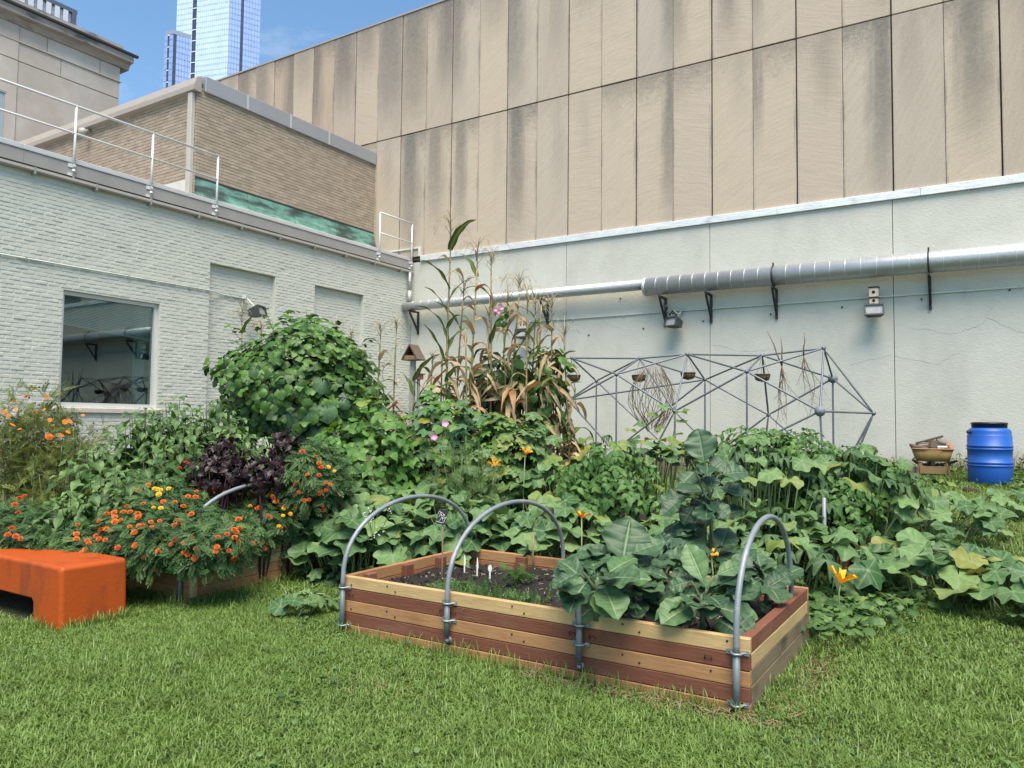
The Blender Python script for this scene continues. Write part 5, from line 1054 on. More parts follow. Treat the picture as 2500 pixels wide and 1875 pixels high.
def curve(p0, p1, sag=.0, side=None, n=6):
    p0, p1 = Vector(p0), Vector(p1); s = side if side is not None else Vector((0, 0, 0))
    return [p0+(p1-p0)*(i/(n-1))+(Vector((0, 0, sag))+s)*math.sin(math.pi*i/(n-1)) for i in range(n)]
def gz(x, y): return float(ground(x, y))
# ================================================================== PLANTS
def squash(label, px_, py_, dep, rx, ry, n, h, size, m=L_squash, m2=None, f2=.15, wilt=0.0, blossoms=(), group='squash plants', base=None, low=0, tilt=.42, cat='squash plant', name='squash_plant', shapes=None):
    """leaves on tall stalks over an oval of ground centred under a photo pixel at a distance"""
    c = at(px_, py_, dep) if base is None else Vector(base); g0 = gz(c.x, c.y); T = thing(name, label, cat, (c.x, c.y, g0), group)
    f_, s_ = hdir(0), hdir(90); st = MB(); it, it2, itw, lo = [], [], [], []
    n = int(n*1.45); size = (size[0]*.78, size[1]*.84)
    for i in range(n):
        rr = math.sqrt((i+.5)/n); a = i*2.39996+rn(-.3, .3); rr = min(rr+rn(-.07, .07), 1.05)
        p = Vector((c.x, c.y, 0))+s_*(rr*math.cos(a)*rx)+f_*(rr*math.sin(a)*ry); gg = gz(p.x, p.y)
        p.z = gg+h[0]+(h[1]-h[0])*math.sqrt(max(0, 1-rr*rr*.9))*rn(.72, 1.08); out = (p-Vector((c.x, c.y, p.z))); out = out.normalized() if out.length > .01 else Vector((0, 1, 0))
        sz = rn(*size); foot = Vector((c.x, c.y, 0))*.35+Vector((p.x, p.y, 0))*.65+rv(.08); foot.z = gg+.02
        if random.random() < wilt:
            nn = UP*1+tocam(p)*.15+rv(.22); itw.append((random.choice(S_wilt), frame(p, nn, -tocam(p)+rv(.6), sz*1.15)))
        else:
            nn = UP*1.0+out*rn(0, .45)+tocam(p)*rn(0.0, .42)+rv(tilt); tp = out+rv(.6)-UP*.2
            (it2 if (m2 and random.random() < f2) else it).append((random.choice(shapes or S_sq), frame(p, nn, tp, sz)))
        st.tube(curve(foot, p, .05, rv(.05), 5), [.0075, .007, .0062, .0055, .005], 5)
    st.build('stems', M_stem2, T)
    leaves(T, it, 'leaf', m); 
    if it2: leaves(T, it2, 'leaf', m2)
    if itw: leaves(T, itw, 'wilted_leaf', L_wilt)
    for i in range(low):
        rr = math.sqrt(random.random()); a = rn(0, 6.28); p = Vector((c.x, c.y, 0))+s_*(rr*math.cos(a)*rx)+f_*(rr*math.sin(a)*ry); p.z = gz(p.x, p.y)+rn(.04, h[0]*.9+.05); lo.append((random.choice(S_sqlow), frame(p, UP+rv(.5)+tocam(p)*.3, rv(1), rn(*size)*.62)))
    if lo: merged(lo, 'lower_leaves', m, T)
    for bx_, by_, bd_, bs_ in blossoms:
        p = at(bx_, by_, bd_); put(random.choice(S_blos).mesh(M_blos), 'blossom', T, frame(p, UP*.8+tocam(p)*.35+rv(.6), rv(1), bs_*.85)); q = MB(); q.tube(curve((p.x, p.y, gz(p.x, p.y)), p, .02, rv(.04), 4), .006, 5); q.build('blossom_stalk', M_stem2, T)
    return T
# ---- behind the striped bed
squash('large leaved squash just beyond the left end of the striped bed, white flowers in front', 900, 1275, 7.2, .60, .45, 46, (.16, .74), (.25, .42), low=50, tilt=.55)
squash('large leaved squash beyond the bare soil of the striped bed', 1140, 1275, 7.1, .55, .5, 44, (.16, .74), (.24, .40), low=50, tilt=.55)
squash('large leaved squash between the second hoop and the big collard leaf', 1360, 1280, 6.95, .55, .5, 44, (.18, .76), (.24, .40), blossoms=[(1420, 1266, 6.0, .17)], low=50, tilt=.55)
squash('squash behind the collards with a yellow blossom among its leaves', 1600, 1300, 6.8, .55, .5, 36, (.15, .62), (.22, .36), blossoms=[(1737, 1358, 5.7, .11)], m2=L_yellow, f2=.1, low=50)
squash('bright squash filling the gap below the leafy mound, behind the second hoop', 1080, 1235, 7.7, .75, .45, 46, (.3, .86), (.20, .34), m2=L_yellow, f2=.15, low=60, tilt=.55)
squash('squash filling the gap right behind the slate sign and first hoop', 900, 1240, 7.8, .55, .45, 34, (.3, .86), (.20, .34), low=50, tilt=.55)
squash('low squash hiding the boards of the buried bed behind the tall kale', 1720, 1265, 7.0, .6, .3, 30, (.2, .66), (.20, .32), m2=L_yellow, f2=.06, low=50, tilt=.55)
squash('low squash hiding the boards of the buried bed right of the tall kale', 1900, 1255, 7.1, .5, .3, 28, (.2, .66), (.20, .32), m2=L_yellow, f2=.05, wilt=.25, low=50, tilt=.55)
squash('yellowing squash climbing over the hidden hoop left of the tall dark kale', 1345, 1150, 8.3, .62, .55, 40, (.35, 1.02), (.22, .34), m2=L_yellow, f2=.4, blossoms=[(1282, 1108, 8.0, .16), (1207, 1138, 8.0, .17)], low=40)
squash('squash under the dried vine ball with one big raised leaf against the wall', 1470, 1110, 9.2, .62, .55, 34, (.45, 1.12), (.24, .38), m2=L_yellow, f2=.18, wilt=.22, low=30, blossoms=[(1535, 1205, 8.3, .13)])
squash('low squash in front of the bean mound, between marigolds and hoops', 850, 1320, 7.2, .48, .45, 34, (.15, .62), (.2, .34), low=50, tilt=.55)
# ---- right side
squash('wilted squash sprawling over the tomatoes behind the right hoop', 1850, 1180, 7.6, .70, .6, 44, (.5, 1.22), (.24, .34), wilt=.5, m2=L_yellow, f2=.03, low=40)
squash('wilted squash at the far right of the tomatoes near the frame foot', 2060, 1190, 8.0, .78, .6, 40, (.35, 1.05), (.26, .38), wilt=.4, low=34)
squash('squash with folded drooping leaves just right of the last hoop', 1960, 1300, 6.6, .60, .55, 26, (.2, .52), (.26, .40), m2=L_yellow, f2=.05, wilt=.3, low=34)
squash('flat squash spreading over the lawn with one big orange blossom', 2290, 1400, 6.5, .62, .65, 30, (.16, .40), (.28, .42), blossoms=[(2052, 1425, 5.75, .25)], low=22)
squash('squash spreading over the lawn below the barrel', 2270, 1270, 8.2, .75, .7, 26, (.16, .42), (.26, .40), low=20)
squash('squash cut off by the right edge of the photo', 2480, 1440, 5.9, .34, .5, 14, (.15, .36), (.26, .38), low=10)
squash('lone squash leaves before the wheelbarrow', 2262, 1185, 10.9, .42, .18, 6, (.12, .24), (.26, .40), low=3)
squash('few squash leaves on the grass at the far right, before the barrel', 2480, 1280, 9.0, .4, .35, 7, (.14, .28), (.26, .36), low=4)
squash('squash at the foot of the tube frame below the dried vine ball', 1590, 1120, 9.8, .8, .45, 40, (.4, 1.0), (.22, .36), m2=L_yellow, f2=.15, wilt=.15, low=50)
squash('squash leaf by the wood stump against the wall', 2075, 1112, 11.6, .45, .25, 9, (.25, .5), (.3, .42), low=8)
# ---- small trailing squash on the lawn left of the striped bed
T = squash('young squash trailing on the lawn between the two raised beds', 745, 1440, 5.9, .22, .22, 9, (.06, .16), (.13, .22), low=4, shapes=S_lobed+S_sq[:3])
b = MB(); p0 = at(700, 1395, 6.2); pts = []
for x, y in ((735, 1448), (715, 1452), (700, 1450), (690, 1432), (680, 1423)): d = ray(x, y); q = CAMV+Vector(d)*((.05-1.5)/d[2]); pts.append(q)
b.tube(pts, .008, 6); b.build('runner', M_stem2, T)
# ---- mounds
def mound(name, label, cat, c, r, n, mats, shapes, size, up_=.55, cap=300, zmin=-.35, group=None, depth=.2, stemmat=M_stemd, fall=.35):
    c = Vector(c); g0 = gz(c.x, c.y); T = thing(name, label, cat, (c.x, c.y, g0), group)
    its = {}; pts = shell(c, r, n, zmin, depth)
    for i, (p, nn, k) in enumerate(pts):
        if p.z < g0+.02: p.z = g0+rn(.02, .2)
        mi = random.choices(range(len(mats)), [q[1] for q in mats])[0]; s = rn(*size[mi])
        tip = nn*.6-UP*fall+rv(.6)
        its.setdefault(mi, []).append((i, (random.choice(shapes[mi]), frame(p, nn*(1-up_)+UP*up_+tocam(p)*.22+rv(.34), tip, s))))
    allc = sorted([(i, mi, q) for mi, L_ in its.items() for i, q in L_], key=lambda z: z[0])
    for i, mi, (tmx, M) in allc[:cap]: put(tmx.mesh(mats[mi][0]), 'leaf', T, M)
    for mi in its:
        rest = [q for i, m_, q in allc[cap:] if m_ == mi]
        if rest: merged(rest, 'foliage', mats[mi][0], T)
    b = MB()
    for i in range(16):
        p = random.choice(pts)[0]; b.tube(curve((c.x+rn(-.3, .3)*r[0], c.y+rn(-.3, .3)*r[1], g0), c+(p-c)*.9, .1, rv(.1), 5), [.014, .012, .01, .007, .004], 5)
    b.build('stems', stemmat, T); return T
def ec(px_, py_, dep): return at(px_, py_, dep)
e1 = (ec(735, 955, 10.2), (1.02, 1.0, .88))
TB = mound('vine_covered_trellis', 'big rounded mass of dark green climbing vine in front of the brick wall', 'climbing vine', e1[0], e1[1], 3300, [(L_bush, 1)], [S_ivy+S_heart], [(.075, .16)], zmin=-.75, depth=.15, up_=.40)
e1b = (ec(790, 1010, 10.0), (.75, .8, .62)); its = []
for (p, nn, k) in shell(e1b[0], e1b[1], 1300, -.8, .16): its.append((random.choice(S_ivy+S_heart), frame(p, nn*.6+UP*.4+tocam(p)*.2+rv(.42), nn*.5-UP*.4+rv(.6), rn(.075, .16))))
merged(its, 'foliage', L_bush, TB)
for x, y, s in ((688, 930, .22), (787, 935, .26), (705, 1020, .24), (680, 985, .26), (752, 1005, .30), (800, 1000, .28), (715, 1045, .22), (775, 1055, .24), (655, 1010, .18), (840, 985, .16), (620, 905, .15)):
    p, nn, i = ell_hit(x, y, [(e1[0], (1.08, 1.06, .94)), (e1b[0], (.8, .85, .67))]); put(random.choice(S_big).mesh(L_bushbig), 'gourd_leaf', TB, frame(p, nn*.6+tocam(p)*.5+UP*.25+rv(.2), -UP+rv(.4), s))
for x, y, s in ((525, 925, .18), (552, 945, .26), (580, 955, .24), (842, 968, .18), (745, 1075, .26), (770, 1095, .26), (820, 1065, .20)):
    p, nn, i = ell_hit(x, y, [(e1[0], (1.04, 1.0, .90)), (e1b[0], (.78, .8, .66))]); put(random.choice(S_wilt+S_lobed).mesh(L_pale), 'dried_leaf', TB, frame(p, nn*.7+tocam(p)*.5+rv(.2), -UP+rv(.3), s))
b = MB(); c = e1[0]
for i in range(5): a = i*1.26; b.tube([(c.x+.75*math.cos(a), c.y+.7*math.sin(a), gz(c.x, c.y)), (c.x+.5*math.cos(a), c.y+.5*math.sin(a), c.z+.6)], .018, 6)
b.build('trellis_pole', M_twig, TB)
b = MB(); its = []
for i in range(46):
    u = Vector((random.gauss(0, 1), random.gauss(0, 1), abs(random.gauss(0, 1))*.8)).normalized(); p = e1[0]+Vector((u.x*1.0, u.y*1.0, u.z*.9)); q = p+u*rn(.08, .24)+UP*rn(-.05, .12)+rv(.08); cv = curve(p-u*.2, q, .03, rv(.03), 5); b.tube(cv, [.004, .0035, .003, .0025, .002], 4)
    for k in range(1, 5): its.append((random.choice(S_ivy), frame(cv[k], u*.4+UP*.6+rv(.5), u+rv(.7), rn(.05, .12))))
for tmx, M in its: put(tmx.mesh(L_bush), 'leaf', TB, M)
b.build('tendrils', M_stem, TB)
mound('sweet_potato_mound', 'bright green bean vines tumbling between the marigolds and the corn', 'bean vines', ec(905, 1170, 8.4), (.60, .6, .78), 780, [(L_bean, .6), (L_sweet, .4)], [S_bean, S_heart], [(.12, .19), (.08, .14)], fall=.5, group='leafy mounds', zmin=-.85)
mound('sweet_potato_mound', 'highest part of the leafy mound below the corn, with two pink flowers', 'sweet potato vines', ec(1075, 1130, 8.9), (.74, .65, .76), 980, [(L_sweet, .5), (L_gourd, .3), (L_bean, .2)], [S_lobed+S_heart, S_lobed, S_bean], [(.09, .15), (.14, .23), (.12, .18)], group='leafy mounds', zmin=-.85)
mound('sweet_potato_mound', 'lower leafy mound right of the pink flowers with yellow blossoms', 'gourd vines', ec(1235, 1155, 8.7), (.58, .6, .64), 620, [(L_sweet, .45), (L_squash, .4), (L_yellow, .15)], [S_lobed, S_sqlow, S_sqlow], [(.10, .16), (.15, .23), (.15, .21)], group='leafy mounds', zmin=-.85)
T = bpy.data.objects['sweet_potato_mound.001']
for x, y in ((1087, 1035), (1060, 1068)):
    p, nn, i = ell_hit(x, y, [(ec(1075, 1130, 8.9), (.80, .7, .82))]); put(S_glory.mesh(M_pink), 'flower', T, frame(p, tocam(p)+UP*.3, UP, .085))
# feathery weed in front of the mound
c = ec(1130, 1170, 7.75); T = thing('feathery_weed', 'fine feathery green weed standing in front of the leafy mound', 'weed', (c.x, c.y, gz(c.x, c.y))); its = []
for i in range(280):
    u = rv(1); p = c+Vector((u.x*.36, u.y*.3, u.z*.38)); its.append((random.choice(S_fine), frame(p, rv(1)+UP*.4, UP*.6+rv(.8), rn(.08, .16))))
merged(its, 'foliage', leafmat('feathery_green', (.055, .10, .03), (.13, .19, .06), (.1, .14, .05), .6, .2), T)
b = MB()
for i in range(14): b.tube(curve((c.x+rn(-.1, .1), c.y+rn(-.1, .1), gz(c.x, c.y)), c+rv(.3)+UP*.15, 0, rv(.06), 4), .004, 4)
b.build('stems', M_stem, T)
# ---- perilla
def perilla(label, px_, pyt, dep, nst, rad, pmin=.35, lean=None, size=(.125, .195), base=.28):
    c = at(px_, pyt, dep); zt = c.z; g0 = gz(c.x, c.y)+base; T = thing('perilla_plant', label, 'leafy plant', (c.x, c.y, g0), 'broad leaved green plants in the left bed'); b = MB(); it = []
    nst = int(nst*1.9); rad *= 1.15
    for i in range(nst):
        a = i*2.4; r = rad*math.sqrt((i+.4)/nst); foot = Vector((c.x+r*.35*math.cos(a), c.y+r*.35*math.sin(a), g0)); top = Vector((c.x+r*math.cos(a), c.y+r*math.sin(a), zt-(r/rad)**2*.25*(zt-g0)-rn(0, .10)))
        pts = curve(foot, top, 0, rv(.03), 6); b.tube(pts, [.007, .0065, .006, .005, .004, .003], 5); ln = (top-foot).length; nn_ = max(3, int(ln*(1-pmin)/.066))
        for k in range(nn_+1):
            s = pmin+(1-pmin)*k/nn_; p = foot+(top-foot)*s; sz = rn(*size)*(1.12-.5*max(0, s-.72)/.28); a0 = a+k*1.57
            for q in range(2 if k < nn_ else 4):
                aa = a0+q*(3.1416 if k < nn_ else 1.57)+rn(-.25, .25); d = Vector((math.cos(aa), math.sin(aa), 0)); el = rn(.05, .5) if k < nn_ else rn(.3, .9)
                p2 = p+d*.03; it.append((random.choice(S_per), frame(p2, UP*1.0+d*(.75-el)+tocam(p2)*.25+rv(.22), d+UP*(el-.55), sz if k < nn_ else sz*.75)))
    it.sort(key=lambda q: -((q[1].translation-c).dot(tocam(c)))-q[1].translation.z*.4)
    b.build('stems', M_stemd, T); leaves(T, it, 'leaf', L_perilla)
perilla('tall broad leaved plant under the right half of the window', 350, 982, 7.5, 9, .30)
perilla('tall broad leaved plant right of the window, tallest of its clump', 432, 958, 7.6, 9, .30)
perilla('tall broad leaved plant beside the climbing vine mass', 530, 962, 7.7, 10, .32)
perilla('broad leaved plant in the middle of its clump with a yellow flower', 440, 1045, 7.0, 9, .30)
perilla('broad leaved plant behind the purple leaves', 600, 1040, 7.4, 9, .32)
perilla('broad leaved plant next to the thin orange flowers', 245, 1075, 7.1, 9, .30)
perilla('low broad leaved plant between bench and marigolds', 205, 1190, 6.5, 9, .28)
perilla('low broad leaved plant right above the foremost marigolds', 318, 1130, 6.6, 10, .32)
# ---- purple plants
def purple(label, px_, py_, dep, r, n):
    c = at(px_, py_, dep); mound('purple_plant', label, 'purple plant', c, r, n, [(L_purple, 1)], [S_frill], [(.055, .105)], up_=.3, zmin=-.8, group='purple leaved plants', depth=.45, stemmat=M_stemp, fall=.0)
purple('dark purple frilly plant right behind the front marigolds', 525, 1165, 6.8, (.26, .26, .22), 150)
purple('dark purple frilly plant rising highest beside the broad leaved clump', 550, 1115, 7.0, (.14, .2, .26), 110)
purple('dark purple frilly plant behind the marigold hoop', 630, 1160, 6.9, (.30, .26, .20), 160)
purple('dark purple frilly plant below the climbing vine mass, by red marigolds', 697, 1105, 7.1, (.14, .2, .24), 120)
# ---- marigolds
mg = [('marigold plant at the front corner of its bed, spilling over the boards', 500, 1325, 6.15, (.38, .3, .26)), ('marigold plant with the densest orange blooms in front', 345, 1310, 6.3, (.44, .3, .30)), ('marigold plant next to the orange bench end', 240, 1345, 6.3, (.28, .26, .26)), ('marigold plant with the yellow bunch on top', 400, 1240, 6.6, (.42, .34, .28)), ('marigold plant under the left foot of the marigold hoop', 585, 1300, 6.5, (.28, .26, .24)), ('marigold plant with yellow blooms under the hoop arch', 655, 1262, 6.9, (.30, .30, .26)),
      ('marigold plant with red blooms at the back corner of its bed', 745, 1240, 7.2, (.28, .30, .28)), ('marigold plant climbing beside the leafy mound', 772, 1165, 7.2, (.26, .34, .36)), ('marigold plant trailing down to the lawn', 662, 1345, 6.0, (.14, .16, .20)), ('marigold plant behind the left end of the orange bench', 55, 1325, 6.5, (.44, .34, .34)), ('marigold plant between bench and broad leaves', 150, 1345, 6.4, (.28, .28, .26))]
ells = []; MGT = []
for lab, x, y, dep, r in mg:
    c = at(x, y, dep) if x < 540 else (at(x, y, dep) if x > 770 else onX(x, y, -5.68)); T = thing('marigold_plant', lab, 'marigold', (c.x, c.y, max(c.z-r[2], 0)), 'marigolds'); MGT.append(T); ells.append((c, r)); its = []
    for (p, nn, k) in shell(c, r, int(6200*(r[0]*r[1]+r[0]*r[2]+r[1]*r[2])), -.75, .22): its.append((random.choice(S_frond), frame(p, nn*.5+UP*.5+tocam(p)*.2+rv(.5), nn*.7+rv(.7)+UP*.15, rn(.07, .12))))
    merged(its, 'foliage', L_marig, T)
    b = MB()
    for i in range(12): b.tube(curve((c.x+rn(-.1, .1), c.y+rn(-.1, .1), max(c.z-r[2], .0)), c+Vector((rn(-1, 1)*r[0], rn(-1, 1)*r[1], rn(0, .9)*r[2]))*.8, 0, rv(.04), 4), .004, 4)
    b.build('stems', M_stem, T)
f1 = lambda x, y: (x/3.16, 900+y/3.16)
f2 = lambda x, y: (600+x/3.16, 950+y/3.16)
fo = [f1(*q) for q in ((1145,895),(1068,940),(1515,945),(1450,985),(1510,990),(1650,925),(1640,950),(1735,958),(1262,1028),(1350,1030),(1415,1062),(1105,1040),(978,1060),(822,1118),(880,1110),(952,1104),(1003,1104),(1062,1118),(885,1145),(885,1180),(1068,1142),(768,1172),(780,1240),(1000,1218),(1072,1212),(1165,1182),(1175,1222),(1232,1175),(1385,1185),(1415,1200),(1475,1122),(1037,1262),(598,1205),(590,1275),(590,1312),(690,1345),(1040,1365),(1220,1408),(1190,1545),(1845,1158),(1850,1232),(1838,1337),(1858,1400),(1675,1375),(1665,1410),(1950,1350),(2040,1385),(2005,1355))]
frd = [f1(*q) for q in ((1322,1355),(1110,1452),(2125,1460),(190,980),(150,1000),(115,1048),(140,1110),(1437,725),(1385,765),(90,1230),(60,1280),(120,1290),(160,1310))]+[f2(*q) for q in ((438,480),(535,520),(565,570),(580,600),(475,658),(568,665),(395,725),(380,735),(410,795),(378,815),(620,722),(618,780),(565,803),(488,852),(395,902),(700,808),(738,895),(580,1005),(525,1027),(610,1067),(470,1098),(420,980),(762,1135),(650,1100),(675,1098),(50,1190),(145,1225),(232,1305),(78,1240))]
for k_ in range(60):
    q_ = random.choice(((520, 1330, 90, 40), (345, 1290, 110, 50), (660, 1250, 90, 45), (760, 1200, 50, 90), (770, 1290, 50, 50), (600, 1330, 60, 40), (240, 1330, 50, 40))); (fo if random.random() < .45 else frd).append((q_[0]+rn(-1, 1)*q_[2], q_[1]+rn(-1, 1)*q_[3]))
fy = [f1(*q) for q in ((1215,930),(1195,925),(1240,935),(1225,968),(1302,925),(1185,1070),(1240,1075),(1930,1058))]+[f2(*q) for q in ((638,600),(683,632),(204,822),(228,868),(293,922),(288,975),(255,1055),(345,962))]
big = [(c, (r[0]*1.10, r[1]*1.10, r[2]*1.12)) for c, r in ells]
for lst, m in ((fo, M_org1), (frd, M_red1), (fy, M_yel1)):
    for x, y in lst:
        p, nn, i = ell_hit(x, y, big); s = rn(.036, .056)*(1.0 if m is not M_yel1 else .9); d = nn*.35+UP*.6+tocam(p)*.35+rv(.25)
        put(random.choice(S_mar).mesh(m), 'flower', MGT[i], frame(p, d, rv(1), s))
# ---- thin cosmos and zinnias at the far left
def cosmos(label, px_, pyt, dep, rad, nst, flowers):
    c = at(px_, pyt, dep); g0 = gz(c.x, c.y); T = thing('cosmos_plant', label, 'cosmos', (c.x, c.y, g0), 'thin orange flowered plants by the wall'); b = MB(); its = []; sh = MB(); tops = []
    for i in range(nst):
        a = rn(0, 6.28); r = rad*math.sqrt(random.random()); top = Vector((c.x+r*math.cos(a), c.y+r*math.sin(a), c.z-rn(0, .45))); foot = Vector((c.x+.4*r*math.cos(a), c.y+.4*r*math.sin(a), g0)); pts = curve(foot, top, 0, rv(.06), 7); b.tube(pts, [.006, .0055, .005, .004, .003, .0022, .0018], 4)
        for k in range(11):
            s = rn(.2, .97); p = foot+(top-foot)*s; d = rv(1); d.z = abs(d.z)*.8+.4; d.normalize(); e = p+d*rn(.12, .34); b.tube(curve(p, e, .0, rv(.02), 4), [.0028, .002, .0016, .0013], 3); tops.append(e)
            for w_ in range(6): its.append((random.choice(S_fine+S_frond[:1]), frame(p+(e-p)*rn(0, .8), rv(1)+UP*.6, d+rv(.8), rn(.07, .15))))
        for w_ in range(26): s = rn(.1, .85); p = foot+(top-foot)*s; its.append((random.choice(S_fine), frame(p, rv(1)+UP, rv(1), rn(.10, .2))))
    random.shuffle(tops)
    for e in tops[:int(len(tops)*.55)]: sh.lathe([(0, -.008), (.008, -.002), (.009, .008), (0, .014)], e, 5)
    b.build('stems', M_stem2, T); sh.build('seed_heads', M_seedh, T, kind='stuff'); merged(its, 'foliage', L_cosmos, T)
    for x, y, s in flowers: p = at(x, y, dep-rn(0, .3)); put(random.choice(S_cos+S_mar[:1]).mesh(M_cosf), 'flower', T, frame(p, tocam(p)*.6+UP*.6+rv(.5), rv(1), s*.58))
cosmos('thin wispy orange flowered plant at the left photo edge', 15, 965, 7.6, .34, 12, [(12, 1005, .10), (20, 1015, .09), (36, 980, .08), (62, 968, .07), (28, 1037, .07), (5, 1105, .08), (38, 1000, .07)])
cosmos('thin wispy plant with dark seed heads against the wall left of the window', 85, 938, 7.7, .34, 13, [(114, 969, .09), (85, 1007, .10), (100, 1014, .09), (108, 1000, .07), (122, 1025, .08), (128, 1038, .07)])
cosmos('thin wispy orange flowered plant below the window sill', 165, 985, 7.6, .32, 11, [(158, 1030, .10), (170, 1029, .10), (196, 999, .06), (202, 1014, .07), (120, 1066, .13), (149, 1062, .11), (166, 1055, .09), (70, 1086, .07)])
cosmos('thin wispy plant behind the broad leaves, under the window', 225, 1030, 7.9, .3, 9, [(232, 1085, .06)])
cosmos('lower wispy plant between the bench and the wall', 60, 1130, 7.0, .38, 12, [(30, 1037, .10), (48, 1048, .07)])
# ---- collards and kale, leaf by leaf
def kale(label, base, dep, lv, m, name='collard_plant', grp='collards and kale', stem_top=None, fill=12, m2=None, rfill=.17, zb=None, big_=1.12):
    b0 = at(base[0], base[1], dep); T = thing(name, label, 'collard' if name == 'collard_plant' else 'kale', b0, grp); st = MB()
    tp = at(stem_top[0], stem_top[1], dep) if stem_top else b0+UP*.18
    st.tube(curve(b0-UP*.05, tp, 0, rv(.02), 5), [.017, .016, .014, .012, .008], 8)
    for it in lv:
        (xb, yb_, xt, yt, wd, a, u, s, mm) = (it+(0, 0, 0, 0))[:9] if len(it) < 9 else it
        off = rn(-.10, .08); pb = at(xb, yb_, dep+off); pt = at(xt, yt, dep+off-(.08 if u > 0 else -.02)); ln = (pt-pb).length*big_; sh = random.choice(S_col)
        pb2 = pb-(pt-pb)*.22
        M = frame(pb2, tocam(pb)*a+UP*u+hdir(90)*s+rv(.08), pt-pb, ln); wk = 1.08*wd/FPX*dep/(.80*ln) if wd else 1.0
        put(sh.mesh(mm if mm else m), 'leaf', T, M@Matrix.Diagonal((wk, 1, 1, 1))); st.tube(curve(tp*.6+b0*.4, pb2, .02, rv(.01), 4), [.010, .008, .007, .006], 6)
    for i in range(int(fill*1.7)):
        d = rv(1); d.z = rn(-.3, .8); d.normalize(); p = b0+(tp-b0)*rn(.1, 1.0)+Vector((d.x*.07, d.y*.07, rn(-.04, .10))); M = frame(p, UP*.8-d*.3+tocam(p)*.3+rv(.3), d, rn(rfill*.9, rfill*1.7)); put(random.choice(S_col).mesh(m2 if m2 and random.random() < .3 else m), 'leaf', T, M)
    st.build('stems', M_stemk, T); return T
M_stemk = mat('collard_stem', (.075, .115, .055), .6, var=.2, vscale=8)
g6 = lambda x, y: (1400+x/3.16, 1250+y/3.16)
g3 = lambda x, y: (1200+x/3.16, 950+y/3.16)
def LF(fn, xb, yb_, xt, yt, w_, a=.8, u=.5, s=0.0, m=None): return (*fn(xb, yb_), *fn(xt, yt), w_/3.16, a, u, s, m)
kale('big blue green collard with one huge upright leaf, middle of the striped bed', (1527, 1475), 4.6, [LF(g6, 380, 370, 440, 15, 350, 1, .3), LF(g6, 250, 400, 0, 300, 120, .3, 1, .3), LF(g6, 250, 590, 180, 370, 170, 1, .4), LF(g6, 110, 480, -150, 350, 130, .6, .8), LF(g6, 200, 700, 0, 800, 190, .7, .9), LF(g6, 310, 760, 320, 905, 180, .9, .7), LF(g6, 470, 780, 450, 890, 130, .8, .8), LF(g6, 530, 690, 690, 850, 190, .7, .9), LF(g6, 420, 560, 500, 490, 120, .9, .6), LF(g6, 440, 300, 600, 90, 170, .5, .6, -.5), LF(g6, 300, 330, 130, 60, 150, .5, .8, .4), LF(g6, 560, 560, 640, 680, 140, .8, .7), LF(g6, 350, 520, 240, 560, 130, .9, .5), LF(g6, 480, 420, 640, 260, 130, .6, .8), LF(g6, 560, 640, 600, 590, 100, .8, .6)], L_collard, stem_top=(1527, 1390), fill=18)
kale('paler young collard at the front of the striped bed by the right hoop', (1716, 1525), 4.32, [LF(g6, 1010, 540, 930, 275, 190, 1, .2, 0, L_collard2), LF(g6, 1100, 470, 1205, 315, 130, .9, .5, 0, L_collard2), LF(g6, 960, 590, 745, 430, 90, .3, 1, 0, L_collard2), LF(g6, 930, 610, 745, 510, 150, .8, .7), LF(g6, 850, 655, 625, 700, 110, .6, 1, 0, L_collard2), LF(g6, 1190, 750, 1425, 755, 160, .9, .6, 0, L_collard2), LF(g6, 1170, 620, 1310, 465, 140, .9, .5), LF(g6, 1080, 600, 1130, 470, 140, 1, .4), LF(g6, 1030, 670, 1040, 770, 140, .9, .7), LF(g6, 820, 800, 680, 925, 130, .8, .8), LF(g6, 1050, 930, 1050, 1085, 95, .9, .5, 0, L_yellow), LF(g6, 1110, 840, 1240, 975, 150, .9, .7, 0, L_yellow), LF(g6, 1260, 780, 1390, 950, 130, .8, .6), LF(g6, 960, 720, 810, 760, 130, .8, .8), LF(g6, 1130, 720, 1280, 640, 130, .8, .7), LF(g6, 900, 520, 860, 470, 120, .9, .4)], L_collard, stem_top=(1712, 1450), fill=14, rfill=.15, m2=L_collard2, big_=1.2)
kale('dark collard in the back right corner of the striped bed', (1868, 1470), 4.95, [LF(g6, 1460, 580, 1640, 335, 150, .8, .6), LF(g6, 1480, 600, 1560, 460, 150, .9, .4), LF(g6, 1440, 710, 1645, 815, 150, .8, .8), LF(g6, 1400, 640, 1330, 560, 150, .9, .5, 0, L_kale), LF(g6, 1420, 690, 1400, 600, 150, .9, .5, 0, L_kale), LF(g6, 1390, 500, 1320, 440, 110, .9, .5), LF(g6, 1330, 640, 1290, 720, 110, .9, .5)], L_collard, fill=8)
kale('small collard leaning left over the broken hoop', (1455, 1495), 4.3, [LF(g6, 30, 450, -180, 380, 110, .5, 1), LF(g6, 20, 560, -150, 600, 130, .7, .9), LF(g6, 60, 540, -60, 480, 130, .8, .7), LF(g6, 60, 480, 40, 350, 130, .9, .5), LF(g6, 90, 560, -20, 650, 140, .9, .7), LF(g6, 150, 600, 180, 470, 140, .9, .5), LF(g6, 140, 660, 220, 730, 120, .8, .8)], L_collard, fill=14, m2=L_collard2)
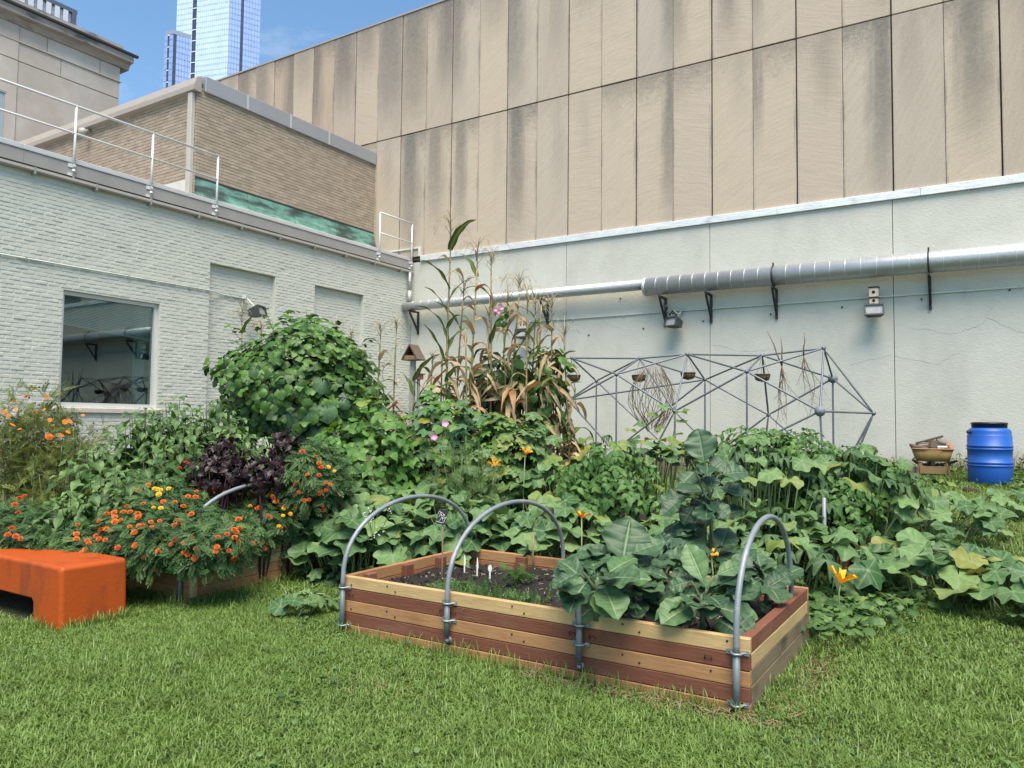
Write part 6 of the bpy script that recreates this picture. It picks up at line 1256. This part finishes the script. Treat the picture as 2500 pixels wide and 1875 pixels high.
kale('tall dark kale on a bare stalk rising above the squash', (1735, 1400), 6.0, [LF(g3, 1640, 560, 1595, 325, 240, 1, .2), LF(g3, 1670, 800, 1640, 560, 320, .7, .6), LF(g3, 1540, 790, 1360, 690, 170, .7, .8), LF(g3, 1770, 760, 1950, 740, 150, .7, .8), LF(g3, 1780, 640, 1935, 520, 170, .8, .7), LF(g3, 1450, 850, 1320, 940, 130, .7, .8), LF(g3, 1600, 1080, 1430, 950, 140, .8, .6), LF(g3, 1740, 1280, 1785, 1040, 210, 1, .3), LF(g3, 1560, 640, 1480, 690, 150, .6, .8), LF(g3, 1700, 620, 1750, 520, 180, .9, .5), LF(g3, 1640, 1200, 1560, 1050, 190, 1, .3), LF(g3, 1560, 900, 1480, 1000, 140, .8, .6), LF(g3, 1720, 900, 1830, 980, 140, .8, .6), LF(g3, 1330, 1130, 1490, 1140, 120, .7, .9), LF(g3, 1660, 900, 1780, 820, 150, .7, .6)], L_kale, name='kale_plant', stem_top=(1725, 1130), fill=12, rfill=.16, big_=1.25)
kale('dark kale half hidden between the two collards', (1640, 1440), 5.3, [LF(g6, 700, 300, 850, 180, 120, .7, .8), LF(g6, 690, 430, 640, 290, 120, .9, .4), LF(g6, 740, 480, 860, 390, 130, .8, .7), LF(g6, 660, 560, 600, 650, 140, .8, .6), LF(g6, 720, 590, 790, 660, 130, .8, .6)], L_kale, name='kale_plant', stem_top=(1640, 1350), fill=10)
# ---- tomatoes
def tomato(label, px_, py_, dep, r, n):
    c = at(px_, py_, dep); mound('tomato_plant', label, 'tomato plant', c, r, n, [(L_tomato, 1)], [S_tom], [(.17, .30)], up_=.5, group='tomato plants', depth=.25, stemmat=M_stem, fall=.5)
tomato('tomato plant right of the tall kale', 1830, 1150, 8.5, (.5, .5, .50), 240)
tomato('tomato plant with the topmost sprigs below the tube frame', 1960, 1150, 8.6, (.5, .5, .48), 240)
tomato('tomato plant reaching furthest right towards the wheelbarrow', 2090, 1190, 8.3, (.5, .5, .42), 210)
tomato('small leaved tomato left of the tall kale', 1480, 1190, 7.6, (.42, .42, .42), 190)
tomato('tomato spilling over the buried bed by the grey pole', 2010, 1240, 7.6, (.42, .4, .34), 160)
# ---- pole showing among tomatoes
for lab, x, y0_, y1_, dep in (('short grey pole showing between small tomato leaves left of the tall kale', 1545, 1270, 1172, 7.4), ('short grey pole showing between tomato leaves right of the last hoop', 2012, 1290, 1215, 7.1)):
    p0, p1 = at(x, y0_, dep), at(x, y1_, dep); b = MB(); b.tube([(p0.x, p0.y, gz(p0.x, p0.y)), p1], .018, 8); q = b.build('garden_pole', M_emt); props(q, lab, 'pole', 'grey poles among the tomatoes')
# ---- corn
S_hang = [corn_leaf(R(rn(-40, 25)), rn(.9, 1.6), rn(-2.5, 2.5), w_=rn(.05, .07)) for _ in range(6)]
def corn(label, px_, pyt, dep, n, dry, ptop=True, zlow=.2, lean=0.0, size=(.6, .9), stem=.019, ears=0, brown=.4, tas=1.0, hang=26):
    hang = hang if zlow < .4 else 2
    tp = at(px_, pyt, dep); g0 = gz(tp.x, tp.y); T = thing('corn_stalk', label, 'corn', (tp.x, tp.y, g0), 'corn stalks by the wall'); s_ = hdir(90)
    foot = Vector((tp.x, tp.y, g0))-s_*lean; tassel = .42*tas if ptop else 0; st_top = tp-UP*tassel; pts = curve(foot, st_top, 0, s_*rn(-.05, .05), 9)
    b = MB(); b.tube(pts, [stem*(1-.07*i) for i in range(9)], 8); 
    for k in range(1, 9): b.lathe([(stem*(1-.07*k)*1.0, -.008), (stem*(1-.07*k)*1.25, 0), (stem*(1-.07*k), .008)], pts[k] if k < 9 else st_top, 8)
    b.build('stalk', M_stalk, T)
    for i in range(n):
        s = zlow+(1-zlow)*(i+.3)/n; k = s*8; j = min(int(k), 7); p = pts[j]+(pts[j+1]-pts[j])*(k-j); az = R(90)+(0 if i % 2 else math.pi)+rn(-.7, .7); d = s_*math.sin(az)+hdir(0)*math.cos(az); L_ = rn(*size)*.82*(1-.35*abs(s-.55)); isd = random.random() < dry(s) if callable(dry) else random.random() < dry
        m = (L_cornbrown if random.random() < brown else L_corndry) if isd else L_corn; sh = random.choice(S_cd if isd else S_cg)
        x = d.cross(UP); ho = rn(.4, .75) if isd else rn(.7, 1.0); M = Matrix(((-x.x*L_, d.x*L_*ho, 0, p.x), (-x.y*L_, d.y*L_*ho, 0, p.y), (0, 0, L_, p.z), (0, 0, 0, 1))); put(sh.mesh(m), 'leaf', T, M@Matrix.Diagonal((rn(1.25, 2.0), 1, 1, 1)))
    for i in range(int(hang)):
        s = rn(max(zlow, .08), .62); k = s*8; j = min(int(k), 7); p = pts[j]+(pts[j+1]-pts[j])*(k-j); az = rn(0, 6.28); d = s_*math.sin(az)+hdir(0)*math.cos(az); L_ = rn(.4, .8); x = d.cross(UP)
        M = Matrix(((-x.x*L_, d.x*L_*.55, 0, p.x), (-x.y*L_, d.y*L_*.55, 0, p.y), (0, 0, L_, p.z), (0, 0, 0, 1))); put(random.choice(S_hang).mesh(L_corndry if random.random() < .7 else L_cornbrown), 'leaf', T, M@Matrix.Diagonal((rn(.8, 1.35), 1, 1, 1)))
    if ptop:
        b = MB(); b.tube([st_top, st_top*.4+tp*.6, tp], [.006, .004, .002], 5)
        for i in range(15):
            s = rn(.05, .6); p = st_top+(tp-st_top)*s; a = rn(0, 6.28); d = Vector((math.cos(a), math.sin(a), 0)); l_ = rn(.14, .27)*tas
            b.tube([p, p+d*l_*.35+UP*l_*.5, p+d*l_*.8+UP*l_*.55, p+d*l_*1.05+UP*l_*.15], [.0032, .003, .0026, .0018], 4)
        b.build('tassel', M_tass, T)
    for e in range(ears):
        s = rn(.3, .5); p = foot+(st_top-foot)*s; a = rn(0, 6.28); d = (s_*math.cos(a)-hdir(0)*abs(math.sin(a))); b = MB(); b.lathe([(.008, 0), (.028, .05), (.03, .12), (.018, .2), (.004, .25)], p, 9, d*.5+UP); b.lathe([(.012, .24), (.02, .27), (.012, .31), (0, .3)], p, 6, d*.5+UP); b.build('ear', M_tass if random.random() < .6 else M_stalk, T)
up_dry = lambda s: .85 if s < .45 else .15
corn('tallest corn stalk, its tassel reaching over the flashing to the limestone', 1102, 505, 9.3, 18, lambda s: .6 if s < .5 else .1, size=(.7, .95), ears=2, brown=.15)
corn('corn stalk with rust brown curled leaves right of the tallest one', 1166, 568, 9.3, 15, .75, lean=.12, brown=.5, ears=1)
corn('dark stemmed corn with broad green leaves before the narrow duct', 1200, 588, 9.5, 14, lambda s: .3, size=(.6, .85), brown=.5, ears=1)
corn('slanting dry corn with tassel in front of the narrow duct', 1268, 640, 9.3, 11, .75, lean=.30, brown=.35)
corn('rust brown corn by the half hidden floodlight', 1288, 680, 9.1, 13, .85, lean=-.02, brown=.5)
corn('dry corn rising from the vine covered column, right side', 1348, 700, 9.4, 11, .65, lean=-.02, brown=.2)
corn('green topped corn beside the dry one over the vine column', 1322, 745, 9.5, 8, .35, ptop=False, zlow=.45)
corn('pale dry corn bent over at the foot of the tallest stalk', 1136, 800, 9.0, 9, .95, ptop=False, size=(.5, .8), brown=.3, zlow=.1)
corn('short corn with broad arching leaves in front of the feeder post', 1012, 905, 9.9, 8, .2, ptop=False, size=(.6, .85), zlow=.25)
corn('short tasselled corn between feeder and tallest stalk', 1056, 850, 9.7, 9, .3, size=(.5, .75), zlow=.2, tas=.6)
corn('thin corn stalk right beside the climbing vine mass', 930, 780, 10.3, 7, .2, size=(.45, .65), zlow=.5, tas=.6, ears=1)
corn('thin bare corn stalk with drooping dry leaves left of the feeder', 968, 768, 10.4, 6, .8, size=(.4, .65), zlow=.35, tas=.6, brown=.2)
corn('corn tip with pale tassel below the brick wall floodlight', 592, 735, 11.0, 4, 0, size=(.4, .6), zlow=.72, tas=.8)
corn('corn tip with pale tassel right of the brick wall floodlight', 640, 768, 11.0, 3, 0, size=(.35, .5), zlow=.75, tas=.8)
corn('corn tip peeping over the climbing vine mass, left one', 822, 772, 11.0, 4, .3, size=(.35, .5), zlow=.7, tas=.6)
corn('corn tip peeping over the climbing vine mass, right one', 858, 795, 11.0, 3, .6, size=(.35, .5), zlow=.7, tas=.6)
corn('dry tan corn stalk between the tallest stalk and the rust brown one', 1132, 650, 9.6, 10, .8, lean=.05, brown=.3, ears=1)
corn('dry tan corn stalk right of the pink flower stem', 1240, 665, 9.7, 10, .8, lean=.1, brown=.3, ears=1)
corn('dry tan corn stalk leaning right at the edge of the vine column', 1378, 770, 9.3, 9, .7, lean=-.1, brown=.3)
corn('pale dry corn stalk in the middle of the clump behind the pink flowers', 1195, 720, 9.8, 10, .9, lean=.0, brown=.2)
corn('half green corn stalk in front of the floodlight, right of the slanting one', 1308, 690, 9.6, 10, .55, lean=.06, brown=.3)
corn('low dry corn hanging its leaves between feeder and tallest stalk', 1080, 860, 9.4, 8, .9, ptop=False, size=(.5, .8), brown=.2, zlow=.1)
# vine column on the corn
mound('vine_column', 'dark bean vine wrapped into a column around the dry corn', 'climbing vine', ec(1338, 985, 9.35), (.30, .32, .74), 300, [(L_bush, .52), (L_yellow, .06), (L_corn, .16), (L_corndry, .26)], [S_heart+S_bean, S_heart, S_hang, S_hang], [(.08, .15), (.08, .15), (.25, .5), (.25, .5)], zmin=-1, up_=.3, depth=.3)
mound('vine_column', 'loose bean vine hanging among the corn leaves below the floodlight', 'climbing vine', ec(1262, 935, 9.5), (.24, .25, .5), 130, [(L_bush, .5), (L_bean, .25), (L_corndry, .25)], [S_heart, S_bean, S_hang], [(.09, .16), (.09, .16), (.25, .5)], zmin=-1, up_=.3, depth=.35)
mound('vine_column', 'grey green weedy stems filling the foot of the corn', 'weeds', ec(1200, 960, 9.6), (.36, .3, .5), 260, [(L_gourd, .4), (L_corn, .25), (L_corndry, .35)], [S_per, S_per, S_hang], [(.10, .17), (.10, .17), (.25, .55)], zmin=-1, up_=.2, depth=.4)
c = at(1225, 770, 9.2); T = thing('pink_flower_stem', 'wiry stem of small pink flowers in front of the narrow duct', 'pink flowers', (c.x, c.y, gz(c.x, c.y))); b = MB(); b.tube(curve((c.x, c.y, gz(c.x, c.y)), c+UP*.1, 0, hdir(90)*.06, 7), .005, 5); b.build('stem', M_stem, T)
for x, y in ((1209, 757), (1222, 745), (1218, 762), (1226, 752), (1212, 768)): p = at(x, y, 9.2+rn(-.03, .03)); put(S_glory.mesh(M_pink), 'flower', T, frame(p, tocam(p)+rv(.5), rv(1), .055))
for i in range(12): p = c+rv(.1)-UP*.05; put(random.choice(S_heart).mesh(L_bush), 'leaf', T, frame(p, rv(1)+tocam(p), rv(1), .07))
# vine with pale leaves climbing the dried vine ball
c = at(1620, 985, 12.4); T = thing('climbing_vine', 'few yellow green vine leaves on the right of the dried vine ball', 'climbing vine', (c.x, c.y, gz(c.x, c.y))); b = MB(); b.tube([(c.x, c.y, gz(c.x, c.y)), at(1648, 1040, 12.4), at(1650, 1000, 12.4), at(1625, 990, 12.4), at(1600, 1010, 12.4)], .007, 5); b.build('stem', M_stem, T)
for x, y, s in ((1618, 992, .24), (1592, 1012, .22), (1662, 1005, .2), (1565, 1035, .26), (1610, 1042, .2), (1662, 1030, .24), (1675, 1003, .14), (1540, 1050, .2), (1655, 1060, .18)): p = at(x, y, 12.4); put(random.choice(S_sq).mesh(L_yellow if s < .23 else L_squash), 'leaf', T, frame(p, UP+tocam(p)*.5+rv(.4), rv(1), s))
# white flowered sprig
T = thing('white_flower_sprig', 'sprig of tiny white flowers under the first hoop', 'white flowers', at(915, 1310, 6.3)); b = MB(); f_ = MB()
for x, y in ((890, 1255), (905, 1250), (893, 1270), (912, 1262), (916, 1300), (920, 1290), (928, 1305), (935, 1298), (950, 1245), (955, 1250), (895, 1262), (908, 1272), (914, 1310), (937, 1283), (899, 1243)):
    p = at(x, y, 6.25+rn(-.08, .08)); b.tube(curve(at(915, 1330, 6.3), p, .03, rv(.02), 4), .002, 3)
    for k in range(3): f_.lathe([(0, -.003), (.005, 0), (.004, .004), (0, .005)], p+rv(.012), 5)
b.build('stems', M_stem, T); f_.build('blossoms', mat('white_petal', (.75, .75, .72), .7), T, kind='stuff')
# ---- seedlings and litter in the striped bed
def onbed(px_, py_, z=.275): d = ray(px_, py_); return CAMV+Vector(d)*((z-1.5)/d[2])
for lab, x, y, n, s, h, mm in (('feathery parsley seedling in the bare soil', 1262, 1428, 26, .11, .13, L_tomato), ('patch of low green weeds at the front of the bare soil', 1105, 1440, 60, .06, .05, L_cover)):
    c = onbed(x, y); T = thing('seedling', lab, 'seedling', c, 'seedlings in the striped bed'); its = []; b = MB()
    for i in range(n*3):
        a = rn(0, 6.28); r = rn(0, 1)*(.10 if n < 40 else .20); p = c+Vector((r*math.cos(a), r*math.sin(a)*.7, rn(.2, 1)*h)); its.append((random.choice(S_fine if n < 40 else S_frond), frame(p, UP+rv(.5), rv(1)+UP*.6, s*rn(.6, 1.1))))
        if i % 3 == 0: b.tube([c+Vector((r*.4*math.cos(a), r*.4*math.sin(a), 0)), p], .0022, 3)
    merged(its, 'foliage', mm, T); b.build('stems', M_stem, T)
b = MB(); lit = [MB(), MB()]
for i in range(900):
    x, y = rn(B1X0+.06, B1X1-.3), rn(B1Y0+.06, B1Y1-.06); k = 0 if random.random() < .35 else 1; p = (x, y, .278+.018*math.sin(x*5+y*3)+.012*math.sin(x*11-y*7)); s = rn(.004, .011)
    if k == 0 and random.random() < .6: lit[0].obox(p, (s*.9, s*.8, s*.7), Euler((rn(0, 3), rn(0, 3), rn(0, 3))).to_matrix())
    elif k == 0: lit[0].obox(p, (rn(.02, .07), .003, .003), Euler((rn(-.3, .3), rn(-.3, .3), rn(0, 6))).to_matrix())
    else: lit[1].obox(p, (s*2, s*1.6, s*1.4), Euler((rn(0, 3), rn(0, 3), rn(0, 3))).to_matrix())
lit[0].build('perlite_and_straw', mat('perlite', (.42, .37, .29), .9, var=.3, vscale=30), bed1, kind='stuff'); lit[1].build('soil_crumbs', M_soil, bed1, kind='stuff')
its = []
for i in range(260): x, y = rn(-3.3, -2.55), rn(B1Y0+.07, B1Y0+.5); its.append((random.choice(S_fine), frame((x, y, .285), UP*.5+rv(1), UP+rv(.5), rn(.05, .13))))
T = thing('weed_tuft', 'thin grassy weeds behind the second hoop in the striped bed', 'weeds', (-2.9, 4.35, .28)); merged(its, 'foliage', L_cover, T)
# ---- ground cover and lawn (uncountable)
def scatter(n, x0, x1, y0_, y1_, ok):
    X, Y = RNG.uniform(x0, x1, n), RNG.uniform(y0_, y1_, n); k = ok(X, Y); return X[k], Y[k]
its = []
for i in range(2600):
    c = random.choice(((1990, 1440), (2080, 1400), (2130, 1450), (2000, 1370), (1945, 1480), (2200, 1430), (2050, 1480))); d = ray(c[0]+random.gauss(0, 55), c[1]+random.gauss(0, 26)); p = CAMV+Vector(d)*((rn(.03, .17)-1.5)/d[2]); its.append((random.choice(S_per+S_heart), frame(p, UP+rv(.45)+tocam(p)*.2, rv(1), rn(.05, .10))))
merged(its, 'ground_cover', L_cover, None)
def blades(X, Y, h0, h1, w0, name, m, lean=.9, wisp=0.0):
    n = len(X); Z = ground(X, Y); a = RNG.uniform(0, 6.283, n); h = RNG.uniform(h0, h1, n)*(1-.55*np.exp(-((Y-4.0)/.22)**2)*(X > -4.1)*(h1 < .1))*(.75+.5*np.sin(X*2.1+1)*np.sin(Y*1.7)*.5+.25*RNG.random(n)); wd = w0*RNG.uniform(.6, 1.35, n); ln = RNG.uniform(.25, 1.0, n)*lean
    dx, dy = np.cos(a), np.sin(a); sx, sy = -dy, dx; tw = RNG.uniform(-.6, .6, n); V = np.zeros((n, 7, 3))
    for i, (f, wf) in enumerate(((0, .8), (.42, 1.0), (.76, .75), (1.0, 0))):
        bend = ln*f*f; cz = h*f*np.sqrt(np.clip(1-.35*bend*bend, .2, 1)); cx, cy = X+dx*h*bend, Y+dy*h*bend; w_ = wd*wf
        ca, sa = np.cos(tw*f), np.sin(tw*f)
        if i < 3:
            V[:, 2*i] = np.stack([cx-sx*w_*ca, cy-sy*w_*ca, Z+cz-w_*sa], -1); V[:, 2*i+1] = np.stack([cx+sx*w_*ca, cy+sy*w_*ca, Z+cz+w_*sa], -1)
        else: V[:, 6] = np.stack([cx, cy, Z+cz], -1)
    lp = np.array([0, 1, 3, 2, 2, 3, 5, 4, 4, 5, 6]); LP = (lp[None]+(np.arange(n)*7)[:, None]).ravel(); TT = np.tile([4, 4, 3], n); tint = np.repeat(np.clip(RNG.random(n)*.70+.20*np.sin(X*1.3+Y*.8)*np.sin(Y*2.2-X)+.10*np.sin(X*5.1+2*np.sin(Y*3))*np.sin(Y*4.3+X)+.05*(X+2.5)/2.5+.12, 0, .999), 7)
    o = numpy_mesh(V.reshape(-1, 3), LP, TT, name, m, None, 'stuff', tint=tint); return o
L_grass = leafmat('grass_blade', (.042, .108, .018), (.215, .320, .080), (.1, .2, .05), .42, .25, dry=(.26, .24, .10), objrand=False)
inbed = lambda X, Y, e=.0: ((X > B1X0-e) & (X < B1X1+e) & (Y > B1Y0-e) & (Y < B1Y1+e)) | ((X > B2X0-e) & (X < B2X1+e) & (Y > B2Y0-e) & (Y < B2Y1+e)) | ((X > bx0+.3) & (X < bx1+.03+e) & (Y > by0-e) & (Y < by1+e)) 
worn = lambda X, Y: np.exp(-(((X+1.35)/.9)**2+((Y-3.95)/.10)**2))*.45+np.exp(-(((X+.95)/.14)**2+((Y-5.0)/.6)**2))*.8+np.exp(-(((X+3.05)/.45)**2+((Y-3.35)/.25)**2))*.3+np.exp(-(((X+6.6)/.7)**2+((Y-3.0)/.4)**2))*.9
def inview(X, Y, mar=.10):
    P_ = np.stack([X, Y, ground(X, Y)], -1)-EYE; z = P_@fw; x = (P_@rt)/np.maximum(z, .1)*FPX/1250; y = -(P_@up)/np.maximum(z, .1)*FPX/937.5; return (z > .6) & (np.abs(x) < 1+mar) & (y < 1+mar)
for nm, n, box_, hh, w0, dens in (('lawn_grass', 470000, (-7.2, 1.6, 1.2, 4.6), (.022, .062), .0028, None), ('lawn_grass', 240000, (-8.5, 3.2, 4.6, 8.0), (.028, .07), .0034, None), ('lawn_grass', 150000, (-5.0, 4.2, 8.0, 16.0), (.03, .085), .0044, None)):
    X, Y = scatter(n, *box_, lambda X, Y: inview(X, Y) & ~inbed(X, Y, .004) & (RNG.random(len(X)) > worn(X, Y)))
    blades(X, Y, hh[0], hh[1], w0, nm, L_grass, lean=1.5)
    k = (RNG.random(len(X)) < .025) & (np.sin(X*2.3+1)*np.sin(Y*2.9+X) > -.2); blades(X[k], Y[k], hh[1]*.9, hh[1]*2.0, w0*.8, nm, L_grass, lean=1.1)
# taller tufts along the beds, bench and wall
def strip(p0, p1, n, wd): t_ = RNG.random(n); return p0[0]+(p1[0]-p0[0])*t_+RNG.normal(0, wd, n), p0[1]+(p1[1]-p0[1])*t_+RNG.normal(0, wd, n)
XS, YS = [], []
for p0, p1, n, wd in (((-3.98, 4.03), (-1.1, 4.03), 420, .02), ((-1.03, 4.2), (-1.03, 5.6), 380, .05), ((-5.55, 2.98), (-5.5, 3.45), 420, .03), ((-5.95, 2.9), (-5.6, 2.9), 160, .02), ((-5.4, 3.9), (-5.4, 5.4), 500, .05), ((-6.2, 3.86), (-5.5, 3.86), 260, .04)):
    x, y = strip(p0, p1, n, wd); XS.append(x); YS.append(y)
X, Y = np.concatenate(XS), np.concatenate(YS); k = ~inbed(X, Y, .003); blades(X[k], Y[k], .05, .15, .0026, 'tall_grass', L_grass, lean=.8)
x, y = strip((-6, 15.75), (3, 15.75), 2600, .12); blades(x, np.minimum(y, 15.93), .10, .45, .004, 'wall_grass', leafmat('wild_grass', (.10, .13, .05), (.26, .24, .12), (.2, .2, .1), .6, .2), lean=.8)
its = []
for i in range(900):
    x, y = random.choice(((.7, 15.3), (-.3, 15.4), (-.1, 15.2), (1.6, 15.2), (.35, 14.6), (-1.5, 15.3), (.9, 14.2), (.02, 13.85))); x += random.gauss(0, .3); y += random.gauss(0, .2); its.append((random.choice(S_per+S_heart), frame((x, min(y, 15.9), gz(x, y)+abs(random.gauss(.04, .13))*(.3 if y < 14.4 else 1)), UP+rv(.7), rv(1), rn(.05, .10))))
merged(its, 'wall_weeds', L_cover, None)
# clover and broad weeds in the near lawn
its = []; X, Y = scatter(4500, -6, 2.5, 1.4, 6, lambda X, Y: inview(X, Y) & ~inbed(X, Y, .02) & (np.sin(X*1.9+2)*np.sin(Y*2.3)+.5*np.sin(X*6+Y*5) > .25))
for x, y in zip(X, Y): its.append((S_bean[0] if random.random() < .4 else random.choice(S_heart), frame((x, y, gz(x, y)+rn(.02, .06)), UP+rv(.5), rv(1), rn(.02, .042))))
merged(its, 'clover', L_cover, None)
# dead grass, litter on worn soil
b = MB()
for i in range(700):
    q = random.random(); x, y = ((rn(-2.4, -.9), 3.98+random.gauss(0, .05)) if q < .45 else (rn(-1.02, -.8), rn(4.1, 5.7)) if q < .75 else (-3.05+random.gauss(0, .3), 3.35+random.gauss(0, .16)))
    if inbed(np.array([x]), np.array([y]), .01)[0]: continue
    b.obox((x, y, gz(x, y)+rn(.004, .03)), (rn(.02, .08), .003, .002), Euler((rn(-.4, .4), rn(-.4, .4), rn(0, 6))).to_matrix())
q = b.build('dead_grass', mat('dead_grass', (.26, .19, .10), .9, var=.3, vscale=20)); props(q, kind='stuff')
